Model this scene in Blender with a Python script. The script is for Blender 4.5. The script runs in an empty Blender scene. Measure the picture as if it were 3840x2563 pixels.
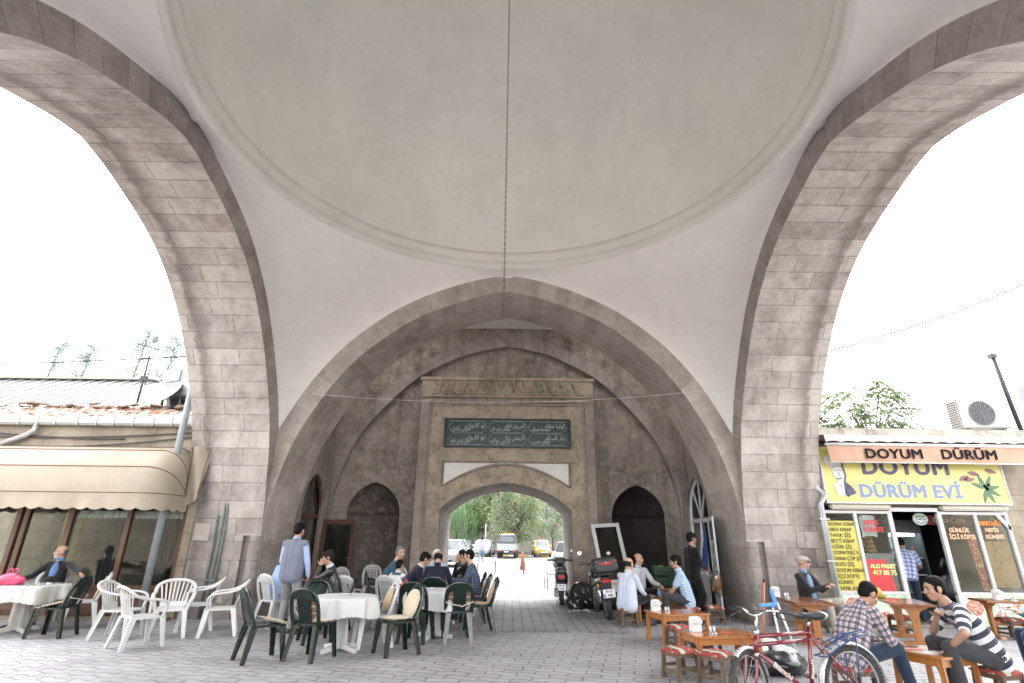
import bpy, bmesh, math, random
from mathutils import Vector, Matrix
from mathutils.geometry import tessellate_polygon
from math import sin, cos, pi, sqrt, atan2, radians
random.seed(7)
S = bpy.context.scene
COL = S.collection
# ---------------- camera, sky, sun, exposure ----------------
cd = bpy.data.cameras.new('camera'); cam = bpy.data.objects.new('camera', cd); COL.objects.link(cam)
cd.sensor_width = 36; cd.lens = 18.576; cd.clip_end = 2000; cd.clip_start = .05
pt = radians(20.57); rl = radians(0.7)
fw = Vector((0, cos(pt), sin(pt))); up0 = Vector((0, -sin(pt), cos(pt))); rt0 = Vector((1, 0, 0))
# the whole picture leans 0.7 degrees clockwise: roll the camera the other way
rt = rt0*cos(rl) + up0*sin(rl); up = up0*cos(rl) - rt0*sin(rl)
cam.matrix_world = Matrix(((rt.x, up.x, -fw.x, .12), (rt.y, up.y, -fw.y, 0), (rt.z, up.z, -fw.z, 1.54), (0, 0, 0, 1)))
S.camera = cam
W = bpy.data.worlds.new('World'); S.world = W; W.use_nodes = True
nt = W.node_tree; nt.nodes.clear()
sky = nt.nodes.new('ShaderNodeTexSky'); sky.sky_type = 'NISHITA'; sky.sun_disc = False
SUN_EL, SUN_AZ = radians(46), radians(2)
sky.sun_elevation = SUN_EL; sky.sun_rotation = SUN_AZ; sky.dust_density = 3.0
hs = nt.nodes.new('ShaderNodeHueSaturation'); hs.inputs['Saturation'].default_value = .12; hs.inputs['Value'].default_value = 1.0
bg = nt.nodes.new('ShaderNodeBackground'); bg.inputs['Strength'].default_value = .15
wo = nt.nodes.new('ShaderNodeOutputWorld')
nt.links.new(sky.outputs[0], hs.inputs['Color']); nt.links.new(hs.outputs[0], bg.inputs[0]); nt.links.new(bg.outputs[0], wo.inputs[0])
sl = bpy.data.lights.new('sun', 'SUN'); sl.energy = .5; sl.angle = radians(30); sl.color = (1, .97, .93)
so = bpy.data.objects.new('sun', sl); COL.objects.link(so)
sd = Vector((sin(SUN_AZ)*cos(SUN_EL), cos(SUN_AZ)*cos(SUN_EL), sin(SUN_EL)))
so.rotation_euler = (-sd).to_track_quat('-Z', 'Y').to_euler(); so.location = sd*60
S.view_settings.view_transform = 'Standard'; S.view_settings.look = 'None'
S.view_settings.exposure = 3.75; S.view_settings.gamma = 1
S.render.engine = 'CYCLES'
S.cycles.max_bounces = 10; S.cycles.diffuse_bounces = 7; S.cycles.transparent_max_bounces = 16

# ---------------- mesh helper ----------------
class MB:
    def __init__(s): s.v = []; s.f = []; s.uv = []; s.m = []; s.sm = []
    def face(s, ids, uv=None, m=0, sm=False): s.f.append(ids); s.uv.append(uv); s.m.append(m); s.sm.append(sm)
    def quad(s, a, b, c, d, uv=None, m=0, sm=False):
        n = len(s.v); s.v += [tuple(a), tuple(b), tuple(c), tuple(d)]; s.face((n, n+1, n+2, n+3), uv, m, sm); return s
    def poly(s, pts, m=0, uv=None):
        n = len(s.v); s.v += [tuple(p) for p in pts]; s.face(tuple(range(n, n+len(pts))), uv, m); return s
    def box(s, x0, x1, y0, y1, z0, z1, m=0, M=None):
        n = len(s.v); c = [(x, y, z) for z in (z0, z1) for y in (y0, y1) for x in (x0, x1)]
        if M is not None: c = [tuple(M @ Vector(p)) for p in c]
        s.v += c
        for q in ((0, 2, 3, 1), (4, 5, 7, 6), (0, 1, 5, 4), (2, 6, 7, 3), (0, 4, 6, 2), (1, 3, 7, 5)): s.face(tuple(n+i for i in q), None, m)
        return s
    def bar(s, p, q, w, h=None, m=0, upv=(0, 0, 1), w2=None, h2=None):
        # rectangular bar from p to q, w wide, h high
        p = Vector(p); q = Vector(q); h = h or w; w2 = w2 or w; h2 = h2 or h
        d = (q-p).normalized(); u = Vector(upv)
        if abs(d.dot(u)) > .98: u = Vector((0, 1, 0))
        a = d.cross(u).normalized(); b = a.cross(d).normalized(); n = len(s.v)
        for P, ww, hh in ((p, w, h), (q, w2, h2)):
            for i, j in ((-1, -1), (1, -1), (1, 1), (-1, 1)): s.v.append(tuple(P+a*(i*ww/2)+b*(j*hh/2)))
        for t in ((3, 2, 1, 0), (4, 5, 6, 7), (0, 1, 5, 4), (1, 2, 6, 5), (2, 3, 7, 6), (3, 0, 4, 7)): s.face(tuple(n+i for i in t), None, m)
        return s
    def tube(s, pts, r, k=8, m=0, closed=False, caps=True, sm=True, flat=None):
        P = [Vector(p) for p in pts]; L = len(P); rr = r if isinstance(r, (list, tuple)) else [r]*L
        n0 = len(s.v); prev = None; dist = 0
        for i in range(L):
            if closed: d = P[(i+1) % L]-P[i-1]
            else: d = P[min(i+1, L-1)]-P[max(i-1, 0)]
            d.normalize()
            if prev is None:
                u = Vector((0, 0, 1)) if abs(d.z) < .9 else Vector((1, 0, 0))
                a = d.cross(u).normalized()
            else:
                a = (prev - d*prev.dot(d)).normalized()
            prev = a; b = d.cross(a)
            for j in range(k):
                t = 2*pi*j/k; fa = fb = 1
                if flat: fa, fb = flat
                s.v.append(tuple(P[i]+a*(cos(t)*rr[i]*fa)+b*(sin(t)*rr[i]*fb)))
        for i in range(L if closed else L-1):
            i2 = (i+1) % L
            for j in range(k):
                s.face((n0+i*k+j, n0+i*k+(j+1) % k, n0+i2*k+(j+1) % k, n0+i2*k+j), None, m, sm)
        if caps and not closed:
            s.face(tuple(n0+j for j in reversed(range(k))), None, m); s.face(tuple(n0+(L-1)*k+j for j in range(k)), None, m)
        return s
    def lathe(s, prof, k=24, m=0, c=(0, 0, 0), a0=0, a1=2*pi, sm=True, sx=1, sy=1):
        full = abs(a1-a0-2*pi) < 1e-6; n0 = len(s.v); kk = k if full else k+1
        for r, z in prof:
            for j in range(kk):
                t = a0+(a1-a0)*j/k; s.v.append((c[0]+r*cos(t)*sx, c[1]+r*sin(t)*sy, c[2]+z))
        ln = [0]
        for i in range(1, len(prof)): ln.append(ln[-1]+sqrt((prof[i][0]-prof[i-1][0])**2+(prof[i][1]-prof[i-1][1])**2))
        rm = max(p[0] for p in prof)
        for i in range(len(prof)-1):
            for j in range(k):
                j2 = (j+1) % kk
                u0, u1 = rm*(a1-a0)*j/k, rm*(a1-a0)*(j+1)/k
                s.face((n0+i*kk+j, n0+i*kk+j2, n0+(i+1)*kk+j2, n0+(i+1)*kk+j), [(u0, ln[i]), (u1, ln[i]), (u1, ln[i+1]), (u0, ln[i+1])], m, sm)
        return s
    def ell(s, c, r, k=12, l=8, m=0, R=None):
        n0 = len(s.v); c = Vector(c)
        for i in range(l+1):
            p = pi*i/l
            for j in range(k):
                t = 2*pi*j/k; q = Vector((r[0]*sin(p)*cos(t), r[1]*sin(p)*sin(t), r[2]*cos(p)))
                if R is not None: q = R @ q
                s.v.append(tuple(c+q))
        for i in range(l):
            for j in range(k): s.face((n0+i*k+j, n0+(i+1)*k+j, n0+(i+1)*k+(j+1) % k, n0+i*k+(j+1) % k), None, m, True)
        return s
    def cap(s, p, q, r0, r1, k=10, m=0, sc=(1, 1), upv=(0, 0, 1)):
        # tapered capsule with round ends; sc flattens the section
        p = Vector(p); q = Vector(q); d = q-p; L = d.length
        d = d.normalized() if L > 1e-6 else Vector((0, 0, 1)); u = Vector(upv)
        if abs(d.dot(u)) > .95: u = Vector((0, 1, 0)) if abs(d.y) < .9 else Vector((1, 0, 0))
        a = d.cross(u).normalized(); b = a.cross(d); n0 = len(s.v); R = []
        for t in (-1, -.85, -.5, 0): R.append((p+d*(t*r0), r0*sqrt(max(1-t*t, .0004))))
        for t in (0, .5, .85, 1): R.append((q+d*(t*r1), r1*sqrt(max(1-t*t, .0004))))
        for P, rr in R:
            for j in range(k):
                t = 2*pi*j/k; s.v.append(tuple(P+a*(cos(t)*rr*sc[0])+b*(sin(t)*rr*sc[1])))
        for i in range(len(R)-1):
            for j in range(k): s.face((n0+i*k+j, n0+i*k+(j+1) % k, n0+(i+1)*k+(j+1) % k, n0+(i+1)*k+j), None, m, True)
        s.face(tuple(n0+j for j in reversed(range(k))), None, m, True); e = n0+(len(R)-1)*k; s.face(tuple(e+j for j in range(k)), None, m, True)
        return s
    def plate(s, outer, holes, f3, depth=None, m=0, uvs=None):
        # flat plate with holes; f3(x, z, d) -> 3D; depth extrudes every edge backwards
        loops = [[Vector((x, z, 0)) for x, z in outer]]+[[Vector((x, z, 0)) for x, z in h] for h in holes]
        flat = [p for l in loops for p in l]; n0 = len(s.v)
        s.v += [tuple(f3(p.x, p.y, 0)) for p in flat]
        for t in tessellate_polygon(loops): s.face(tuple(n0+i for i in t), [(flat[i].x, flat[i].y) for i in t], m)
        if depth:
            for l in loops:
                acc = 0
                for i in range(len(l)):
                    p, q = l[i], l[(i+1) % len(l)]; e = (q-p).length
                    s.quad(f3(p.x, p.y, 0), f3(q.x, q.y, 0), f3(q.x, q.y, depth), f3(p.x, p.y, depth), [(0, acc), (0, acc+e), (depth, acc+e), (depth, acc)], m); acc += e
        return s
    def prism(s, pts, f3, d0, d1, m=0):
        # polygon extruded between two depths
        n = len(pts); n0 = len(s.v)
        s.v += [tuple(f3(x, z, d0)) for x, z in pts]+[tuple(f3(x, z, d1)) for x, z in pts]
        s.face(tuple(range(n0, n0+n)), None, m); s.face(tuple(reversed(range(n0+n, n0+2*n))), None, m)
        for i in range(n): s.face((n0+i, n0+n+i, n0+n+(i+1) % n, n0+(i+1) % n), None, m)
        return s
    def build(s, name, mats=None, parent=None, loc=None, rz=None, bevel=0, subd=0, norm=True):
        me = bpy.data.meshes.new(name); me.from_pydata(s.v, [], s.f)
        mats = mats if isinstance(mats, (list, tuple)) else [mats]
        for m in mats: me.materials.append(m)
        me.polygons.foreach_set('material_index', s.m); me.polygons.foreach_set('use_smooth', s.sm)
        ul = me.uv_layers.new(name='UVMap'); dat = []
        for p, uv in zip(me.polygons, s.uv):
            if uv is not None: dat += [c for t in uv for c in t]
            else:
                n = p.normal; a = max(range(3), key=lambda i: abs(n[i]))
                for vi in p.vertices:
                    c = me.vertices[vi].co
                    dat += [c.y, c.z] if a == 0 else ([c.x, c.z] if a == 1 else [c.x, c.y])
        ul.data.foreach_set('uv', dat)
        if norm or bevel:
            bm = bmesh.new(); bm.from_mesh(me)
            bmesh.ops.recalc_face_normals(bm, faces=bm.faces)
            if bevel:
                bmesh.ops.bevel(bm, geom=[e for e in bm.edges if len(e.link_faces) == 2 and e.calc_face_angle(0) > .5], offset=bevel, segments=2, affect='EDGES', clamp_overlap=True)
            bm.to_mesh(me); bm.free()
        o = bpy.data.objects.new(name, me); COL.objects.link(o)
        if parent: o.parent = parent
        if loc: o.location = loc
        if rz is not None: o.rotation_euler = (0, 0, rz)
        if subd:
            md = o.modifiers.new('s', 'SUBSURF'); md.levels = md.render_levels = subd
        return o

def tag(o, label=None, cat=None, group=None, kind=None):
    if label: o['label'] = label
    if cat: o['category'] = cat
    if group: o['group'] = group
    if kind: o['kind'] = kind
    return o
def empty(name, loc=(0, 0, 0), rz=0, label=None, cat=None, group=None):
    o = bpy.data.objects.new(name, None); COL.objects.link(o); o.location = loc; o.rotation_euler = (0, 0, rz); o.empty_display_size = .1
    return tag(o, label, cat, group)
def grp(mb, name, mat, root, **k):
    # part written in world metres, stored relative to its thing
    l = root.location; mb.v = [(x-l.x, y-l.y, z-l.z) for x, y, z in mb.v]; return mb.build(name, mat, root, **k)
def copy_tree(o, parent=None):
    c = o.copy(); COL.objects.link(c)
    if parent: c.parent = parent
    for ch in list(o.children): copy_tree(ch, c)
    return c
def put(o, loc, rz, label, group=None):
    o.location = loc; o.rotation_euler = (0, 0, rz); o['label'] = label
    if group: o['group'] = group
    return o
def text(name, body, size, mat, parent, M, ext=.003, off=0, align='CENTER', sp=1.0, line=1.0, sx=1.0, fit=0):
    # lettering as a mesh; off thickens the strokes by overprinting shifted copies
    c = bpy.data.curves.new(name, 'FONT'); c.body = body; c.size = size; c.extrude = ext
    c.align_x = align; c.align_y = 'CENTER'; c.space_line = line; c.space_character = sp; c.resolution_u = 3
    t_ = bpy.data.objects.new(name, c); COL.objects.link(t_)
    src = bpy.data.meshes.new_from_object(t_.evaluated_get(bpy.context.evaluated_depsgraph_get())); bpy.data.objects.remove(t_)
    V = [tuple(v.co) for v in src.vertices]; Fs = [tuple(p.vertices) for p in src.polygons]; mb = MB()
    if fit: sx = fit/max(1e-3, max(v[0] for v in V)-min(v[0] for v in V))
    for k, (dx, dy) in enumerate([(0, 0)]+([(-off, 0), (off, 0), (0, -off), (0, off), (-off*.7, -off*.7), (off*.7, off*.7)] if off else [])):
        n0 = len(mb.v); mb.v += [((x+dx)*sx, y+dy, z+k*.0002) for x, y, z in V]
        for f in Fs: mb.face(tuple(n0+i for i in f), [(0, 0)]*len(f))
    bpy.data.meshes.remove(src); o = mb.build(name, mat, parent, norm=False); o.matrix_local = M; return o
def facing(x, y, z, rz=0, tilt=0):
    # matrix that stands a text up, reading towards -Y
    return Matrix.Translation((x, y, z)) @ Matrix.Rotation(rz, 4, 'Z') @ Matrix.Rotation(pi/2+tilt, 4, 'X')

# ---------------- materials ----------------
def lin(c): return tuple((x/12.92 if x <= .04045 else ((x+.055)/1.055)**2.4) for x in c)
def hexc(h): return lin(tuple(int(h[i:i+2], 16)/255 for i in (0, 2, 4)))
MATS = {}
class NT:
    def __init__(s, name):
        s.m = bpy.data.materials.new(name); s.m.use_nodes = True; s.t = s.m.node_tree; s.t.nodes.clear()
        s.out = s.n('OutputMaterial'); s.p = s.n('BsdfPrincipled'); s.l(s.p.outputs[0], s.out.inputs[0])
    def n(s, t, **k):
        x = s.t.nodes.new('ShaderNode'+t)
        for a, b in k.items(): setattr(x, a, b)
        return x
    def l(s, a, b): s.t.links.new(a, b)
    def tex(s, coord='Object', scale=None, rot=None):
        if coord == 'UV': o = s.n('UVMap').outputs[0]
        else: o = s.n('TexCoord').outputs[coord]
        if coord == 'World': pass
        if scale or rot:
            mp = s.n('Mapping'); s.l(o, mp.inputs[0])
            if scale: mp.inputs['Scale'].default_value = scale if isinstance(scale, tuple) else (scale,)*3
            if rot: mp.inputs['Rotation'].default_value = rot
            o = mp.outputs[0]
        return o
    def world(s):
        return s.n('NewGeometry').outputs['Position']
    def noise(s, vec, scale, detail=4, rough=.6, dist=0):
        n = s.n('TexNoise'); n.inputs['Scale'].default_value = scale; n.inputs['Detail'].default_value = detail
        n.inputs['Roughness'].default_value = rough; n.inputs['Distortion'].default_value = dist
        if vec is not None: s.l(vec, n.inputs['Vector'])
        return n.outputs[0]
    def ramp(s, fac, stops):
        r = s.n('ValToRGB'); e = r.color_ramp.elements
        while len(e) < len(stops): e.new(.5)
        for x, (p, c) in zip(e, stops): x.position = p; x.color = (*(c if isinstance(c, tuple) else (c, c, c)), 1)
        s.l(fac, r.inputs[0]); return r.outputs[0]
    def mix(s, fac, a, b, bt='MIX'):
        m = s.n('Mix', data_type='RGBA', blend_type=bt)
        for inp, v in ((m.inputs[0], fac), (m.inputs[6], a), (m.inputs[7], b)):
            if hasattr(v, 'is_linked') or hasattr(v, 'links'): s.l(v, inp)
            elif isinstance(v, (int, float)): inp.default_value = v if inp.type == 'VALUE' else (v, v, v, 1)
            else: inp.default_value = (*v, 1)
        return m.outputs[2]
    def math(s, op, a, b=None):
        m = s.n('Math', operation=op)
        for i, v in ((0, a), (1, b)):
            if v is None: continue
            if isinstance(v, (int, float)): m.inputs[i].default_value = v
            else: s.l(v, m.inputs[i])
        return m.outputs[0]
    def bump(s, h, strength=.3, dist=.01, prev=None):
        b = s.n('Bump'); b.inputs['Strength'].default_value = strength; b.inputs['Distance'].default_value = dist; s.l(h, b.inputs['Height'])
        if prev: s.l(prev, b.inputs['Normal'])
        s.l(b.outputs[0], s.p.inputs['Normal']); return b.outputs[0]
    def col(s, c):
        if isinstance(c, tuple): s.p.inputs['Base Color'].default_value = (*c, 1)
        else: s.l(c, s.p.inputs['Base Color'])
        return s
    def rough(s, r):
        if isinstance(r, (int, float)): s.p.inputs['Roughness'].default_value = r
        else: s.l(r, s.p.inputs['Roughness'])
        return s
def simple(name, c, rough=.6, var=.12, nscale=6, bump=0, bscale=80, metal=0, spec=None, coat=0, sheen=0):
    # painted / plastic / cloth surface with slight mottling and wear
    if name in MATS: return MATS[name]
    t = NT(name); v = t.tex('Object'); n = t.noise(v, nscale, 5)
    c = tuple(c); k1 = tuple(x*(1-var) for x in c); k2 = tuple(min(1, x*(1+var)) for x in c)
    t.col(t.ramp(n, [(.3, k1), (.7, k2)])); t.rough(t.ramp(t.noise(v, nscale*3, 4), [(.3, max(.02, rough-.08)), (.7, min(1, rough+.08))]))
    t.p.inputs['Metallic'].default_value = metal
    if coat: t.p.inputs['Coat Weight'].default_value = coat
    if spec is not None: t.p.inputs['Specular IOR Level'].default_value = spec
    if bump: t.bump(t.noise(v, bscale, 3), bump, .004)
    MATS[name] = t.m; return t.m
def stone(name, base, dark, bw=.75, rh=.34, mortar=.012, mcol=None, stain=.5, pits=.6, streak=0, blockvar=.25, stain_scale=.7, mstr=.6, moss=0, speck=None, grime=0):
    t = NT(name); uv = t.tex('UV'); W_ = t.world()
    # wobble joints a little
    wob = t.n('VectorMath', operation='SCALE'); nz = t.n('TexNoise'); nz.inputs['Scale'].default_value = 2.2; nz.inputs['Detail'].default_value = 3
    t.l(uv, nz.inputs['Vector']); sub = t.n('VectorMath', operation='SUBTRACT'); t.l(nz.outputs['Color'], sub.inputs[0]); sub.inputs[1].default_value = (.5, .5, .5)
    t.l(sub.outputs[0], wob.inputs[0]); wob.inputs['Scale'].default_value = .035
    ad = t.n('VectorMath', operation='ADD'); t.l(uv, ad.inputs[0]); t.l(wob.outputs[0], ad.inputs[1])
    b = t.n('TexBrick'); b.offset = .43; b.squash = 1.35; b.squash_frequency = 3; t.l(ad.outputs[0], b.inputs['Vector']); b.inputs['Scale'].default_value = 1
    b.inputs['Brick Width'].default_value = bw; b.inputs['Row Height'].default_value = rh; b.inputs['Mortar Size'].default_value = mortar; b.inputs['Mortar Smooth'].default_value = .4
    lo = tuple(x*(1-blockvar)*k for x, k in zip(base, (1.05, .98, .97))); hi = tuple(min(1, x*(1+blockvar*.6)*k) for x, k in zip(base, (.98, 1.0, .96)))
    b.inputs['Color1'].default_value = (*lo, 1); b.inputs['Color2'].default_value = (*hi, 1); b.inputs['Mortar'].default_value = (*(mcol or tuple(x*.55 for x in base)), 1); b.inputs['Bias'].default_value = .1
    c = b.outputs[0]
    plain = t.mix(.5, lo, hi)
    c = t.mix(mstr, plain, c)
    n1 = t.noise(W_, stain_scale, 7, .68, .6); n2 = t.noise(W_, 7, 6, .7); n3 = t.noise(W_, 2.3, 6, .7, .4)
    f = t.ramp(n1, [(.42, 0), (.66, 1)]); f = t.math('MULTIPLY', f, stain)
    f2 = t.math('MULTIPLY', f, t.ramp(n2, [(.3, .45), (.62, 1)]))
    c = t.mix(f2, c, dark)
    c = t.mix(t.ramp(n3, [(.36, .42), (.6, 0)]), c, tuple(min(1, x*1.38) for x in base))
    n4 = t.noise(W_, 16, 8, .78); c = t.mix(t.ramp(n4, [(.5, 0), (.72, .5)]), c, tuple(x*.42 for x in base)); c = t.mix(t.ramp(n4, [(.28, .38), (.45, 0)]), c, tuple(min(1, x*1.3) for x in base))
    if streak:
        st = t.noise(t.n('Mapping').outputs[0], 1)  # placeholder replaced below
        mp = [x for x in t.t.nodes if x.bl_idname == 'ShaderNodeMapping'][-1]; mp.inputs['Scale'].default_value = (3.2, 3.2, .22); t.l(W_, mp.inputs[0])
        c = t.mix(t.math('MULTIPLY', t.ramp(st, [(.5, 0), (.7, 1)]), streak), c, tuple(x*.8 for x in dark))
    if moss: c = t.mix(t.math('MULTIPLY', t.ramp(t.noise(W_, 1.4, 6, .7), [(.55, 0), (.72, 1)]), moss), c, (.17, .15, .07))
    if speck: c = t.mix(t.math('MULTIPLY', t.ramp(t.noise(W_, 4.5, 10, .82, .15), [(.5, 0), (.62, 1)]), .6), c, speck)
    if grime:
        # splash dirt and old whitewash on the lowest two metres
        sz = t.n('SeparateXYZ'); t.l(W_, sz.inputs[0]); hz = t.math('ADD', sz.outputs[2], t.math('MULTIPLY', t.math('SUBTRACT', t.noise(W_, 1.6, 6, .7), .5), 2.6))
        mr = t.n('MapRange'); mr.inputs['From Min'].default_value = 2.3; mr.inputs['From Max'].default_value = .1; t.l(hz, mr.inputs[0])
        c = t.mix(t.math('MULTIPLY', mr.outputs[0], grime), c, dark); c = t.mix(t.math('MULTIPLY', t.math('MULTIPLY', mr.outputs[0], t.ramp(t.noise(W_, 4.2, 7, .75), [(.55, 0), (.64, 1)])), .5), c, tuple(min(1, x*1.35) for x in base))
    vo = t.n('TexVoronoi'); vo.inputs['Scale'].default_value = 26; t.l(W_, vo.inputs['Vector'])
    pit = t.math('MULTIPLY', t.ramp(vo.outputs['Distance'], [(.1, 1), (.24, 0)]), t.ramp(t.noise(W_, 3.1, 3), [(.46, 0), (.6, 1)]))
    c = t.mix(t.math('MULTIPLY', pit, pits), c, tuple(x*.25 for x in base))
    t.col(c); t.rough(.9); t.p.inputs['Specular IOR Level'].default_value = .25
    h = t.math('SUBTRACT', t.math('MULTIPLY', n2, .5), t.math('ADD', t.math('MULTIPLY', b.outputs['Fac'], .6*mstr), t.math('MULTIPLY', pit, .5)))
    t.bump(h, .55, .02); MATS[name] = t.m; return t.m
def plaster(name, a, b_, crack=.3):
    t = NT(name); W_ = t.world()
    c = t.ramp(t.noise(W_, .55, 6, .65, .5), [(.3, a), (.7, b_)])
    c = t.mix(t.ramp(t.noise(W_, 3.5, 7, .7), [(.48, 0), (.75, .2)]), c, tuple(x*.72 for x in a))
    c = t.mix(t.ramp(t.noise(W_, .9, 8, .75, .3), [(.5, 0), (.66, .11)]), c, tuple(x*k for x, k in zip(a, (.74, .71, .64)))); c = t.mix(t.ramp(t.noise(W_, 1.3, 8, .7, .2), [(.33, .16), (.48, 0)]), c, tuple(min(.8, x*1.12) for x in b_))
    vo = t.n('TexVoronoi', feature='DISTANCE_TO_EDGE'); vo.inputs['Scale'].default_value = .42
    mv = t.n('VectorMath', operation='ADD'); nz = t.n('TexNoise'); nz.inputs['Scale'].default_value = 1.6; nz.inputs['Detail'].default_value = 5; t.l(W_, nz.inputs['Vector']); t.l(W_, mv.inputs[0]); t.l(nz.outputs['Color'], mv.inputs[1]); t.l(mv.outputs[0], vo.inputs['Vector'])
    ck = t.math('MULTIPLY', t.ramp(vo.outputs['Distance'], [(0, 1), (.004, 0)]), t.ramp(t.noise(W_, .5, 2), [(.52, 0), (.6, 1)]))
    c = t.mix(t.math('MULTIPLY', ck, crack), c, tuple(x*.4 for x in a))
    t.col(c); t.rough(.93); t.p.inputs['Specular IOR Level'].default_value = .2
    t.bump(t.noise(W_, 14, 6, .65), .16, .02); MATS[name] = t.m; return t.m
def wood(name, a, b_, rough=.35, scale=1.0, axis=0, coat=.3):
    t = NT(name); v = t.tex('Object'); mp = t.n('Mapping'); t.l(v, mp.inputs[0])
    sc = [22*scale]*3; sc[axis] = 1.6*scale; mp.inputs['Scale'].default_value = sc
    n = t.noise(mp.outputs[0], 1.0, 6, .65, 1.2); n2 = t.noise(v, 3, 3)
    c = t.ramp(n, [(.3, b_), (.62, a)]); c = t.mix(t.ramp(n2, [(.35, .35), (.7, 0)]), c, b_)
    t.col(c); t.rough(t.ramp(n2, [(.3, rough-.1), (.7, rough+.15)])); t.p.inputs['Coat Weight'].default_value = coat; t.p.inputs['Coat Roughness'].default_value = .25
    t.bump(n, .12, .003); MATS[name] = t.m; return t.m
def glass(name, tint=(.9, .95, .95), gl=.25, rough=.02, dark=0):
    # window pane: mirror-like reflection by angle over a see-through sheet
    t = NT(name); t.t.nodes.remove(t.p)
    g = t.n('BsdfGlossy'); g.inputs['Roughness'].default_value = rough; tr = t.n('BsdfTransparent'); tr.inputs[0].default_value = (*tint, 1)
    fr = t.n('Fresnel'); fr.inputs['IOR'].default_value = 1.5; mx = t.n('MixShader')
    f = t.math('ADD', t.math('MULTIPLY', fr.outputs[0], .55), gl*.25); t.l(f, mx.inputs[0]); t.l(tr.outputs[0], mx.inputs[1]); t.l(g.outputs[0], mx.inputs[2])
    t.l(mx.outputs[0], t.out.inputs[0]); MATS[name] = t.m; return t.m
def fabric(name, kind, c1, c2=None, c3=None, size=.05, rough=.9):
    # cloth with woven pattern from the garment's own UV (metres)
    t = NT(name); uv = t.tex('UV'); sx = t.n('SeparateXYZ'); t.l(uv, sx.inputs[0]); obj = t.tex('Object')
    def wave(o, per, lo, hi):
        f = t.math('FRACT', t.math('DIVIDE', o, per)); return t.math('MULTIPLY', t.math('GREATER_THAN', f, lo), t.math('LESS_THAN', f, hi))
    if kind == 'plain': c = t.mix(.0, c1, c1)
    elif kind == 'stripe': c = t.mix(wave(sx.outputs[1], size, 0, .5), c1, c2)
    elif kind == 'plaid':
        a = wave(sx.outputs[0], size, 0, .48); b = wave(sx.outputs[1], size, 0, .48)
        c = t.mix(t.math('MULTIPLY', a, .72), c1, c2); c = t.mix(t.math('MULTIPLY', b, .72), c, c2)
        l1 = t.math('MAXIMUM', wave(sx.outputs[0], size, .66, .74), wave(sx.outputs[1], size, .66, .74)); c = t.mix(t.math('MULTIPLY', l1, .8), c, c3)
    elif kind == 'bands':
        f = t.math('FRACT', t.math('DIVIDE', sx.outputs[1], size)); c = t.ramp(f, [(0, c1), (.3, c1), (.301, c2), (.55, c2), (.551, c3), (.8, c3), (.801, c1)])
    n = t.noise(obj, 9, 5); c = t.mix(t.ramp(n, [(.3, .16), (.7, 0)]), c, tuple(x*.55 for x in c1)); t.col(c); t.rough(rough)
    t.p.inputs['Sheen Weight'].default_value = .15; t.p.inputs['Specular IOR Level'].default_value = .2
    t.bump(t.math('ADD', t.noise(obj, 13, 3, .5, 1.4), t.math('MULTIPLY', t.noise(obj, 300, 1), .12)), .55, .02); MATS[name] = t.m; return t.m
# ---------------- hall materials ----------------
PINK = (.36, .315, .29)
m_soffit = stone('soffit_stone', (.405, .362, .338), (.09, .077, .072), bw=.95, rh=.36, mortar=.014, stain=.62, pits=.85, blockvar=.34, stain_scale=.6, moss=.12, streak=.3, grime=.6, mstr=.9)
def edge_stain(m):
    # rain stain that runs along the outer edge of the arch soffit, with a cleaner outermost course
    t = NT.__new__(NT); t.m = m; t.t = m.node_tree; t.p = [n for n in t.t.nodes if n.bl_idname == 'ShaderNodeBsdfPrincipled'][0]
    src = t.p.inputs['Base Color'].links[0].from_socket; uv = t.n('UVMap').outputs[0]; sx = t.n('SeparateXYZ'); t.l(uv, sx.inputs[0])
    d = t.math('ADD', sx.outputs[0], t.math('MULTIPLY', t.math('SUBTRACT', t.noise(t.world(), 2.6, 8, .75), .5), .5))
    f = t.ramp(d, [(.80, 0), (1.0, 0), ]); r = f.node.color_ramp.elements
    r[0].position = .0; r[1].position = 1.0
    mr = t.n('MapRange'); mr.inputs['From Min'].default_value = 1.02; mr.inputs['From Max'].default_value = 1.3; t.l(d, mr.inputs[0])
    mr2 = t.n('MapRange'); mr2.inputs['From Min'].default_value = 1.36; mr2.inputs['From Max'].default_value = 1.44; t.l(d, mr2.inputs[0])
    k = t.math('MULTIPLY', mr.outputs[0], t.math('SUBTRACT', 1.0, t.math('MULTIPLY', mr2.outputs[0], .85)))
    t.l(t.mix(t.math('MULTIPLY', k, .62), src, (.10, .082, .078)), t.p.inputs['Base Color'])
edge_stain(m_soffit)
m_face = stone('voussoir_stone', (.31, .277, .26), (.075, .06, .052), bw=1.6, rh=.42, mortar=.012, stain=.55, pits=.55, blockvar=.35)
m_frontarch = stone('bay_arch_stone', (.39, .342, .312), (.09, .072, .062), bw=1.3, rh=.37, mortar=.009, mcol=(.40, .35, .31), stain=.5, pits=.5, blockvar=.4, moss=.35, grime=.6)
m_gate = stone('gate_wall_stone', (.24, .203, .175), (.045, .036, .03), bw=1.0, rh=.45, mortar=.006, stain=.85, pits=.35, blockvar=.15, stain_scale=.95, mstr=.4, moss=.6, speck=(.40, .36, .32), grime=.7, streak=.45)
m_portal = stone('portal_stone', (.34, .28, .215), (.085, .066, .055), bw=1.1, rh=.5, mortar=.005, stain=.6, pits=.3, blockvar=.12, stain_scale=1.3, mstr=.3, moss=.8, speck=(.09, .07, .06), grime=.9)
m_frame = stone('portal_frame_stone', (.27, .225, .195), (.11, .09, .08), bw=.9, rh=.6, mortar=.004, stain=.5, pits=.3, blockvar=.1, mstr=.3, speck=(.12, .1, .09))
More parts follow.
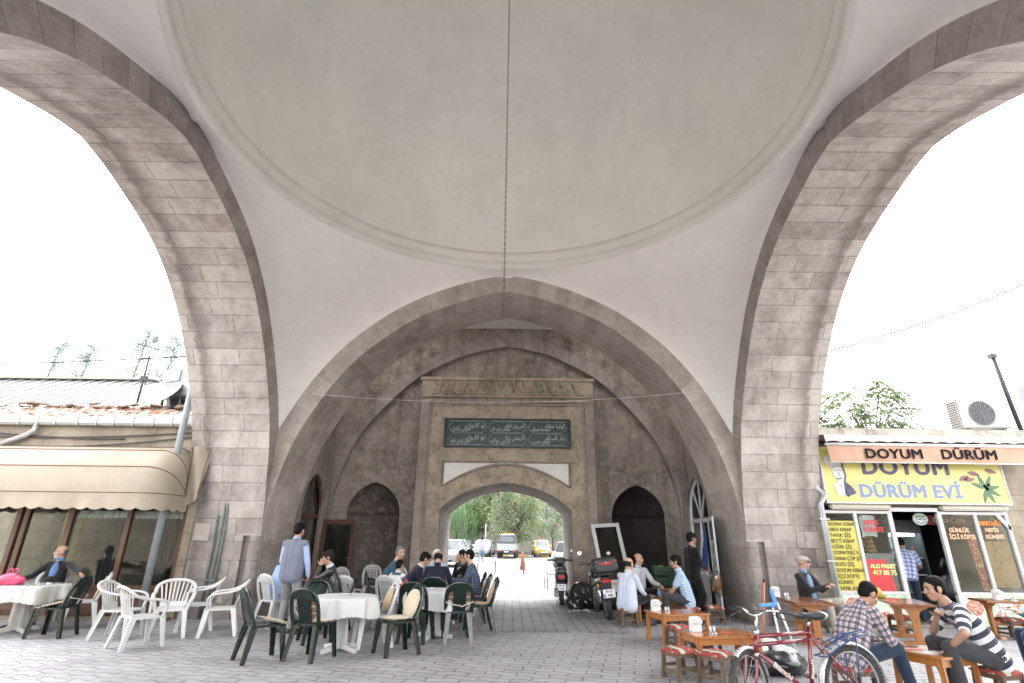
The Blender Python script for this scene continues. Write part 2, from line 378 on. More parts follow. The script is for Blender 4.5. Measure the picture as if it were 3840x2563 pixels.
m_bay = stone('bay_wall_stone', (.28, .24, .222), (.075, .06, .055), bw=.85, rh=.36, mortar=.008, stain=.8, pits=.45, blockvar=.35, moss=.3, streak=.4, grime=.6)
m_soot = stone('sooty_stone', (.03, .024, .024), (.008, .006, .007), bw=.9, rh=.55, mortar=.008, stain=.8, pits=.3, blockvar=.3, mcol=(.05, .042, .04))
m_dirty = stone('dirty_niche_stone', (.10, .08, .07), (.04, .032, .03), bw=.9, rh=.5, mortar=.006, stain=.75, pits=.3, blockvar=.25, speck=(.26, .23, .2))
m_pend = plaster('pendentive_plaster', (.66, .63, .605), (.72, .685, .66), .2)
m_dome = plaster('dome_plaster', (.62, .60, .555), (.71, .69, .635), .2)
m_ring = plaster('ring_plaster', (.56, .54, .49), (.64, .62, .57), .3)
m_white = plaster('white_panel_plaster', (.52, .50, .47), (.60, .58, .55), .2)

A = 5.04; YC = 6.66; TH = 1.66
HALF = [(0, 7.24), (.5, 7.14), (1.0, 7.0), (1.6, 6.77), (2.1, 6.53), (2.57, 6.24), (3.1, 5.82), (3.53, 5.40), (3.9, 4.93), (4.18, 4.50), (4.6, 3.68), (4.82, 3.0), (4.95, 2.42), (5.02, 2.0), (5.04, 1.6)]
def crom(P, n=4):
    out = []
    for i in range(len(P)-1):
        p0, p1, p2, p3 = P[max(i-1, 0)], P[i], P[i+1], P[min(i+2, len(P)-1)]
        for k in range(n):
            t = k/n
            out.append(tuple(.5*(2*b+(c-a)*t+(2*a-5*b+4*c-d)*t*t+(-a+3*b-3*c+d)*t**3) for a, b, c, d in zip(p0, p1, p2, p3)))
    return out+[P[-1]]
HF = crom(HALF, 3)
HALF_S = [(0, 7.40), (.4, 7.335), (.8, 7.225), (1.55, 6.97), (2.1, 6.71), (2.6, 6.38), (3.14, 5.9), (3.55, 5.42), (3.9, 4.95), (4.43, 4.08), (4.7, 3.4), (4.91, 2.5), (5.0, 2.0), (5.04, 1.6)]
HS = crom(HALF_S, 3)
RING = .45
def offset_out(P, w):
    out = []
    for i, (x, z) in enumerate(P):
        a, b = P[max(i-1, 0)], P[min(i+1, len(P)-1)]
        dx, dz = b[0]-a[0], b[1]-a[1]; L = sqrt(dx*dx+dz*dz)
        if i == 0: nx, nz = 0, .80
        else: nx, nz = -dz/L, dx/L
        out.append((x+nx*w, z+nz*w))
    return out
def extrados(H, ring=RING):
    E_ = offset_out(H, ring); C_ = []; zc = 0
    for i, p in enumerate(E_):
        if p[0] > A:
            q = E_[i-1]; k = (A-q[0])/(p[0]-q[0]); zc = q[1]+(p[1]-q[1])*k; C_.append((A, zc)); break
        C_.append(p)
    return E_, C_, zc
def level(H, zc):
    # make both arches meet the corner at the same height
    E_, C_, z = extrados(H); return C_[:-1]+[(A, zc)]
ZCORN = extrados(HF)[2]
EXF, EXS = extrados(HF)[1], level(HS, ZCORN)
def exz(x, C_):
    x = abs(x)
    for a, b in zip(C_, C_[1:]):
        if a[0] <= x <= b[0]+1e-9: return a[1]+(b[1]-a[1])*(x-a[0])/max(b[0]-a[0], 1e-9)
    return ZCORN
hall = empty('domed_hall', (0, YC, 0), 0, 'domed stone and plaster bazaar hall with tall pointed arches and a gate bay', 'hall')
HM = Matrix.Translation((0, YC, 0)).inverted()
def hp(mb, name, mat, **k):
    # hall part: written in world metres, stored relative to the hall
    mb.v = [(x, y-YC, z) for x, y, z in mb.v]; return mb.build(name, mat, hall, **k)
NOTCH = 1.56; ND = .36; ND2 = .11
def make_arch(T, mats, cuts=(0, 0), HF=HF, depth=TH):
    EX = extrados(HF)[0]; EXC = extrados(HF)[1]
    mb = MB(); cur = [(-x, z) for x, z in reversed(HF)]+[p for p in HF[1:]]
    ln = [0]
    for a, b in zip(cur, cur[1:]): ln.append(ln[-1]+sqrt((a[0]-b[0])**2+(a[1]-b[1])**2))
    # soffit
    nd = 4; ds = [0, depth*.3, depth*.6, depth-.02, depth]
    for i in range(len(cur)-1):
        for j in range(len(ds)-1):
            a, b = cur[i], cur[i+1]
            mb.quad(T(a[0], ds[j], a[1]), T(b[0], ds[j], b[1]), T(b[0], ds[j+1], b[1]), T(a[0], ds[j+1], a[1]), [(ds[j], ln[i]+1.6), (ds[j], ln[i+1]+1.6), (ds[j+1], ln[i+1]+1.6), (ds[j+1], ln[i]+1.6)], 0, False)
    # jambs down to the ground
    for sgn, cut in ((-1, cuts[0]), (1, cuts[1])):
        x = sgn*A
        d0 = cut
        mb.quad(T(x, d0, 0), T(x, depth, 0), T(x, depth, NOTCH), T(x, d0, NOTCH), [(d0, 0), (depth, 0), (depth, NOTCH), (d0, NOTCH)])
        mb.quad(T(x, 0, NOTCH), T(x, depth, NOTCH), T(x, depth, 1.6), T(x, 0, 1.6), [(0, NOTCH), (depth, NOTCH), (depth, 1.6), (0, 1.6)])
    # face of the ring towards the hall
    L = len(HF)
    for sgn in (-1, 1):
        acc = 0
        for i in range(L-1):
            a, b = HF[i], HF[i+1]; e = sqrt((a[0]-b[0])**2+(a[1]-b[1])**2)
            pa, pb = EX[i], EX[i+1]
            if pa[0] >= A and pb[0] >= A: pa, pb = (A, a[1]), (A, b[1])
            elif pb[0] > A: pb = (A, b[1]) if i+1 >= len(EXC) else (A, ZCORN)
            if pa[0] > A: pa = (A, a[1])
            if i+1 == len(EXC)-1: pb = (A, ZCORN)
            if i+1 > len(EXC)-1: pa = (A, ZCORN if i == len(EXC)-1 else a[1]); pb = (A, b[1])
            mb.quad(T(sgn*a[0], 0, a[1]), T(sgn*b[0], 0, b[1]), T(sgn*pb[0], 0, pb[1]), T(sgn*pa[0], 0, pa[1]), [(.1, acc), (.1, acc+e), (.55, acc+e), (.55, acc)], 1); acc += e
    # outer face
    for sgn in (-1, 1):
        for i in range(L-1):
            a, b = HF[i], HF[i+1]; mb.quad(T(sgn*a[0], depth, a[1]), T(sgn*b[0], depth, b[1]), T(sgn*(b[0]+.6), depth, b[1]+.6), T(sgn*(a[0]+(.6 if i else 0)), depth, a[1]+.6), None, 1)
    return hp(mb, 'arch', mats)
make_arch(lambda s, d, z: (-A-d, YC+s, z), [m_soffit, m_face], (0, ND), HS)
make_arch(lambda s, d, z: (A+d, YC+s, z), [m_soffit, m_face], (0, ND), HS)
make_arch(lambda s, d, z: (s, YC+A+d, z), [m_frontarch, m_frontarch], (ND2, ND2))
make_arch(lambda s, d, z: (s, YC-A-d, z), [m_soffit, m_face])
# corner colonnettes in their notches
for sg in (-1, 1):
    mb = MB(); x0, x1, y0, y1 = sg*A, sg*(A+ND), YC+A, YC+A+ND2
    mb.quad((x1, y0, 0), (x1, y1, 0), (x1, y1, NOTCH), (x1, y0, NOTCH)); mb.quad((x1, y1, 0), (x0, y1, 0), (x0, y1, NOTCH), (x1, y1, NOTCH))
    mb.quad((x0, y0, NOTCH), (x1, y0, NOTCH), (x1, y1, NOTCH), (x0, y1, NOTCH)); hp(mb, 'corner_recess', m_soffit, norm=False)
    mb = MB(); mb.lathe([(.14, 0), (.14, .12), (.132, .16), (.128, 1.42), (.14, 1.47), (.14, NOTCH)], 20, 0, (sg*(A+.14), YC+A+.12, 0)); hp(mb, 'colonnette', m_soffit)
# worn and patched blocks standing a little proud of the outer edge of the two near piers
for sg in (-1, 1):
    mb = MB(); z = 0; random.seed(5+sg)
    while z < 3.4:
        h = .36; w = random.choice((.32, .5, .62, .28)); mb.box(*sorted((sg*(A+TH-w), sg*(A+TH+.004))), YC+A-.012-random.random()*.008, YC+A+.02, z+.006, z+h-.006); z += h
    hp(mb, 'quoin_blocks', m_soffit, bevel=.008)
# pendentives
RZ, RR = 7.70, 4.705
def pend_pts(phi, k, sx, sy, along_x):
    # phi 0 on the axis of a wall, pi/4 in the corner
    xo = A*math.tan(phi)
    bx, by, bz = (xo, A, exz(xo, EXF if along_x else EXS))
    c, s_ = cos(phi), sin(phi); rb = A/c
    rx, ry = RR*s_, RR*c
    zc = RZ-.91*(rb-RR); zc = max(zc, bz*.75+RZ*.25)
    if bz > RZ-.15: zc = (bz+RZ)/2
    t = k
    q = [(1-t)**2*r+2*t*(1-t)*m_+t*t*b for r, m_, b in ((rx, bx, bx), (ry, by, by), (RZ, zc, bz))]
    x, y = (q[0], q[1]) if along_x else (q[1], q[0])
    return (sx*x, YC+sy*y, q[2])
for sx, sy in ((-1, 1), (1, 1), (-1, -1), (1, -1)):
    mb = MB(); NP, NK = 26, 12; rows = []
    for i in range(2*NP+1):
        if i <= NP: rows.append([pend_pts(pi/4*i/NP, k/NK, sx, sy, True) for k in range(NK+1)])
        else: rows.append([pend_pts(pi/4*(2*NP-i)/NP, k/NK, sx, sy, False) for k in range(NK+1)])
    n = 0
    for r in rows: mb.v += r
    for i in range(2*NP):
        for k in range(NK):
            mb.face((i*(NK+1)+k, (i+1)*(NK+1)+k, (i+1)*(NK+1)+k+1, i*(NK+1)+k+1), None, 0, True)
    hp(mb, 'pendentive', m_pend)
# moulded ring and dome
KR_ = .98
mb = MB(); mb.lathe([(r*KR_, z) for r, z in [(4.84, 7.67), (4.79, 7.69), (4.75, 7.735), (4.745, 7.80), (4.755, 7.84), (4.75, 7.885), (4.70, 7.92), (4.675, 7.955), (4.675, 8.02), (4.69, 8.06), (4.70, 8.08)]], 128, 0, (0, YC, 0)); hp(mb, 'dome_ring', m_ring)
prof = [(4.70*KR_*cos(a), 8.08+4.3*sin(a)) for a in [pi/2*i/40 for i in range(40)]]+[(.02, 12.38)]
mb = MB(); mb.lathe(prof, 128, 0, (0, YC, 0)); hp(mb, 'dome', m_dome)
mb = MB(); mb.lathe([(5.5, 7.6), (5.5, 8.6), (5.1, 9.6), (4.1, 11.2), (2.4, 12.5), (.02, 12.95)], 48, 0, (0, YC, 0)); hp(mb, 'outer_dome', m_face)
# ---------------- gate bay ----------------
Y1, YG, YP = YC+A+TH, 16.0, 15.66   # back of front arch, gate wall, portal front
def F(y): return lambda x, z, d: (x, y+d, z)
def parch(w, zs, za, n=10, k=.62):
    # pointed arch outline from (-w, zs) over the apex to (w, zs)
    h = za-zs; L = [(-w*(1-(i/n)**1.0) if 0 else -w*cos(pi/2*(i/n))**.92 if i < n else 0, zs+h*sin(pi/2*i/n)**(1.0)*(.86+.14*(i/n)**3)) for i in range(n+1)]
    L[-1] = (0, za); return L+[(-x, z) for x, z in reversed(L[:-1])]
BL = crom([(0, 7.3), (.8, 7.14), (1.5, 6.93), (2.72, 6.27), (3.62, 5.42), (4.35, 4.5), (4.68, 3.8), (4.9, 3.1), (5.0, 2.55), (5.03, 2.0)], 3)
# plate with the blind arch cut out of it
mb = MB(); cur = [(-x, z) for x, z in reversed(BL)]+BL[1:]
for a, b in zip(cur, cur[1:]):
    mb.quad((a[0], 15.78, a[1]), (b[0], 15.78, b[1]), (b[0], YG, b[1]), (a[0], YG, a[1]))
acc = 0
for i in range(len(cur)-1):
    a, b = cur[i], cur[i+1]; e = sqrt((a[0]-b[0])**2+(a[1]-b[1])**2)
    o = lambda p: (max(-A, min(A, p[0]*1.0+(p[0]/4.6)*.38)), p[1]+.52*(1-abs(p[0])/5.3)) 
    pa, pb = o(a), o(b)
    mb.quad((a[0], 15.78, a[1]), (b[0], 15.78, b[1]), (pb[0], 15.78, pb[1]), (pa[0], 15.78, pa[1]), [(0, acc), (0, acc+e), (.5, acc+e), (.5, acc)], 0)
    if abs(pa[0]) <= A: mb.quad((pa[0], 15.78, pa[1]), (pb[0], 15.78, pb[1]), (pb[0], 15.78, 8.4), (pa[0], 15.78, 8.4), None, 1)
    acc += e
hp(mb, 'blind_arch', [m_bay, m_gate])
# wall with two pointed niches
holes = []
NX, NW = 3.82, .76
for sg in (-1, 1):
    holes.append([(sg*NX+x, z) for x, z in [(-NW, .25)]+parch(NW, 2.2, 3.08)+[(NW, .25)]])
mb = MB(); mb.plate([(-A, 0), (A, 0), (A, 8.4), (-A, 8.4)], holes+[[(-1.95, .001), (1.95, .001), (1.95, 3.3), (-1.95, 3.3)]], F(YG), .06); hp(mb, 'gate_wall', m_gate)
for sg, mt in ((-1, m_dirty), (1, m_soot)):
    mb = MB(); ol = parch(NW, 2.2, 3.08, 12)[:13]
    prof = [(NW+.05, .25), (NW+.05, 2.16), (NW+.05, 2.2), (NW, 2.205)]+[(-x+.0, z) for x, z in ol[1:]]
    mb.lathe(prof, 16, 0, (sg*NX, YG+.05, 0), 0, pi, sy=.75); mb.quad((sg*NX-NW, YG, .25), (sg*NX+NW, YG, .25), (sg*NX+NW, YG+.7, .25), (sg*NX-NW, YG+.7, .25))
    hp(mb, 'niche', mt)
    # flat raised frames round the niche
    mb = MB(); f = F(YG-.022)
    ar = [(sg*NX+x*1.0, z) for x, z in parch(NW+.005, 2.2, 3.085)]
    def rect(x0, x1, z0, z1): return [(sg*NX+x0, z0), (sg*NX+x1, z0), (sg*NX+x1, z1), (sg*NX+x0, z1)]
    mb.plate([(sg*NX-.80, 2.2)]+ar[0:1]+ar[1:]+[(sg*NX+.80, 2.2), (sg*NX+.80, 3.12), (sg*NX-.80, 3.12)], [], f, .022)
    mb.plate(rect(-.80, .80, 3.125, 3.64), [rect(-.68, .66, 3.24, 3.49)], f, .022); mb.plate(rect(-.66, .64, 3.26, 3.47), [], F(YG-.012), .012)
    hp(mb, 'niche_frame', m_gate if sg < 0 else m_gate)
# bay side walls with a door opening in each, ceiling
DY0, DY1, DZS, DZA = 13.75, 15.35, 2.2, 3.16
dc, dw = (DY0+DY1)/2, (DY1-DY0)/2
for sg in (-1, 1):
    mb = MB(); hole = [(dc-dw, .02)]+[(dc+x, z) for x, z in parch(dw, DZS, DZA)]+[(dc+dw, .02)]
    mb.plate([(Y1-.02, 0), (YG, 0), (YG, 8.4), (Y1-.02, 8.4)], [hole], lambda y, z, d, sg=sg: (sg*(A+d), y, z), .45); hp(mb, 'bay_wall', m_bay)
mb = MB(); n = 14
for i in range(n):
    a0, a1 = -1+2*i/n, -1+2*(i+1)/n
    z0, z1 = 7.70+.2*(1-a0*a0), 7.70+.2*(1-a1*a1)
    mb.quad((a0*A, Y1-.02, z0), (a1*A, Y1-.02, z1), (a1*A, YG, z1), (a0*A, YG, z0), None, 0, True)
hp(mb, 'bay_vault', m_pend)
# portal block
GX, YB = 1.87, 18.6
gar = crom([(-GX, 2.34), (-1.45, 2.66), (-1.01, 2.87), (-.5, 3.0), (0, 3.07), (.5, 3.0), (1.01, 2.87), (1.45, 2.66), (GX, 2.34)], 3)
mb = MB(); op = [(-GX, .0015)]+gar+[(GX, .0015)]
mb.plate([(-2.58, 0), (2.58, 0), (2.58, 5.55), (-2.58, 5.55)], [op], F(YP), None)
for sg in (-1, 1): mb.quad((sg*2.58, YP, 0), (sg*2.58, YG, 0), (sg*2.58, YG, 5.55), (sg*2.58, YP, 5.55))
hp(mb, 'portal', m_portal)
mb = MB(); loop = [(-GX, 0)]+gar+[(GX, 0)]
for a, b in zip(loop, loop[1:]):
    mb.quad((a[0], YP, a[1]), (b[0], YP, b[1]), (b[0], YB, b[1]), (a[0], YB, a[1]))
mb.plate([(-6.6, 0), (6.6, 0), (6.6, 8.6), (-6.6, 8.6)], [loop], F(YB), None)
hp(mb, 'gate_passage', m_bay)
# voussoir ring of the gate arch, standing 1 cm proud
mb = MB(); acc = 0
for a, b in zip(gar, gar[1:]):
    def o(p): t = p[0]/GX; return (p[0]*1.0+t*.05, p[1]+.46-.1*abs(t))
    e = sqrt((a[0]-b[0])**2+(a[1]-b[1])**2)
    for (p, q, y0, y1) in ((a, b, 0, 0),):
        mb.quad((a[0], YP-.014, a[1]), (b[0], YP-.014, b[1]), (o(b)[0], YP-.014, o(b)[1]), (o(a)[0], YP-.014, o(a)[1]), [(.1, acc), (.1, acc+e), (.55, acc+e), (.55, acc)])
    mb.quad((o(a)[0], YP-.014, o(a)[1]), (o(b)[0], YP-.014, o(b)[1]), (o(b)[0], YP, o(b)[1]), (o(a)[0], YP, o(a)[1]))
    mb.quad((a[0], YP-.014, a[1]), (b[0], YP-.014, b[1]), (b[0], YP+.01, b[1]), (a[0], YP+.01, a[1])); acc += e
mb.lathe([(.001, -.02), (.06, -.02), (.07, 0)], 16, 0, (0, 0, 0)) if 0 else None
hp(mb, 'gate_arch', m_portal)
mb = MB(); mb.tube([(.075*cos(t), YP-.02, 3.34+.075*sin(t)) for t in [2*pi*i/20 for i in range(20)]], .012, 6, closed=True); mb.tube([(.03*cos(t), YP-.018, 3.34+.03*sin(t)) for t in [2*pi*i/12 for i in range(12)]], .01, 6, closed=True); hp(mb, 'rosette', m_portal)
# white plaster spandrel over the gate arch, in a stepped stone frame
top, bx = 3.68, 1.86
def arcz(x): t = abs(x)/bx; return 3.58-.63*t**1.9
low = [(x, arcz(x)) for x in [bx*(1-i/12) for i in range(25)]]
mb = MB(); mb.plate([(-bx+.06, top-.06)]+[(-x*.968, z+.06) for x, z in low]+[(bx-.06, top-.06)], [], F(YP-.012), .012); hp(mb, 'white_spandrel', m_white)
mb = MB(); ring = [(-bx, YP-.03, top)]+[(-x, YP-.03, z) for x, z in low]+[(bx, YP-.03, top)]
mb.tube(ring, .024, 6, closed=True); mb.tube([(x*.983, y+.005, z+(.03 if z < top-.001 else -.03)) for x, y, z in ring], .014, 6, closed=True); hp(mb, 'spandrel_frame', m_frame)
# side pilasters, inner moulding, carved cornice
mb = MB()
for sg in (-1, 1):
    mb.box(*sorted((sg*2.33, sg*2.60)), YP-.055, YP+.2, 0, 5.42)
    mb.box(*sorted((sg*2.26, sg*2.33)), YP-.03, YP+.1, 0, 5.42)
mb.box(-2.33, 2.33, YP-.03, YP+.1, 5.33, 5.40); mb.box(-2.60, 2.60, YP-.055, YP+.2, 5.425, 5.56)
hp(mb, 'portal_frame', m_frame, bevel=.012)
mb = MB()
for z0, z1, pr in ((5.562, 5.62, .10), (5.62, 6.08, .10), (6.08, 6.18, .15)): mb.box(-2.5-pr, 2.5+pr, YP-.02-pr, YG, z0, z1)
hp(mb, 'cornice', m_portal, bevel=.01)
mb = MB(); nL = 13
for i in range(nL):
    cx = -2.38+4.76*(i+.5)/nL; w = 4.76/nL/2
    for k, (sc, dd) in enumerate(((1, .05), (.62, .085))):
        pts = [(cx+w*sc*.95*u, 5.64+.40*(v*sc+(1-sc)*.45)) for u, v in ((0, 1), (-.28, .84), (-.42, .66), (-.9, .55), (-1, .3), (-.62, .1), (-.3, .02), (.3, .02), (.62, .1), (1, .3), (.9, .55), (.42, .66), (.28, .84))]
        mb.prism(pts, F(YP-.12), -dd, 0)
    mb.ell((cx, YP-.205, 5.80), (.035, .03, .06), 8, 6)
    if i: mb.prism([(cx-w-.05, 6.06), (cx-w, 5.86), (cx-w+.05, 6.06)], F(YP-.12), -.07, 0)
hp(mb, 'carved_frieze', m_portal)

# ---------------- inscription panel ----------------
m_green = simple('green_marble', (.006, .024, .018), .4, .4, 3); m_dkgreen = simple('dark_green_frame', (.008, .02, .017), .45, .3, 3)
m_silver = simple('silver_script', (.33, .36, .35), .5, .15, 6)
ins = empty('inscription_panel', (0.02, YP, 4.5), 0, 'dark green marble panel with two rows of silver script over the gate', 'inscription')
mb = MB(); mb.box(-1.86, 1.86, -.03, 0, -.42, .42); mb.build('panel', m_green, ins)
mb = MB()
for x0, x1, z0, z1 in ((-1.88, 1.88, .385, .435), (-1.88, 1.88, -.435, -.385), (-1.88, -1.82, -.385, .385), (1.82, 1.88, -.385, .385)): mb.box(x0, x1, -.06, 0, z0, z1)
mb.build('panel_frame', m_dkgreen, ins, bevel=.012)
mb = MB(); y = -.034
mb.tube([(-1.78, y, -.36), (1.78, y, -.36), (1.78, y, .36), (-1.78, y, .36)], .006, 4, closed=True)
for r in (0, 1):
    for c in range(3):
        cx, cz, w, h = -1.18+1.18*c, (.18, -.18)[r], .575, .165
        q = [(-w+.0, 0), (-w+.05, .05), (-w+.05, .09), (-w+.1, .12), (-w+.14, h), (w-.14, h), (w-.1, .12), (w-.05, .09), (w-.05, .05), (w, 0)]
        mb.tube([(cx+a, y, cz+b) for a, b in q]+[(cx+a, y, cz-b) for a, b in reversed(q[1:-1])], .006, 4, closed=True)
mb.build('cartouche_lines', m_silver, ins)
# joined letter forms: isolated form code, number of forms
AR = {'ا': (0xFE8D, 2), 'ب': (0xFE8F, 4), 'ت': (0xFE95, 4), 'ج': (0xFE9D, 4), 'ح': (0xFEA1, 4), 'خ': (0xFEA5, 4), 'د': (0xFEA9, 2), 'ر': (0xFEAD, 2), 'ز': (0xFEAF, 2), 'س': (0xFEB1, 4), 'ص': (0xFEB9, 4), 'ط': (0xFEC1, 4), 'ظ': (0xFEC5, 4), 'ع': (0xFEC9, 4), 'ف': (0xFED1, 4), 'ق': (0xFED5, 4), 'ك': (0xFED9, 4), 'ل': (0xFEDD, 4), 'م': (0xFEE1, 4), 'ن': (0xFEE5, 4), 'ه': (0xFEE9, 4), 'و': (0xFEED, 2), 'ى': (0xFEEF, 2), 'ي': (0xFEF1, 4)}
def shape(s):
    out = []
    for i, ch in enumerate(s):
        if ch not in AR: out.append(ch); continue
        code, n = AR[ch]; pv = s[i-1] if i else ' '; nx = s[i+1] if i+1 < len(s) else ' '
        jp = pv in AR and AR[pv][1] == 4; jn = nx in AR and n == 4
        out.append(chr(code+((3 if jn else 1) if jp else (2 if jn else 0))))
    return ''.join(reversed(out))
for r, row in enumerate((('بو كاروان سرايى ايلدى', 'اعنى وزير اعظم سلطان سليم خان', 'اوليا مقام محمد وفا مصطفى'), ('بو كاروان سراى اولدى تمام', 'تاريخنى دعا ددى نوك', 'دار السلام اولدى نصيب'))):
    for c, s in enumerate(row):
        for k, part in enumerate((s[:len(s)//2], s[len(s)//2:])):
            w_ = s.split(' '); part = ' '.join(w_[:len(w_)//2]) if k == 0 else ' '.join(w_[len(w_)//2:])
            text('script', shape(part), .185, m_silver, ins, facing(-1.18+1.18*c+(.22 if k == 0 else -.2), -.034, (.18, -.18)[r]+(.045 if k == 0 else -.05)), .003, .002, fit=.56)

# ---------------- chain and wires ----------------
m_iron = simple('rusty_iron', (.07, .055, .045), .7, .4, 20); m_wire = simple('black_wire', (.012, .012, .012), .8)
mb = MB(); z = 12.4; k = 0
while z > 4.45:
    a = [(.011*cos(t), .030*sin(t)) for t in [2*pi*i/8 for i in range(8)]]
    mb.tube([(u if k % 2 else 0, 0 if k % 2 else u, z+w-4.45) for u, w in a], .0042, 4, closed=True); z -= .05; k += 1
tag(mb.build('lamp_chain', m_iron, None, (0, YC, 4.45)), 'thin rusty iron chain hanging down from the middle of the dome', 'chain')
def sag(p, q, d, n=24): return [tuple(Vector(p).lerp(Vector(q), i/n)-Vector((0, 0, 4*d*(i/n)*(1-i/n)))) for i in range(n+1)]
def wire(name, pts, r, label, mat=None):
    o = Vector(pts[0]); mb = MB(); mb.tube([tuple(Vector(p)-o) for p in pts], r, 5); tag(mb.build(name, mat or m_wire, None, tuple(o)), label, 'cable')
wire('overhead_cable', sag((-A+.02, 11.1, 4.53), (A-.02, 11.1, 4.72), .32), .004, 'thin pale cable sagging across the hall in front of the gate bay', simple('pale_cable', (.5, .48, .46), .7))
wire('overhead_cable', sag((-28, 18.5, 7.4), (-A-TH, 13, 6.02), .25), .026, 'thin dark cable crossing the sky through the left arch')
wire('overhead_cable', sag((A+TH-.02, 11.68, 5.55), (17.5, 12.5, 9.95), .40), .022, 'dark cable rising across the sky through the right arch')
# ---------------- ground ----------------
def pavers(name, a, b, w, h, off, mort, mcol, amp, freq, rot=0, patch=.25):
    t = NT(name); v = t.tex('UV', rot=(0, 0, rot)); s = t.n('SeparateXYZ'); t.l(v, s.inputs[0])
    def tri(x, f, am): return t.math('MULTIPLY', t.math('SINE', t.math('MULTIPLY', x, f)), am)
    nz = t.math('MULTIPLY', t.math('SUBTRACT', t.noise(v, 3.0, 3), .5), .03)
    c = t.n('CombineXYZ'); t.l(t.math('ADD', t.math('ADD', s.outputs[0], tri(s.outputs[1], freq*1.0, amp*.5)), nz), c.inputs[0]); t.l(t.math('ADD', s.outputs[1], t.math('ADD', tri(s.outputs[0], freq, amp), nz)), c.inputs[1])
    k = t.n('TexBrick'); k.offset = off; t.l(c.outputs[0], k.inputs['Vector']); k.inputs['Scale'].default_value = 1; k.inputs['Brick Width'].default_value = w; k.inputs['Row Height'].default_value = h
    k.inputs['Mortar Size'].default_value = mort; k.inputs['Mortar Smooth'].default_value = .5; k.inputs['Bias'].default_value = 0
    k.inputs['Color1'].default_value = (*a, 1); k.inputs['Color2'].default_value = (*b, 1); k.inputs['Mortar'].default_value = (*mcol, 1)
    W_ = t.world(); col = t.mix(t.math('MULTIPLY', t.ramp(t.noise(W_, .45, 7, .7, .5), [(.42, 0), (.7, 1)]), patch*1.6), k.outputs[0], tuple(x*.5 for x in a))
    col = t.mix(t.ramp(t.noise(W_, 11, 5, .75), [(.56, 0), (.75, .4)]), col, tuple(x*.5 for x in a))
    col = t.mix(t.ramp(t.noise(W_, 1.8, 5, .6), [(.35, .25), (.6, 0)]), col, tuple(min(1, x*1.3) for x in b))
    vo = t.n('TexVoronoi'); vo.inputs['Scale'].default_value = 5; t.l(W_, vo.inputs['Vector']); col = t.mix(t.ramp(vo.outputs['Distance'], [(.025, .55), (.05, 0)]), col, (.09, .08, .075))
    t.col(col); t.rough(t.ramp(t.noise(W_, 2, 4), [(.3, .6), (.7, .85)])); t.bump(t.math('SUBTRACT', t.math('MULTIPLY', t.noise(W_, 30, 4), .3), k.outputs['Fac']), .5, .008); return t.m
m_pave = pavers('hall_pavers', (.27, .262, .268), (.33, .32, .326), .40, .165, .5, .013, (.085, .08, .083), .026, 15.5, .22)
m_path = pavers('path_pavers', (.20, .19, .2), (.25, .24, .25), .40, .2, .5, .016, (.075, .07, .075), .012, 31, pi/2, .5)
m_conc = pavers('worn_concrete', (.16, .165, .16), (.21, .21, .205), 40, 40, .5, .001, (.1, .1, .1), 0, 1, 0, .9)
m_asph = pavers('pale_asphalt', (.030, .0295, .029), (.037, .036, .0355), 60, 60, .5, .001, (.1, .1, .1), 0, 1, 0, .3)
m_earth = pavers('ground_far', (.06, .057, .05), (.07, .066, .058), 90, 90, .5, .001, (.1, .1, .1), 0, 1, 0, .4)
def sheet(name, mat, x0, x1, y0, y1, z): tag(MB().quad((x0, y0, z), (x1, y0, z), (x1, y1, z), (x0, y1, z)).build(name, mat), kind='structure')
sheet('ground', m_earth, -900, 900, -900, 900, -.02)
sheet('pavement', m_pave, -45, 45, -16, 16.6, 0)
sheet('gate_path', m_path, -2.6, 2.35, 10.6, 16.62, .004)
sheet('passage_floor', m_conc, -1.95, 1.95, 16.63, 22.4, .008)
sheet('parking_lot', m_asph, -60, 60, 22.4, 76, .004)
mb = MB(); random.seed(3)
for x0, y0, x1, y1 in ((1.7, 28.5, 1.95, 24.3), (1.9, 34.5, 2.2, 30.8), (-2.5, 45, -2.2, 44.6)):
    mb.quad((x0, y0, .012), (x0+.16, y0, .012), (x1+.16, y1, .012), (x1, y1, .012))
tag(mb.build('parking_marking', simple('road_paint', (.6, .6, .58), .8, .3, 8)), kind='structure')
mb = MB()
for i in range(26): mb.box(-13+i, -12.02+i, 56.5, 56.75, 0, .14, i % 2)
tag(mb.build('kerb', [simple('kerb_yellow', (.55, .42, .08), .8), simple('kerb_white', (.6, .6, .57), .8)]), kind='structure')

# ---------------- materials for the shops ----------------
m_cream = simple('cream_canvas', (.31, .26, .195), .85, .10, 2, .35, 6); m_pipe = simple('red_piping', (.10, .045, .032), .85)
m_brown = wood('brown_frame', (.115, .045, .022), (.06, .023, .012), .35, 1, 2); m_zinc = simple('zinc', (.42, .42, .43), .45, .2, 5, metal=.35)
m_offw = simple('offwhite_pvc', (.30, .295, .285), .35, .12, 4); m_white_f = simple('white_pvc', (.50, .50, .50), .3, .08, 4)
m_wglass = glass('window_glass', (.82, .86, .85), .0); m_dglass = glass('dim_glass', (.55, .6, .6), .4)
m_shopstone = stone('shop_stone', (.27, .23, .18), (.06, .05, .038), bw=.7, rh=.32, mortar=.012, stain=.55, pits=.5, blockvar=.25, moss=.4)
m_parapet = stone('mossy_parapet', (.34, .315, .28), (.05, .05, .042), bw=1.1, rh=.22, mortar=.01, stain=.9, pits=.3, stain_scale=1.6, streak=.5)
m_dark = simple('dark_interior', (.05, .045, .04), .8); m_room = simple('dim_room_wall', (.035, .031, .027), .85)
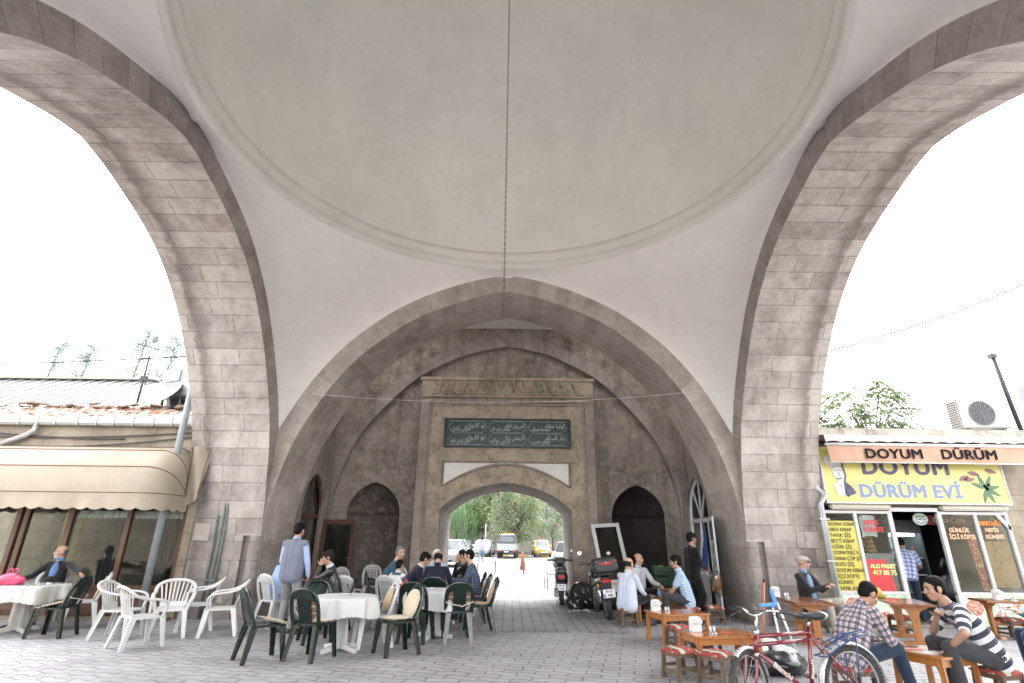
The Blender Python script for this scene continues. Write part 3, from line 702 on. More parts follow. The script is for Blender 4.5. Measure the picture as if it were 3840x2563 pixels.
m_tile = simple('clay_tile', (.19, .075, .045), .85, .35, 7, .3, 30); m_tile2 = simple('lichen_tile', (.18, .15, .11), .9, .35, 6, .3, 30)
m_sheetm = simple('sheet_metal', (.19, .187, .19), .45, .12, 1.5, metal=.3)
# near side of the two side streets: plain low shop rows behind the viewer's left and right
for sg, l in ((-1, 'low stone shop row on the near side of the left street'), (1, 'low stone shop row on the near side of the right street')):
    nb = empty('shop_row', (sg*18, -3, 0), 0, l, 'building', 'near shop rows')
    mb = MB(); mb.box(-11.2, 11.2, -5, 4.4, 0, 4.3); mb.build('wall', m_shopstone, nb)
    mb = MB(); mb.box(-11.3, 11.3, -5.2, 4.7, 4.304, 4.6); mb.build('roof', m_tile2, nb)
# ---------------- left: cafe shop ----------------
cafe = empty('cafe_building', (-9.8, 11.6, 0), 0, 'low stone cafe with brown window front and a cream canopy, left of the hall', 'shop')
mb = MB(); mb.plate([(-22, 0), (-6.45, 0), (-6.45, 3.78), (-22, 3.78)], [[(-14.5, .02), (-6.62, .02), (-6.62, 2.35), (-14.5, 2.35)]], F(11.62), .3); mb.box(-22, -6.45, 11.93, 12.0, 2.4, 3.78); grp(mb, 'stone_wall', m_shopstone, cafe)
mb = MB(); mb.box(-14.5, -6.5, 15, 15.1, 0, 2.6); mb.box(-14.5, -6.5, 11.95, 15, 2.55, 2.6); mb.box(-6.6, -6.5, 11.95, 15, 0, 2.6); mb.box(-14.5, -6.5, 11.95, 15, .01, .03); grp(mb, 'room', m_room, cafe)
mb = MB(); fy0, fy1 = 11.63, 11.72
for x, w in ((-6.66, .08), (-7.82, .10), (-9.03, .11), (-9.95, .10), (-10.12, .10), (-11.3, .1), (-12.5, .1)): mb.box(x-w/2, x+w/2, fy0, fy1, 0, 2.32)
mb.box(-14.5, -6.62, fy0-.015, fy1+.003, .52, .60); mb.box(-14.5, -6.62, fy0-.003, fy1+.003, 2.26, 2.34); grp(mb, 'window_frame', m_brown, cafe, bevel=.006)
mb = MB(); mb.box(-14.5, -6.62, 11.65, 11.70, .05, .52)
for x in (-7.3, -8.4, -9.5, -10.7): mb.box(x-.42, x+.42, 11.632, 11.65, .13, .45)
grp(mb, 'kick_panel', m_brown, cafe, bevel=.006)
mb = MB(); mb.box(-14.5, -6.62, 11.672, 11.678, .60, 2.26); grp(mb, 'window_pane', m_wglass, cafe)
mb = MB(); mb.box(-14.5, -6.5, 11.35, 11.62, 0, .05); grp(mb, 'doorstep', m_shopstone, cafe)
# lace along the top of the panes, hanging as small folds
m_lace = simple('white_lace', (.62, .63, .60), .9, .2, 30)
mb = MB(); n = 150
for i in range(n):
    x0, x1 = -9.0+i*2.3/n, -9.0+(i+1)*2.3/n; y0, y1 = 11.80+.018*sin(i*.9), 11.80+.018*sin((i+1)*.9)
    zb = 1.86+.022*abs(sin(i*.42)); zc = 1.86+.022*abs(sin((i+1)*.42)); mb.quad((x0, y0, zb), (x1, y1, zc), (x1, y1, 2.02), (x0, y0, 2.02))
grp(mb, 'lace_curtain', m_lace, cafe)
m_drape = simple('grey_drape', (.10, .097, .09), .9, .2, 5)
mb = MB()
for x0, x1 in ((-10.0, -9.3), (-8.75, -8.35), (-7.6, -7.25)):
    n = 24
    for i in range(n):
        a, b = x0+(x1-x0)*i/n, x0+(x1-x0)*(i+1)/n; mb.quad((a, 12.4+.03*sin(i*1.7), .3), (b, 12.4+.03*sin((i+1)*1.7), .3), (b, 12.4+.03*sin((i+1)*1.7), 2.4), (a, 12.4+.03*sin(i*1.7), 2.4))
grp(mb, 'drape', m_drape, cafe)
mb = MB()
for x in (-9.25, -8.98): mb.box(x-.06, x+.06, 11.85, 11.9, .6, 2.3)
grp(mb, 'inner_door_frame', simple('yellow_frame', (.30, .24, .06), .6), cafe)
# gutter with clips, clay tiles behind it
mb = MB(); prof = [(11.60, 3.96), (11.60, 3.80), (11.55, 3.775), (11.46, 3.775), (11.42, 3.82), (11.42, 3.96), (11.435, 3.96)]
for a, b in zip(prof, prof[1:]): mb.quad((-22, a[0], a[1]), (-6.72, a[0], a[1]), (-6.72, b[0], b[1]), (-22, b[0], b[1]))
mb.quad((-6.72, 11.6, 3.96), (-6.72, 11.6, 3.775), (-6.72, 11.42, 3.775), (-6.72, 11.42, 3.96))
for i in range(24): x = -6.8-i*.42-random.random()*.08; mb.box(x-.012, x+.012, 11.41, 11.6, 3.765, 3.968)
grp(mb, 'gutter', m_offw, cafe)
mb = MB(); mb.tube([(-10.25, 11.5, 3.79), (-10.25, 11.5, 3.66), (-10.4, 11.5, 3.55), (-11.1, 11.52, 3.28)], .055, 10); grp(mb, 'downpipe', m_offw, cafe)
def tile_rows(rows, x0, x1, pitch, r, jit):
    mb = MB()
    for (y, z, L) in rows:
        x = x0
        while x < x1:
            j = random.uniform(-jit, jit); dz = random.uniform(-jit, jit)*.6
            P = [(r*cos(t), r*.62*sin(t)) for t in [pi*k/6 for k in range(7)]]; tilt = random.uniform(-.08, .08)*jit*20
            n0 = len(mb.v)
            for yy, zz, k in ((y+j, z+dz, 1.0), (y+L+j, z+dz+L*.36, .86)):
                mb.v += [(x+u*k+tilt*(yy-y), yy, zz+v*k) for u, v in P]
            mi = 0 if random.random() < .6 else 1
            for i in range(6): mb.face((n0+i, n0+i+1, n0+7+i+1, n0+7+i), None, mi, True)
            mb.face(tuple(n0+i for i in range(7)), None, mi); x += pitch*random.uniform(.92, 1.1)
    return mb
random.seed(11)
mb = tile_rows([(11.62+.26*i, 3.93+.095*i, .36) for i in range(6)], -15, -6.75, .22, .105, .03); grp(mb, 'roof_tiles', [m_tile, m_tile2], cafe, norm=False)
mb = MB(); mb.quad((-15, 11.6, 3.90), (-6.72, 11.6, 3.90), (-6.72, 13.4, 4.50), (-15, 13.4, 4.50)); mb.quad((-6.72, 11.6, 3.9), (-6.72, 11.6, 3.7), (-6.72, 13.4, 3.7), (-6.72, 13.4, 4.5)); grp(mb, 'roof', m_tile2, cafe)
# broken ridge tiles and a strip of corrugated sheet
mb = MB(); random.seed(4)
for i in range(46):
    x = random.uniform(-12, -7.2); y = 13.1+random.uniform(-.2, .3); M_ = Matrix.Translation((x, y, 4.5+random.uniform(0, .1))) @ Matrix.Rotation(random.uniform(-.6, .6), 4, 'Z') @ Matrix.Rotation(random.uniform(-.4, .4), 4, 'X')
    mb.box(-.13, .13, -.06, .06, -.02, .03, random.choice((0, 1, 1)), M_)
grp(mb, 'broken_tiles', [m_tile, m_tile2], cafe, bevel=.012)
mb = MB(); n = 60
for i in range(n):
    a, b = -8.4+i*1.7/n, -8.4+(i+1)*1.7/n; za, zb = 4.62+.03*sin(i*1.3), 4.62+.03*sin((i+1)*1.3); mb.quad((a, 13.3, za), (b, 13.3, zb), (b, 13.9, zb+.2), (a, 13.9, za+.2), sm=True)
grp(mb, 'corrugated_sheet', m_offw, cafe)
mb = MB()
for pts in (sag((-13, 11.55, 3.45), (-6.5, 11.58, 3.62), .22), sag((-13, 11.56, 3.6), (-6.6, 11.58, 3.68), .12), sag((-12, 11.57, 3.68), (-8.3, 11.57, 3.5), .05)): mb.tube(pts, .016, 5)
grp(mb, 'cables', simple('black_cable', (.05, .045, .045), .7), cafe)
# hooped canopy: frames hinged at the wall, rounded corner, scalloped skirt
HY, HZ, RC, XE = 11.58, 2.30, 1.0, -6.62
def hoop(th, n=10, rad=.46):
    # frame at angle th: from the far left along the front bar, round the corner, back to the hinge
    L = [(-16, RC), (-12, RC), (-9, RC), (XE-rad, RC)]+[(XE-rad+rad*sin(pi/2*i/n), RC-rad+rad*cos(pi/2*i/n)) for i in range(1, n+1)]+[(XE, (RC-rad)*k) for k in (.66, .33, .02)]
    return [(x, HY-.02-q*cos(th), HZ+q*sin(th)*1.02) for x, q in L]
mb = MB(); TH_ = [radians(a) for a in range(0, 91, 6)]; rows = [hoop(t) for t in TH_]; L = len(rows[0])
for k, r in enumerate(rows):
    sagk = .018*sin(pi*((k % 5)/5)); mb.v += [(x, y+sagk*.5, z-sagk) for x, y, z in r]
for k in range(len(rows)-1):
    for i in range(L-1): mb.face((k*L+i, k*L+i+1, (k+1)*L+i+1, (k+1)*L+i), None, 0, True)
grp(mb, 'canopy', m_cream, cafe)
mb = MB()
for a in (0, 30, 60, 88): mb.tube([(x, y-.004*cos(radians(a)), z+.006) for x, y, z in hoop(radians(a))], .008, 5)
grp(mb, 'canopy_piping', m_pipe, cafe)
# skirt
h0 = hoop(0, 14); path = [Vector(p) for p in h0]; ln = [0]
for a, b in zip(path, path[1:]): ln.append(ln[-1]+(b-a).length)
def along(d):
    for i in range(len(path)-1):
        if d <= ln[i+1]: return path[i].lerp(path[i+1], (d-ln[i])/(ln[i+1]-ln[i]))
    return path[-1]
mb = MB(); n = 560; tot = ln[-1]
for i in range(n+1):
    p = along(tot*i/n); d = tot*i/n; drop = .27+.045*abs(sin(d*pi/.30)); w = .012*sin(d*5.1)+.008*sin(d*13)
    mb.v += [(p.x, p.y-.003, p.z), (p.x, p.y-.012+w, p.z-drop*.6), (p.x, p.y-.02+w*1.6, p.z-drop)]
for i in range(n):
    for k in range(2): mb.face((i*3+k, i*3+3+k, i*3+4+k, i*3+1+k), None, 0, True)
grp(mb, 'canopy_skirt', m_cream, cafe)
# loose flap of canvas tied to the pier at the end
mb = MB(); nx, nz = 8, 10
for j in range(nz+1):
    for i in range(nx+1):
        u, v = i/nx, j/nz; mb.v.append((-6.62+.36*u*(.72+.28*v), 11.42+.05*sin(u*5+v*3)-.12*(1-u)*v, 2.12+1.2*v+.1*u*(1-v)))
for j in range(nz):
    for i in range(nx): mb.face((j*(nx+1)+i, j*(nx+1)+i+1, (j+1)*(nx+1)+i+1, (j+1)*(nx+1)+i), None, 0, True)
grp(mb, 'canopy_flap', m_cream, cafe)
mb = MB(); mb.tube([(-6.60, 11.30, 3.30), (-6.60, 11.385, 2.32), (-6.36, 11.385, 2.36), (-6.28, 11.385, 3.28)], .009, 5, closed=True); grp(mb, 'flap_piping', m_pipe, cafe)
# steel pole and green conduits
mb = MB(); mb.tube([(0, 0, 0), (0, 0, 7.2)], .07, 10); tag(mb.build('steel_pole', simple('painted_steel', (.22, .24, .245), .5, .15, 3), None, (-6.86, 11.2, 0)), 'tall grey steel pole rising through the cream canopy', 'pole')
m_cond = simple('green_conduit', (.13, .155, .14), .6, .25, 6)
mb = MB()
for x, z1 in ((-5.98, 1.95), (-5.86, 2.6), (-5.80, 2.9)): mb.tube([(x, 11.655, .03), (x, 11.655, z1)], .028, 8)
mb.tube([(-5.80, 11.655, 2.9), (-5.80, 11.66, 3.75), (-5.86, 11.66, 3.86), (-6.6, 11.66, 3.9)], .012, 6); mb.tube([(-5.86, 11.655, 2.6), (-5.84, 11.66, 3.4), (-5.95, 11.66, 3.5), (-6.6, 11.6, 3.42)], .014, 6)
for x, z in ((-5.9, .7), (-5.9, 1.5), (-5.9, 2.3)): mb.box(x-.12, x+.12, 11.62, 11.69, z, z+.025)
hp(mb, 'conduit', m_cond)
# roof things
ant = empty('roof_antenna', (-10.0, 14, 4.5), 0, 'thin black roof aerial mast with crossed rods above the clay tiles', 'antenna')
m_blk = simple('dark_metal', (.015, .015, .015), .5, .2); m_alu = simple('aluminium', (.08, .09, .10), .5, .1)
mb = MB(); mb.tube([(0, 0, 0), (.02, 0, 1.75)], .03, 8); mb.tube([(.08, 0, .9), (.16, 0, 2.0)], .015, 6); mb.box(-.07, .1, -.05, .05, 1.0, 1.14); grp(MB(), 'x', m_blk, ant) if 0 else mb.build('mast', m_blk, ant)
mb = MB(); mb.tube([(-.42, 0, 2.08), (.30, 0, 1.9)], .024, 6)
for i in range(8): k = i/7; mb.tube([(-.42+.72*k, -.16, 2.08-.18*k), (-.42+.72*k, .16, 2.08-.18*k)], .011, 4)
mb.tube([(-.45, -.1, 1.3), (.42, .1, 1.12)], .01, 5); mb.tube([(-.45, .1, 1.2), (.42, -.1, 1.25)], .01, 5); mb.ell((0.05, 0, 2.22), (.1, .02, .12), 10, 6); mb.build('rods', m_alu, ant)
dish = empty('satellite_dish', (-8.95, 13.5, 4.45), 0, 'white satellite dish tipped up on the tiled roof beside a metal box', 'dish')
R_ = Matrix.Rotation(radians(24), 3, 'Y').inverted() @ Matrix.Rotation(radians(48), 3, 'X')
mb = MB(); prof = [(.01, 0), (.12, .004), (.25, .02), (.36, .045), (.45, .075), (.46, .08), (.45, .06), (.3, .01), (.01, -.02)]; mb.lathe(prof, 28); mb.v = [tuple(R_ @ Vector(p)+Vector((0, 0, .55))) for p in mb.v]; mb.build('reflector', m_white_f, dish)
mb = MB(); mb.bar((0, .1, .5), (.1, .25, 0), .05); mb.bar((.28, .2, .6), (.3, .2, .02), .04); mb.tube([tuple(R_ @ Vector((.4, 0, .07))+Vector((0, 0, .55))), tuple(R_ @ Vector((0, 0, .5))+Vector((0, 0, .55)))], .012, 5); mb.build('bracket', m_zinc, dish)
rb = empty('rooftop_cooler', (-8.6, 14.0, 4.55), -.35, 'pale sheet metal cooler box on iron legs behind the dish', 'cooler')
mb = MB(); mb.prism([(-.62, .42), (.5, .42), (.62, .95), (.15, 1.22), (-.62, 1.22)], lambda x, z, d: (x, d, z), -.45, .45); mb.build('casing', m_sheetm, rb, bevel=.02)
mb = MB(); mb.box(-.5, .05, -.475, -.45, .85, 1.15); mb.build('louvre', simple('cooler_opening', (.2, .22, .23), .5), rb)
mb = MB()
for x in (-.5, .45):
    for y in (-.38, .38): mb.bar((x, y, -.2), (x, y, .43), .05)
mb.build('iron_legs', m_iron, rb)
tinr = empty('metal_roof_shed', (-16, 15.5, 0), 0, 'shed with a long grey standing-seam metal roof behind the cafe', 'building')
mb = MB(); mb.quad((-24, 13.6, 4.68), (-8.3, 13.6, 4.68), (-10.7, 16.2, 6.13), (-24, 16.2, 6.13)); mb.quad((-8.3, 13.6, 4.68), (-10.7, 16.2, 6.13), (-10.7, 19, 4.7), (-8.3, 19, 4.7)); mb.quad((-24, 16.2, 6.13), (-10.7, 16.2, 6.13), (-10.7, 19, 4.7), (-24, 19, 4.7))
for i in range(36):
    x = -10.8-i*.37; mb.bar((x+.25, 13.6, 4.70), (x, 16.2, 6.15), .03, .05)
grp(mb, 'roof', m_sheetm, tinr)
mb = MB(); mb.bar((-24, 16.15, 6.16), (-10.75, 16.15, 6.16), .22, .05); grp(mb, 'ridge_cap', simple('ridge_cap_metal', (.3, .29, .22), .6, .3, 3), tinr)
mb = MB(); mb.box(-24, -8.4, 13.7, 18.9, 0, 4.66); grp(mb, 'wall', m_shopstone, tinr)
# ---------------- right: kebab shop ----------------
shop = empty('kebab_shop', (9, 11.6, 0), 0, 'kebab shop with yellow signboard, white window frames and a rolled awning, right of the hall', 'shop')
m_cream2 = simple('awning_cream', (.46, .41, .35), .85, .1, 3, .2, 8); m_peach = simple('awning_peach', (.40, .235, .16), .85, .1, 3, .2, 8); m_letter = simple('black_letter', (.008, .008, .012), .8, spec=.1)
mb = MB(); mb.plate([(6.55, 0), (24, 0), (24, 3.62), (6.55, 3.62)], [[(6.68, .02), (10.5, .02), (10.5, 2.3), (6.68, 2.3)]], F(11.68), .3); mb.box(6.55, 24, 12.0, 12.05, 2.4, 3.6); grp(mb, 'stone_wall', m_shopstone, shop)
mb = MB(); mb.box(6.5, 24, 11.5, 12.6, 3.64, 3.93); mb.box(6.5, 24, 12.58, 16, 3.5, 3.7); grp(mb, 'parapet', m_parapet, shop, bevel=.03)
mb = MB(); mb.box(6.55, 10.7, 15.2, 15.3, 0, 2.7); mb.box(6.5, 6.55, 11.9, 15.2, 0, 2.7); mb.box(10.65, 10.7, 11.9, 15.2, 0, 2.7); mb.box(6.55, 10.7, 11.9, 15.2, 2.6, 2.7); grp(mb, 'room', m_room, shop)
mb = MB(); mb.box(6.55, 10.7, 11.7, 15.2, .0, .06); grp(mb, 'floor', simple('shop_floor_tile', (.25, .23, .2), .3), shop)
fr = MB(); y0, y1 = 11.6, 11.68
for x, w in ((6.70, .06), (7.345, .07), (8.08, .09), (9.115, .09), (9.865, .07), (10.52, .07)): fr.box(x-w/2, x+w/2, y0, y1, .05, 2.2)
for a, b in ((6.67, 8.12), (9.07, 10.55)): fr.box(a, b, y0-.003, y1+.003, .60, .66); fr.box(a, b, y0-.003, y1+.003, 2.14, 2.2)
fr.box(8.08, 9.11, y0-.005, y1+.004, 2.19, 2.27); fr.bar((10.3, 11.63, 2.2), (10.55, 11.63, 1.85), .06, .08); grp(fr, 'shopfront_frame', m_white_f, shop, bevel=.008)
for a, b in ((6.73, 7.31), (7.38, 8.04), (9.16, 9.83), (9.90, 10.49)):
    mb = MB(); mb.box(a, b, 11.64, 11.645, .66, 2.14); grp(mb, 'window_pane', m_wglass, shop)
# pale green panel with printed dishes under the panes
m_gp = NT('printed_green_panel'); v = m_gp.tex('UV'); n_ = m_gp.noise(v, 2.4, 6, .65, .8)
m_gp.col(m_gp.ramp(n_, [(.0, (.18, .42, .2)), (.42, (.36, .56, .36)), (.5, (.62, .66, .55)), (.62, (.28, .5, .3)), (.9, (.2, .45, .15))])); m_gp.rough(.3)
for a, b in ((6.69, 8.1), (9.1, 10.52)): mb = MB(); mb.box(a, b, 11.612, 11.66, .05, .60); grp(mb, 'printed_panel', m_gp.m, shop)
m_meat = NT('printed_food'); v = m_meat.tex('UV'); m_meat.col(m_meat.ramp(m_meat.noise(v, 22, 6, .7, .5), [(.3, (.16, .03, .02)), (.45, (.42, .12, .08)), (.55, (.55, .38, .28)), (.68, (.62, .58, .5))])); m_meat.rough(.35)
m_plate = simple('printed_plate', (.7, .7, .66), .3)
for cx, cz, r, mt in ((6.95, .42, .17, 0), (7.75, .42, .12, 0), (7.55, .2, .14, 0), (9.35, .38, .2, 0), (9.85, .22, .15, 1), (10.2, .45, .1, 1)):
    mb = MB(); mb.poly([(cx+r*1.15*cos(2*pi*i/20), 11.610, cz+r*1.05*sin(2*pi*i/20)) for i in range(20)], 0); mb.poly([(cx+r*.85*cos(2*pi*i/20)*(1+.08*sin(i*3)), 11.607, cz+r*.75*sin(2*pi*i/20)) for i in range(20)], 1); grp(mb, 'printed_dish', [m_plate, m_meat.m], shop)
for a, b in ((6.82, 8.09), (9.12, 10.55)):
    mb = MB(); mb.box(a, b, 11.5, 11.64, 2.215, 2.335); grp(mb, 'shutter_box', simple('shutter_cream', (.42, .4, .33), .4, .06, 3), shop, bevel=.03)
# menu sheet, window stickers
m_yel = simple('menu_yellow', (.48, .42, .08), .45, .05, 3); m_red = simple('poster_red', (.50, .03, .035), .4); m_ltyel = simple('sticker_yellow', (.75, .66, .2), .5); m_dkol = simple('menu_ink', (.07, .055, .02), .6)
mb = MB(); mb.box(6.735, 7.31, 11.628, 11.634, .66, 1.99); grp(mb, 'menu_sheet', m_yel, shop)
menu = ['ADANA KEBAP', 'URFA KEBAP', 'TAVUK ŞİŞ', 'BEYTİ KEBAP', 'CİĞER ŞİŞ', 'DOMATESLİ K.', 'DANA ÇÖP ŞİŞ', 'KUZU ŞİŞ', 'DOYUM KEBAP', 'İÇLİ KÖFTE', 'KÜNEFE', 'YAYIK AYRAN']
def stext(nm, body, x, z, size, mat, y=11.62, off=.001, align='CENTER', sx=1.0, ext=.002, sp=1): return text(nm, body, size, mat, shop, facing(x-9, y-11.6, z), ext, off, align, sp, sx=sx)
for i, l in enumerate(menu): stext('menu_line', l, 6.755, 1.925-i*.111, .098, m_dkol, 11.624, .0016, 'LEFT', .84)
mb = MB(); mb.box(7.40, 7.80, 11.630, 11.636, .67, 1.25); mb.v = [(x+(.1 if x > 7.6 and z < 1 else 0), y, z) for x, y, z in mb.v]; grp(mb, 'red_poster', m_red, shop)
stext('sticker_lettering', 'ALO PAKET', 7.72, 1.12, .105, m_ltyel, 11.632, .005, sx=.95); stext('sticker_lettering', '417 80 75', 7.73, 1.0, .125, m_ltyel, 11.632, .004, sx=.95)
mb = MB(); mb.tube([(7.7+.09*cos(t), 11.655, .82+.11*sin(t)) for t in [pi*(-.5+i/14) for i in range(15)]], .003, 4); mb.tube([(7.68, 11.655, .84), (7.78, 11.655, .9)], .004, 4); mb.tube([(7.68, 11.655, .84), (7.77, 11.655, .76)], .004, 4); grp(mb, 'sketched_dial', simple('pink_ink', (.6, .3, .3), .6), shop)
stext('sticker_lettering', 'NEFİS', 7.66, 1.96, .13, m_red, 11.632, .004, sx=.85); stext('sticker_lettering', 'KÜNEFE', 7.69, 1.82, .13, m_red, 11.632, .004, sx=.9)
m_orl = simple('sticker_orange', (.75, .22, .03), .5); m_pkl = simple('sticker_pale_orange', (.72, .40, .25), .5)
stext('sticker_lettering', 'GÜNLÜK', 9.47, 1.83, .115, m_pkl, 11.632, .004, sx=.9); stext('sticker_lettering', 'İÇLİ KÖFTE', 9.5, 1.70, .115, m_pkl, 11.632, .004, sx=.85)
stext('sticker_lettering', 'TEREYAĞLI', 10.14, 1.97, .105, m_orl, 11.632, .004, sx=.9); stext('sticker_lettering', 'NEFİS', 10.15, 1.84, .105, m_pkl, 11.632, .004); stext('sticker_lettering', 'KÜNEFE', 10.18, 1.71, .105, m_pkl, 11.632, .004)
# food posters inside the right-hand panes
m_fp = NT('food_poster'); v = m_fp.tex('UV'); vo = m_fp.n('TexVoronoi'); vo.inputs['Scale'].default_value = 26; m_fp.l(v, vo.inputs['Vector']); m_fp.col(m_fp.mix(m_fp.ramp(vo.outputs['Distance'], [(.25, 1), (.5, 0)]), (.40, .04, .03), (.62, .46, .2))); m_fp.rough(.5)
mb = MB(); mb.prism([(9.62, 1.75), (9.83, 1.75), (9.83, .68), (9.70, .68)], F(11.68), 0, .01); grp(mb, 'food_poster', m_fp.m, shop)
m_fp2 = NT('dish_poster'); v = m_fp2.tex('UV'); m_fp2.col(m_fp2.ramp(m_fp2.noise(v, 11, 7, .75, .9), [(.25, (.03, .03, .02)), (.4, (.2, .05, .02)), (.52, (.42, .25, .05)), (.6, (.3, .1, .04)), (.75, (.5, .45, .35))])); m_fp2.rough(.4)
mb = MB(); mb.box(9.91, 10.48, 11.69, 11.70, .75, 1.62); grp(mb, 'dish_poster', m_fp2.m, shop)
mb = MB(); mb.box(9.2, 10.3, 12.2, 12.25, 1.95, 2.15); grp(mb, 'red_banner', simple('banner_red', (.2, .015, .015), .5), shop)
text('banner_lettering', 'Coca-Cola', .16, simple('banner_white', (.5, .45, .45), .5), shop, facing(.75, .59, 2.05), .002, .002)
# signboard
m_sign = NT('sign_yellow'); m_sign.col(m_sign.ramp(m_sign.noise(m_sign.tex('UV'), .5, 3), [(.35, (.50, .45, .13)), (.6, (.50, .47, .17)), (.75, (.44, .45, .24))])); m_sign.rough(.35)
mb = MB(); mb.box(6.74, 10.56, 11.45, 11.52, 2.345, 3.5); grp(mb, 'signboard', m_sign.m, shop)
mb = MB(); mb.box(6.72, 6.745, 11.435, 11.53, 2.33, 3.5); mb.box(10.555, 10.58, 11.435, 11.53, 2.33, 3.5); mb.box(6.745, 10.555, 11.435, 11.53, 2.33, 2.36); grp(mb, 'sign_frame', m_white_f, shop)
m_navy = simple('sign_purple', (.05, .04, .10), .5); m_blue = simple('sign_blue', (.14, .19, .30), .5); m_sw = simple('sign_white', (.50, .50, .48), .5); m_leafp = simple('printed_leaf', (.06, .13, .07), .5)
stext('sign_lettering', 'DOYUM', 8.52, 3.07, .44, m_navy, 11.442, .014, sx=1.12, sp=1.08); stext('sign_lettering', 'DÜRÜM EVİ', 8.52, 2.575, .36, m_sw, 11.446, .022, sx=1.08, sp=1.05); stext('sign_lettering', 'DÜRÜM EVİ', 8.52, 2.575, .36, m_blue, 11.440, .011, sx=1.08, sp=1.05)
# smiling cook printed on the sign
ck = MB(); f = F(11.444); X0, Z0 = 6.78, 2.42
def cp(L): return [(X0+u*.62, Z0+v*.95) for u, v in L]
ck.prism(cp([(.6, .05), (.33, .08), (.22, .29), (.4, .36), (.4, .42), (.3, .5), (.28, .66), (.12, .72), (.04, .8), (.1, .92), (.3, .98), (.52, .95), (.62, .9), (.62, .7), (.66, .5), (.6, .36), (.58, .28)]), f, -.005, 0, 0)
for L in ([(.3, .66), (.45, .72), (.64, .68)], [(.36, .6), (.42, .615), (.46, .6)], [(.52, .6), (.57, .615), (.61, .6)], [(.48, .57), (.52, .5), (.47, .49)], [(.38, .45), (.48, .41), (.57, .46)], [(.38, .45), (.48, .435), (.57, .46)], [(.42, .3), (.6, .2), (.78, .28)], [(.6, .2), (.55, .05)], [(.6, .2), (.68, .03)]): ck.tube([(x, 11.437, z) for x, z in cp(L)], .006, 4, 1)
for_sh = [(.6, .05), (.33, .08), (.22, .29), (.4, .36), (.4, .42), (.3, .5), (.28, .66), (.12, .72), (.04, .8), (.1, .92), (.3, .98), (.52, .95), (.62, .9), (.62, .7), (.66, .5), (.6, .36), (.78, .26), (.9, .12)]
ck.prism([(x+.045, z+.004) for x, z in cp(for_sh)], f, -.001, .004, 1)
grp(ck, 'printed_cook', [m_sw, m_navy], shop)
mb = MB()
def leaf(cx, cz, L, w, a, m): mb.prism([(cx+u*L*cos(a)-v*w*sin(a), cz+u*L*sin(a)+v*w*cos(a)) for u, v in ((0, 0), (.25, .5), (.5, .62), (.8, .35), (1, 0), (.8, -.35), (.5, -.62), (.25, -.5))], F(11.442), 0, .006, m)
for a in (.15, 1.0, 1.9, 2.75, -.5, -1.2, -1.9): leaf(10.12, 2.66, .32, .07, a, 0)
for dx, dz in ((0, 0), (.06, .05), (-.03, .06)): leaf(10.1+dx, 2.66+dz, .09, .06, dx*9, 2)
for cx, cz, a in ((9.7, 2.83, .1), (9.82, 2.99, -.2), (10.2, 3.05, -.25), (9.6, 2.82, .4)): leaf(cx, cz, .26, .08, a, 1)
grp(mb, 'printed_leaves', [m_leafp, simple('printed_spice', (.2, .1, .1), .6), simple('printed_olive', (.04, .05, .09), .4)], shop)
# rolled awning: cassette skirt, front bar, lettered valance
mb = MB(); n = 240
for i in range(n+1):
    x = 6.74+4.6*i/n; zb = 3.545+.028*abs(sin((x-6.74)*pi/.33)); w = .01*sin(x*9)
    mb.v += [(x, 11.30, 3.725), (x, 11.14+w*.3, 3.70), (x, 11.11+w, zb)]
for i in range(n):
    for k in range(2): mb.face((i*3+k, i*3+3+k, i*3+4+k, i*3+1+k), None, 0, True)
mb.quad((6.74, 11.3, 3.725), (11.34, 11.3, 3.725), (11.34, 11.55, 3.74), (6.74, 11.55, 3.74)); grp(mb, 'awning_skirt', m_cream2, shop)
mb = MB(); mb.tube([(6.74, 11.14, 3.50), (11.26, 11.14, 3.50)], .035, 10); mb.tube([(6.78, 11.16, 3.135), (11.30, 11.16, 3.135)], .014, 8); grp(mb, 'awning_bar', m_white_f, shop)
mb = MB(); n = 120
for i in range(n+1):
    x = 6.76+4.5*i/n; w = .012*sin(x*6)+.007*sin(x*15+1); mb.v += [(x, 11.135, 3.50), (x+.02, 11.15+w, 3.32), (x+.04, 11.155+w*.5, 3.14)]
for i in range(n):
    for k in range(2): mb.face((i*3+k, i*3+3+k, i*3+4+k, i*3+1+k), None, 0, True)
grp(mb, 'awning_valance', m_peach, shop)
stext('valance_lettering', 'DOYUM', 8.13, 3.305, .275, m_letter, 11.125, .007, sx=1.18, sp=1.05); stext('valance_lettering', 'DÜRÜM', 9.70, 3.305, .275, m_letter, 11.125, .007, sx=1.18, sp=1.05)
# downpipe
mb = MB(); mb.tube([(6.62, 11.56, 2.75), (6.62, 11.56, 2.62), (6.72, 11.53, 2.55), (6.72, 11.5, 2.45), (6.60, 11.5, 2.32), (6.60, 11.5, .1)], .062, 12)
for z in (2.0, 1.2, .5): mb.box(6.5, 6.7, 11.43, 11.6, z, z+.03)
grp(mb, 'downpipe', m_zinc, shop)
mb = MB(); mb.tube([(6.585, 11.436, 2.3), (6.585, 11.436, .1)], .006, 4); grp(mb, 'pipe_stripe', simple('pipe_blue', (.12, .22, .45), .5), shop)
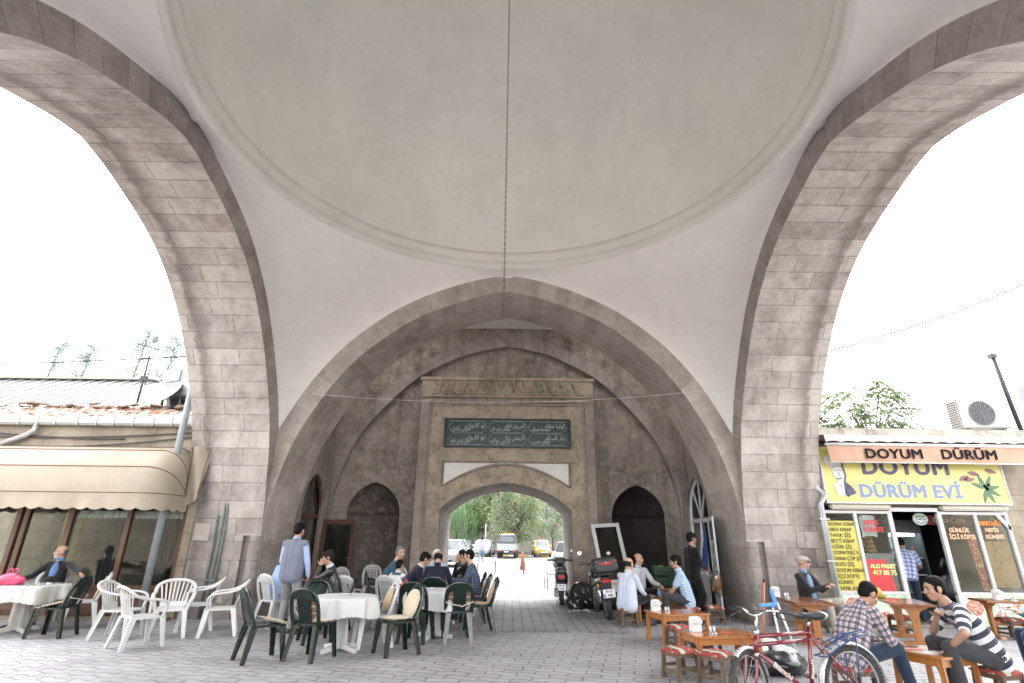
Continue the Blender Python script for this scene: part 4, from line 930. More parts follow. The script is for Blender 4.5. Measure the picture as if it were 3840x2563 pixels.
# things inside the shop
fz = empty('drinks_fridge', (8.98, 12.9, .06), 0, 'tall glass-door drinks fridge with a lit white lamp inside the kebab shop doorway', 'fridge')
mb = MB(); mb.box(-.4, .4, .3, .36, 0, 2.0); mb.box(-.4, -.36, -.3, .3, 0, 2.0); mb.box(.36, .4, -.3, .3, 0, 2.0); mb.box(-.36, .36, -.3, .3, 0, .18); mb.box(-.36, .36, -.3, .3, 1.72, 2.0); mb.build('cabinet', simple('fridge_dark', (.05, .06, .07), .4), fz)
mb = MB(); mb.box(-.355, .355, .27, .298, .18, 1.72); mb.build('liner', simple('fridge_liner', (.35, .5, .48), .4), fz)
for z in (.5, .85, 1.2): mb = MB(); mb.box(-.35, .35, -.25, .26, z, z+.015); mb.build('shelf', m_white_f, fz)
em = NT('fridge_tube'); em.p.inputs['Emission Color'].default_value = (.9, 1, .97, 1); em.p.inputs['Emission Strength'].default_value = 2.5
mb = MB(); mb.box(-.28, .25, -.26, -.2, 1.66, 1.715); mb.build('lamp', em.m, fz)
for i in range(9):
    mb = MB(); x, z = -.26+.065*(i % 9), (.515, .865, 1.215)[i % 3]; mb.lathe([(.001, 0), (.03, 0), (.03, .14), (.012, .2), (.012, .23), (.001, .23)], 8, 0, (x, -.1, z)); mb.build('bottle', simple('drink_'+str(i % 3), ((.3, .12, .02), (.02, .1, .2), (.25, .02, .02))[i % 3], .2), fz)
ov = empty('oval_sign', (8.82, 11.78, 2.05), 0, 'oval white sign with green letters hanging at the top of the shop door', 'sign')
mb = MB(); mb.lathe([(.001, -.02), (.15, -.02), (.16, 0), (.15, .02), (.001, .02)], 28); mb.v = [(x, z, y*.8) for x, y, z in mb.v]; mb.build('plate', simple('oval_white', (.45, .52, .48), .4), ov)
mb = MB(); mb.box(-.1, .1, -.028, -.02, .04, .068); mb.tube([(-.11, -.026, -.045), (-.08, -.026, -.06), (0, -.026, -.085), (.08, -.026, -.06), (.11, -.026, -.045)], .007, 4); mb.build('green_marks', simple('oval_green', (.02, .12, .06), .5), ov)
text('lettering', 'TOPÇU', .062, simple('oval_navy', (.02, .06, .09), .5), ov, facing(0, -.024, 0), .002, .002, sx=1.1)
random.seed(8); m_bread = simple('bagged_bread', (.30, .15, .06), .35, .4, 14)
for i in range(4):
    mb = MB(); mb.ell((0, 0, .045), (.13, .1, .055), 14, 8); mb.v = [(x*(1+.08*sin(y*40)), y, z+.01*sin(x*40)) for x, y, z in mb.v]
    tag(mb.build('bread_bag', m_bread, None, (7.66+.02*i, 11.9, 1.62-.085*i)), ['topmost bag of flat bread stacked in the shop window', 'second bag of flat bread from the top of the window stack', 'third bag of flat bread from the top of the window stack', 'lowest bag of flat bread in the window stack'][i], 'bread', 'bread bags in the window')
tag(MB().box(-.34, .34, -.2, .2, 0, 1.30).build('display_counter', simple('counter_grey', (.3, .3, .3), .4), None, (7.72, 11.95, .06), bevel=.02), 'grey counter behind the pane with bagged bread on it', 'counter')
pb = MB(); nx, nz = 10, 10
for j in range(nz+1):
    for i in range(nx+1): u, v = i/nx-.5, j/nz; pb.v.append((u*.34*(1-.12*v), -.02*sin(u*9+v*4)-.02*v*(1-v), v*.42-.03*(u*u*4)))
for j in range(nz):
    for i in range(nx): pb.face((j*(nx+1)+i, j*(nx+1)+i+1, (j+1)*(nx+1)+i+1, (j+1)*(nx+1)+i), None, 0, True)
tag(pb.build('plastic_bag', simple('white_bag', (.62, .63, .64), .4), None, (7.63, 11.70, 1.70)), 'bundle of white plastic bags hanging behind the shop pane', 'bag')
vc = MB(); vc.lathe([(.001, 0), (.19, 0), (.2, .1), (.19, .3), (.12, .42), (.001, .45)], 18); vc.tube([(0, 0, .42), (.02, -.05, .62), (-.1, -.1, .75), (-.2, -.12, .6)], .03, 8)
tag(vc.build('drum_cleaner', simple('cleaner_dark', (.04, .045, .05), .4), None, (9.5, 12.3, .5)), 'dark round drum with a bent hose behind the right shop pane', 'appliance')
# roof of the shop: air conditioner, leaning post
ac = empty('air_conditioner', (10.93, 12.0, 3.93), -.08, 'white outdoor air conditioner on the kebab shop parapet', 'air conditioner')
mb = MB(); mb.box(-.55, .5, -.18, .18, .09, .79); mb.build('casing', simple('ac_white', (.25, .25, .24), .4, .1, 3), ac, bevel=.02)
mb = MB(); mb.lathe([(.001, 0), (.26, 0), (.27, .012), (.27, .02)], 32); mb.v = [(x-.05, -.185-z*.2, y+.44) for x, y, z in mb.v]; mb.build('fan_recess', simple('ac_dark', (.035, .035, .04), .5), ac)
mb = MB()
for r in (.05, .09, .13, .17, .21, .25, .275): mb.tube([(-.05+r*cos(2*pi*i/28), -.198, .44+r*sin(2*pi*i/28)) for i in range(28)], .004, 4, closed=True)
for i in range(12): a = 2*pi*i/12; mb.tube([(-.05, -.2, .44), (-.05+.275*cos(a), -.2, .44+.275*sin(a))], .004, 4)
mb.build('fan_grille', simple('ac_grille', (.2, .2, .21), .4), ac)
mb = MB()
for r in range(11):
    for c in range(4): mb.box(-.553, -.545, -.14+c*.07, -.09+c*.07, .14+r*.055, .17+r*.055)
mb.build('side_vents', m_dark, ac)
mb = MB(); mb.box(-.45, -.38, -.2, .2, 0, .09); mb.box(.3, .37, -.2, .2, 0, .09); mb.build('feet', m_blk, ac)
mb = MB(); mb.tube([(.12, 0, 0), (0, 0, 1.85)], .05, 8); mb.box(-.07, .07, -.06, .06, 1.78, 1.88)
tag(mb.build('leaning_post', m_blk, None, (11.55, 11.85, 3.93)), 'black post on the parapet beside the air conditioner', 'post')
mb = MB(); mb.lathe([(.001, 0), (.3, .03), (.5, .1), (.5, .12)], 24); mb.v = [tuple(Matrix.Rotation(1.0, 3, 'Y') @ Vector(p)) for p in mb.v]; mb.tube([(0, 0, 0), (.1, 0, -.9)], .03, 6)
tag(mb.build('lavender_dish', simple('lavender_dish_paint', (.3, .3, .45), .5), None, (12.75, 12.4, 4.9)), 'lavender dish at the right end of the shop roof', 'dish')
# ---------------- plastic chairs, tables, stools ----------------
def R(a): return radians(a)
def face_rz(deg): return radians(deg-90)
m_gpl = simple('dark_green_plastic', (.004, .014, .010), .28, .3, 4, coat=.2); m_wpl = simple('white_plastic', (.50, .495, .48), .35, .1, 5, coat=.1); m_gypl = simple('grey_white_plastic', (.36, .36, .35), .4, .12, 5)
def leg_bars(mb, p, q, w0=.085, w1=.055):
    # L-section moulded leg
    p = Vector(p); q = Vector(q); sx = 1 if p.x > 0 else -1; sy = 1 if p.y > 0 else -1
    mb.bar(p, q, .014, w0, upv=(0, 1, 0), w2=.012, h2=w1); 
    mb.bar(p+Vector((-sx*.02, sy*.022, 0)), q+Vector((-sx*.014, sy*.016, 0)), w0, .014, upv=(0, 1, 0), w2=w1, h2=.012)
    return mb
def seat_mesh(w, d, z, y0=0, n=8):
    mb = MB()
    for s, dz in ((0, 0), (1, -.03)):
        for j in range(n+1):
            for i in range(n+1):
                u, v = -1+2*i/n, -1+2*j/n; r = max(abs(u), abs(v)); uu = u*(1-.10*v*v*abs(u)); vv = v*(1-.10*u*u*abs(v))
                dip = -.014*(1-r*r) if s == 0 else 0
                mb.v.append((uu*w/2*(1 if v > 0 else .95), y0+vv*d/2, z+dip+dz+(.012 if v < -.9 else 0)-(.012 if v > .9 and s == 0 else 0)))
    N = (n+1)**2
    for j in range(n):
        for i in range(n):
            a = j*(n+1)+i; mb.face((a, a+1, a+n+2, a+n+1), None, 0, True); mb.face((N+a+n+1, N+a+n+2, N+a+1, N+a), None, 0)
    def edge(l):
        for a, b in zip(l, l[1:]): mb.face((a, b, N+b, N+a), None, 0)
    edge(list(range(n+1))); edge([n+j*(n+1) for j in range(n+1)]); edge([n*(n+1)+i for i in range(n, -1, -1)]); edge([j*(n+1) for j in range(n, -1, -1)])
    return mb
def monobloc(mat, kind):
    o = empty('plastic_chair', cat='chair')
    seat_mesh(.43, .43, .44).build('seat', mat, o)
    for sx in (-1, 1):
        for sy in (-1, 1):
            mb = MB(); leg_bars(mb, (sx*.185, sy*.18, .43), (sx*.225, .225 if sy > 0 else -.275, 0)); mb.build('leg', mat, o)
    fr = [(.20, -.19, .43), (.215, -.235, .56), (.212, -.27, .68), (.19, -.30, .78), (.13, -.32, .845), (.05, -.328, .868)]
    loop = fr+[(-x, y, z) for x, y, z in reversed(fr)]
    mb = MB(); mb.tube(crom(loop, 3), .027, 8, flat=(.7, 1.25))
    if kind == 'slat':
        # broad top rail and a ribbed centre panel
        top = [(-.165, .80), (-.12, .845), (0, .862), (.12, .845), (.165, .80), (.19, .735), (.11, .755), (0, .762), (-.11, .755), (-.19, .735)]
        mb.prism(top, lambda x, z, d: (x, -.205-.35*(z-.44)+d-.004, z), -.008, .008)
        for i in range(6):
            x = -.088+.035*i; mb.bar((x*.95, -.198, .44), (x*1.05, -.31, .76), .027, .012, upv=(0, 1, .2))
        mb.prism([(-.10, .45), (.10, .45), (.108, .76), (-.108, .76)], lambda x, z, d: (x, -.20-.345*(z-.44)+d, z), .004, .009)
    else:
        for i in range(7): x = -.105+.035*i; mb.bar((x*.9, -.205, .46), (x, -.315, .80), .010, .010)
        for i in range(11): z = .48+.031*i; mb.bar((-.112, -.205-.325*(z-.45), z), (.112, -.205-.325*(z-.45), z), .009, .009)
        for sx in (-1, 1): mb.bar((sx*.115, -.2, .44), (sx*.125, -.318, .82), .022, .014)
        mb.prism([(-.15, .79), (.15, .79), (.11, .85), (0, .866), (-.11, .85)], lambda x, z, d: (x, -.205-.34*(z-.44)+d, z), -.007, .007)
    mb.build('backrest', mat, o); return o
def armchair(mat):
    o = empty('plastic_armchair', cat='armchair')
    seat_mesh(.46, .44, .42).build('seat', mat, o)
    for sx in (-1, 1):
        mb = MB(); leg_bars(mb, (sx*.215, .19, .42), (sx*.265, .25, 0), .08, .052); mb.build('leg', mat, o)
        mb = MB(); leg_bars(mb, (sx*.20, -.19, .42), (sx*.255, -.29, 0), .08, .052); mb.build('leg', mat, o)
    hoop = [(-.275, -.08, .66), (-.285, -.22, .70), (-.255, -.31, .76), (-.15, -.355, .81), (0, -.37, .825), (.15, -.355, .81), (.255, -.31, .76), (.285, -.22, .70), (.275, -.08, .66)]
    mb = MB(); mb.tube(crom(hoop, 4), .030, 8, flat=(1.0, .7))
    for i in range(8):
        k = -1+2*i/7; mb.bar((k*.15, -.205, .42), (k*.225, -.345+.06*k*k, .80-.05*k*k), .024, .010, upv=(0, 1, 0))
    mb.prism([(-.19, .42), (.19, .42), (.2, .50), (-.2, .50)], lambda x, z, d: (x, -.205-.2*(z-.42)+d, z), -.006, .006)
    mb.build('backrest', mat, o)
    for sx in (-1, 1):
        mb = MB(); mb.tube(crom([(sx*.275, -.10, .663), (sx*.292, .04, .65), (sx*.29, .15, .625), (sx*.272, .20, .57), (sx*.24, .195, .48), (sx*.222, .19, .41)], 3), .026, 8, flat=(1.15, .7)); mb.build('armrest', mat, o)
    return o
green = monobloc(m_gpl, 'slat'); white = monobloc(m_wpl, 'slat'); latt = monobloc(m_gypl, 'lattice'); arm = armchair(m_wpl)
used = set()
def place(proto, x, y, deg, label, group=None, z=0):
    if proto.name in used: o = copy_tree(proto)
    else: o = proto; used.add(proto.name)
    return put(o, (x, y, z), face_rz(deg), label, group)
GA = 'white armchairs in a ring by the cafe'
for x, y, d, l in ((-6.15, 9.6, 5, 'white plastic armchair of the ring seen side-on, backrest nearest the brown cafe panel'),
                   (-5.35, 8.85, 55, 'white plastic armchair of the ring nearest the viewer, its back turned to us'),
                   (-5.45, 9.75, -62, 'white plastic armchair in the middle of the ring, seat turned towards us'),
                   (-5.42, 10.48, 205, 'white plastic armchair of the ring standing closest to the green conduits'),
                   (-4.74, 9.96, 203, 'white plastic armchair at the right end of the ring, beside the dark green chair')): place(arm, x, y, d, l, GA)
GG = 'dark green plastic chairs'
for x, y, d, l in ((-7.24, 9.62, 186, 'dark green plastic chair at the table with the pink bag, facing left'),
                   (-8.75, 9.35, 60, 'dark green plastic chair cut off by the left edge of the picture'),
                   (-3.2, 8.1, 40, 'side-on dark green plastic chair beside the white armchairs, with sagging cream cushion'),
                   (-2.56, 8.22, 72, 'dark green plastic chair with a round striped cushion in front of the near white table'),
                   (-2.92, 9.42, -62, 'dark green plastic chair beyond the near white table, beside the man in the vest'),
                   (-1.5, 8.6, 216, 'dark green plastic chair between the two white tables, turned to us with a cream cushion'),
                   (-1.36, 9.62, 80, 'dark green plastic chair without cushion with its back to us at the second white table'),
                   (-.72, 9.72, 100, 'dark green plastic chair with striped cushion tied to its back at the second white table'),
                   (-.42, 10.55, 190, 'dark green plastic chair with a tan cushion behind the striped one'),
                   (-.58, 11.85, 172, 'dark green plastic chair holding the man in the blue plaid shirt'),
                   (-1.27, 10.95, 90, 'dark green plastic chair holding the bald man in a navy jacket'),
                   (-2.45, 11.75, 10, 'dark green plastic chair under the man in the teal jacket'),
                   (-.72, 12.45, 186, 'dark green plastic chair under the man in the black sweatshirt'),
                   (-2.95, 10.35, 190, 'dark green plastic chair under the man in the leather jacket')): place(green, x, y, d, l, GG)
GW = 'white plastic chairs without arms'
for x, y, d, l in ((-7.5, 10.5, 215, 'white plastic chair with tan cushion under the arm of the old man by the cafe'),
                   (-8.6, 11.0, -60, 'white plastic chair under the bearded old man by the cafe window'),
                   (-1.98, 9.15, 205, 'white plastic chair with a round tan cushion at the near white table'),
                   (-4.25, 11.0, 62, 'white plastic chair behind the man in the grey vest'),
                   (-3.0, 10.9, 100, 'white plastic chair just right of the man in the grey vest'),
                   (-1.9, 11.55, 20, 'white plastic chair under the man in the dark suit')): place(white, x, y, d, l, GW)
GL = 'greyish white lattice-back chairs'
for x, y, d, l in ((-2.62, 14.0, -85, 'lattice-back plastic chair nearest the gate, with a bag on its seat'),
                   (-3.32, 14.5, -75, 'lattice-back plastic chair in the middle of the row by the niche'),
                   (-3.95, 14.0, -20, 'lattice-back plastic chair in front of the open brown door'),
                   (-3.55, 13.4, -30, 'low lattice-back plastic chair behind the man in the leather jacket'),
                   (-2.05, 11.05, 62, 'lattice-back plastic chair that the boy sits on'),
                   (-1.45, 12.55, -85, 'lattice-back plastic chair under the woman in the white headscarf')): place(latt, x, y, d, l, GL)

# white tables
m_cloth = simple('white_tablecloth', (.48, .48, .47), .85, .06, 3, .25, 8); m_film = simple('clear_film_cloth', (.50, .50, .49), .12, .12, 6, .6, 14)
def pedestal_table(name):
    o = empty(name, cat='table')
    MB().lathe([(.001, .69), (.40, .69), (.41, .70), (.41, .715), (.40, .722), (.001, .722)], 32).build('tabletop', m_wpl, o)
    mb = MB()
    for i in range(4): a = pi/4+i*pi/2; mb.bar((.02*cos(a), .02*sin(a), .69), (.05*cos(a), .05*sin(a), .06), .03, .11, upv=(cos(a), sin(a), 0), w2=.035, h2=.14)
    mb.build('pedestal', m_wpl, o)
    for i in range(4):
        a = pi/4+i*pi/2; mb = MB(); mb.bar((.03*cos(a), .03*sin(a), .075), (.33*cos(a), .33*sin(a), .03), .055, .07, w2=.05, h2=.055); mb.build('foot', m_wpl, o)
    return o
def cloth(r, drop, seed, sq=0, fringe=.018):
    mb = MB(); random.seed(seed); k = 144; ph = [random.uniform(0, 6.3) for _ in range(4)]
    rows = [(0, 0, 0), (.5, 0, 0), (.97, 0, 0), (1.0, -.006, .0), (1.015, -.03, .3), (1.03, -drop*.35, .7), (1.045, -drop*.7, 1.0), (1.05, -drop, 1.15)]
    for q, (f, dz, w) in enumerate(rows):
        for j in range(k):
            t = 2*pi*j/k; s = 1
            if sq: s = min(1/max(abs(cos(t)), abs(sin(t)), .001), 1.18)
            fold = w*(.028*sin(7*t+ph[0])+.022*sin(11*t+ph[1])+.012*sin(19*t+ph[2])); c = 0
            if q == len(rows)-1: c = fringe*abs(sin(t*26))+.03*sin(4*t+ph[3])
            mb.v.append(((r*f*s+fold)*cos(t), (r*f*s+fold)*sin(t), dz-c))
    for q in range(len(rows)-1):
        for j in range(k): mb.face((q*k+j, q*k+(j+1) % k, (q+1)*k+(j+1) % k, (q+1)*k+j), None, 0, True)
    return mb
tp = pedestal_table('cafe_table'); TG = 'round white plastic cafe tables'
TL = [(-8.12, 10.0, .3, 'white pedestal table under a clear film cloth, by the cafe window'), (-2.33, 8.78, .2, 'white pedestal table with a cross foot, nearest the viewer'), (-1.13, 9.98, .5, 'white pedestal table between the green chairs, second from the viewer'), (-1.2, 11.7, .1, 'white pedestal table that the group of men sit round')]
for i, (x, y, a, l) in enumerate(TL): put(tp if i == 0 else copy_tree(tp), (x, y, 0), a, l, TG)
for (x, y, mt, r, dr, sq, l) in ((-8.12, 10.0, m_film, .50, .24, 1, 'shiny clear plastic tablecloth with a white hem on the table by the cafe'), (-2.33, 8.78, m_cloth, .47, .25, 0, 'white tablecloth with fringed edge draped over the nearest table'), (-1.13, 9.98, m_cloth, .46, .25, 1, 'white embroidered tablecloth on the second table'), (-1.2, 11.7, m_cloth, .44, .2, 0, 'white tablecloth on the table among the seated men')):
    tag(cloth(r, dr, int(x*7), sq).build('tablecloth', mt, None, (x, y, .726)), l, 'tablecloth')
# tied cushions: seat pad and a back pad, frilled edge
m_cu1 = fabric('cream_cushion', 'plain', (.50, .42, .30)); m_cu2 = fabric('tan_cushion', 'plain', (.42, .29, .165)); m_cu3 = fabric('striped_cushion', 'bands', (.17, .13, .09), (.40, .34, .26), (.20, .07, .05), .09); m_frill = simple('cream_frill', (.52, .48, .40), .95, .2, 40)
def pad(c, u, v, n, w, h, t=.035, round_=.35, amp=.012):
    # padded quilt centred at c spanning unit vectors u, v with normal n
    c, u, v, n = map(Vector, (c, u, v, n)); mb = MB(); K = 40; rows = [(0, 1), (.6, .95), (.9, .6), (1, .1), (.9, -.5), (0, -.6)]
    for f, k in rows:
        for j in range(K):
            t_ = 2*pi*j/K; ct, st = cos(t_), sin(t_); e = (abs(ct)**(1/round_*.8)+abs(st)**(1/round_*.8))**(-round_/.8)
            mb.v.append(tuple(c+u*(w/2*f*e*ct)+v*(h/2*f*e*st)+n*(t*k)))
    for i in range(len(rows)-1):
        for j in range(K):
            ids = (i*K+j, i*K+(j+1) % K, (i+1)*K+(j+1) % K, (i+1)*K+j); uv = []
            for q in ids: p = Vector(mb.v[q])-c; uv.append((p.dot(u), p.dot(v)))
            mb.face(ids, uv, 0, True)
    n0 = len(mb.v)
    for k in range(2*K):
        t_ = pi*k/K; ct, st = cos(t_), sin(t_); e = (abs(ct)**(1/round_*.8)+abs(st)**(1/round_*.8))**(-round_/.8)
        for f, o in ((.97, 0), (1.13, amp*(1 if k % 2 else -1))): mb.v.append(tuple(c+u*(w/2*f*e*ct)+v*(h/2*f*e*st)+n*(o+.002)))
    for k in range(2*K):
        a, b = n0+2*k, n0+2*((k+1) % (2*K)); mb.face((a, b, b+1, a+1), None, 1, True)
    return mb
def cushion(x, y, deg, label, mat, seat=True, back=True, front=0, matb=None, behind=False, strap=True, rnd=.35):
    o = empty('chair_cushion', (x, y, 0), face_rz(deg), label, 'cushion', 'cushions on the cafe chairs')
    if seat: pad((0, .01+front, .468), (1, 0, 0), (0, 1, -.0 if not front else -.25), (0, 0, 1), .40, .40, .022, rnd).build('seat_pad', [mat, m_frill], o)
    if back:
        pad((0, -.215, .635), (1, 0, 0), (0, -.32, .95), (0, .95, .32), .38, .36, .025, rnd).build('back_pad', [matb or mat, m_frill], o)
    if strap:
        mb = MB(); mb.tube(crom([(-.2, -.26, .60), (-.21, -.31, .585), (-.1, -.34, .56), (.0, -.33, .545), (.03, -.33, .53), (.1, -.33, .56), (.21, -.3, .59), (.2, -.26, .6)], 4), .007, 6); mb.build('tie', m_frill, o)
    return o
cushion(-7.24, 9.62, 186, 'cream cushion hanging off the green chair at the table with the pink bag', m_cu1, True, True, .05)
cushion(-7.5, 10.5, 215, 'tan cushion on the white chair under the arm of the old man', m_cu2, False, True)
cushion(-3.2, 8.1, 40, 'cream seat cushion sliding off the front of the side-on green chair', m_cu1, True, False, .10, strap=False)
cushion(-2.56, 8.22, 72, 'round striped cushion in the green chair nearest the viewer', m_cu1, True, True, 0, m_cu3, strap=False, rnd=.5)
cushion(-1.98, 9.15, 205, 'round tan cushion in the white chair at the near table', m_cu2, False, True, rnd=.5, strap=False)
cushion(-1.5, 8.6, 216, 'cream seat and back cushion with a white tie in the chair between the tables', m_cu1, True, True)
cushion(-.72, 9.72, 100, 'striped cushion tied with white cord at the second table', m_cu3, False, True, strap=True)
cushion(-.42, 10.55, 190, 'round tan cushion in the chair behind the striped cushion', m_cu2, True, True, rnd=.5, strap=False)
cushion(-.58, 11.85, 172, 'pink and white cushion behind the man in the blue plaid shirt', fabric('pink_cushion', 'bands', (.45, .12, .15), (.5, .45, .42), (.35, .08, .12), .12), True, True)

# ---------------- wooden tables and kilim stools ----------------
m_pine = wood('varnished_pine', (.46, .185, .045), (.27, .095, .02), .22, 1, 0, .6); m_pinez = wood('varnished_pine_leg', (.42, .175, .045), (.26, .09, .02), .3, 1, 2, .5); m_walnut = wood('dark_stained_plank', (.27, .10, .035), (.14, .05, .018), .2, .8, 1, .6)
m_old = wood('weathered_wood', (.13, .085, .05), (.06, .038, .024), .7, 1, 2, 0)
mk = NT('kilim'); v = mk.tex('Object'); sx_ = mk.n('SeparateXYZ'); mk.l(v, sx_.inputs[0])
fx = mk.math('FRACT', mk.math('MULTIPLY', sx_.outputs[0], 4.2)); band = mk.ramp(fx, [(0, (.30, .035, .03)), (.42, (.30, .035, .03)), (.43, (.03, .025, .03)), (.5, (.03, .025, .03)), (.51, (.50, .44, .34)), (.8, (.50, .44, .34)), (.81, (.12, .1, .05)), (.9, (.3, .04, .03))])
for nd in mk.t.nodes:
    if nd.bl_idname == 'ShaderNodeValToRGB': nd.color_ramp.interpolation = 'CONSTANT'
chk = mk.n('TexChecker'); chk.inputs['Scale'].default_value = 34; mk.l(v, chk.inputs[0]); vk = mk.n('TexVoronoi', distance='CHEBYCHEV'); vk.inputs['Scale'].default_value = 17; mk.l(v, vk.inputs['Vector'])
c_ = mk.mix(mk.math('MULTIPLY', mk.ramp(vk.outputs['Distance'], [(.2, 1), (.26, 0)]), .75), band, (.5, .42, .3)); mk.col(mk.mix(mk.ramp(mk.noise(v, 8, 4), [(.4, .3), (.7, 0)]), c_, (.1, .05, .04))); mk.rough(.95); mk.bump(mk.noise(v, 160, 2), .4, .004); m_kilim = mk.m
mk2 = m_kilim.copy(); mk2.name = 'dark_kilim'
def stool():
    o = empty('kilim_stool', cat='stool'); h = .335
    mb = MB(); n = 8
    for s in (0, 1):
        for j in range(n+1):
            for i in range(n+1):
                u, v_ = -1+2*i/n, -1+2*j/n; r = max(abs(u), abs(v_)); mb.v.append((u*.168, v_*.168, h-.03+(.032*(1-r**5)+.004 if s == 0 else -.012)))
    N = (n+1)**2
    for j in range(n):
        for i in range(n): a = j*(n+1)+i; mb.face((a, a+1, a+n+2, a+n+1), None, 0, True); mb.face((N+a+n+1, N+a+n+2, N+a+1, N+a))
    for l in (list(range(n+1)), [n+j*(n+1) for j in range(n+1)], [n*(n+1)+i for i in range(n, -1, -1)], [j*(n+1) for j in range(n, -1, -1)]):
        for a, b in zip(l, l[1:]): mb.face((a, b, N+b, N+a))
    mb.build('seat', m_kilim, o)
    for sx in (-1, 1):
        for sy in (-1, 1): mb = MB(); mb.bar((sx*.135, sy*.135, h-.04), (sx*.15, sy*.15, 0), .042, .042, upv=(0, 1, 0)); mb.build('leg', m_old, o, bevel=.004)
    mb = MB()
    for s in (-1, 1): mb.box(s*.136-.011, s*.136+.011, -.12, .12, h-.09, h-.042); mb.box(-.115, .115, s*.136-.011, s*.136+.011, h-.088, h-.042)
    mb.build('apron', m_old, o)
    for s in (-1, 1): mb = MB(); mb.box(s*.144-.01, s*.144+.01, -.13, .13, .07, .105); mb.build('stretcher', m_old, o)
    for s in (-1, 1): mb = MB(); mb.box(-.13, .13, s*.144-.01, s*.144+.01, .12, .152); mb.build('stretcher', m_old, o)
    return o
st = stool(); SG = 'low wooden stools with woven seats'
for i, (x, y, a, l) in enumerate(((2.21, 7.35, 22, 'low kilim stool nearest the viewer, left of the front wooden table'), (2.58, 7.17, 45, 'low kilim stool set cornerwise beside the bicycle wheel'), (2.76, 9.2, 10, 'low kilim stool between the two small wooden tables'), (3.5, 8.25, 12, 'low stool mostly hidden behind the front wooden table'), (2.9, 8.45, 5, 'low kilim stool half under the far edge of the front wooden table'),
        (2.42, 11.42, 4, 'low stool that the man with glasses sits on'), (3.72, 11.75, 12, 'low stool that the man in the blue checked shirt sits on'), (4.28, 11.92, -5, 'low stool standing in front of the open white door'), (3.0, 13.1, 20, 'low stool under the white-shirted man facing us'),
        (3.82, 6.5, 8, 'low stool under the man in the plaid shirt behind the bicycle'), (5.28, 6.42, 14, 'low red kilim stool under the man in the black and white striped shirt'), (7.3, 10.8, -5, 'low stool beside the middle plank table by the shop door'), (5.85, 11.1, 0, 'low stool under the old man in a flat cap'), (9.1, 10.6, 10, 'low kilim stool at the plank table on the far right'), (6.8, 7.2, 20, 'low red stool cut off by the right edge of the picture'))):
    put(st if i == 0 else copy_tree(st), (x, y, 0), R(a), l, SG)
def low_table():
    o = empty('wooden_table', cat='table'); h = .45
    mb = MB()
    for i in range(4): mb.box(-.44+.22*i+.001, -.22+.22*i-.001, -.31, .31, h-.028, h)
    mb.build('tabletop', m_pine, o, bevel=.004)
    for sx in (-1, 1):
        for sy in (-1, 1): mb = MB(); mb.bar((sx*.385, sy*.26, h-.03), (sx*.40, sy*.275, 0), .06, .06, upv=(0, 1, 0)); mb.build('leg', m_pinez, o, bevel=.005)
    mb = MB()
    for s in (-1, 1): mb.box(-.36, .36, s*.265-.012, s*.265+.012, h-.10, h-.03); mb.box(s*.388-.012, s*.388+.012, -.23, .23, h-.10, h-.03)
    mb.build('apron', m_pine, o); return o
lt = low_table(); LG = 'low varnished wooden tables'
for i, (x, y, a, l) in enumerate(((2.83, 7.72, 7, 'low varnished table with napkins behind the kilim stools, nearest the viewer'), (2.92, 9.83, 14, 'low varnished table in front of the men in white shirts'), (3.05, 12.2, 8, 'low varnished table where the three men eat'), (4.76, 6.6, 18, 'low varnished table between the plaid and the striped shirts'))):
    o = put(lt if i == 0 else copy_tree(lt), (x, y, 0), R(a), l, LG)
    if i == 3: o.scale = (.62, .95, 1)
    if i == 2: o.scale = (.8, .9, 1)
def plank_table():
    # long tavern table: plank top on two shaped end supports with a rail
    o = empty('plank_table', cat='table'); h = .62
    MB().box(-.32, .32, -.58, .58, h-.035, h).build('tabletop', m_walnut, o, bevel=.008)
    for s in (-1, 1):
        pr = [(-.26, h-.036), (-.20, h-.07), (-.10, h-.11), (-.062, h-.18), (-.055, .12), (-.05, .06), (.05, .06), (.055, .12), (.062, h-.18), (.10, h-.11), (.20, h-.07), (.26, h-.036)]
        mb = MB(); mb.prism(pr, lambda x, z, d, s=s: (x, s*.43+d, z), -.025, .025); mb.build('leg', m_pinez, o, bevel=.004)
        mb = MB(); mb.prism([(-.24, 0), (.24, 0), (.22, .045), (.06, .062), (-.06, .062), (-.22, .045)], lambda x, z, d, s=s: (x, s*.43+d, z), -.04, .04); mb.build('foot', m_pinez, o, bevel=.004)
    MB().box(-.016, .016, -.405, .405, .20, .28).build('rail', m_pinez, o, bevel=.003); return o
pl = plank_table(); PG = 'plank tables along the kebab shop'
for i, (x, y, a, l) in enumerate(((5.24, 10.16, -9, 'plank table beside the stone pier, in front of the old man in the cap'), (7.0, 10.2, -19, 'plank table with a yellow bowl in front of the shop door'), (9.25, 10.55, 76, 'plank table under the right shop window'))): put(pl if i == 0 else copy_tree(pl), (x, y, 0), R(a), l, PG)
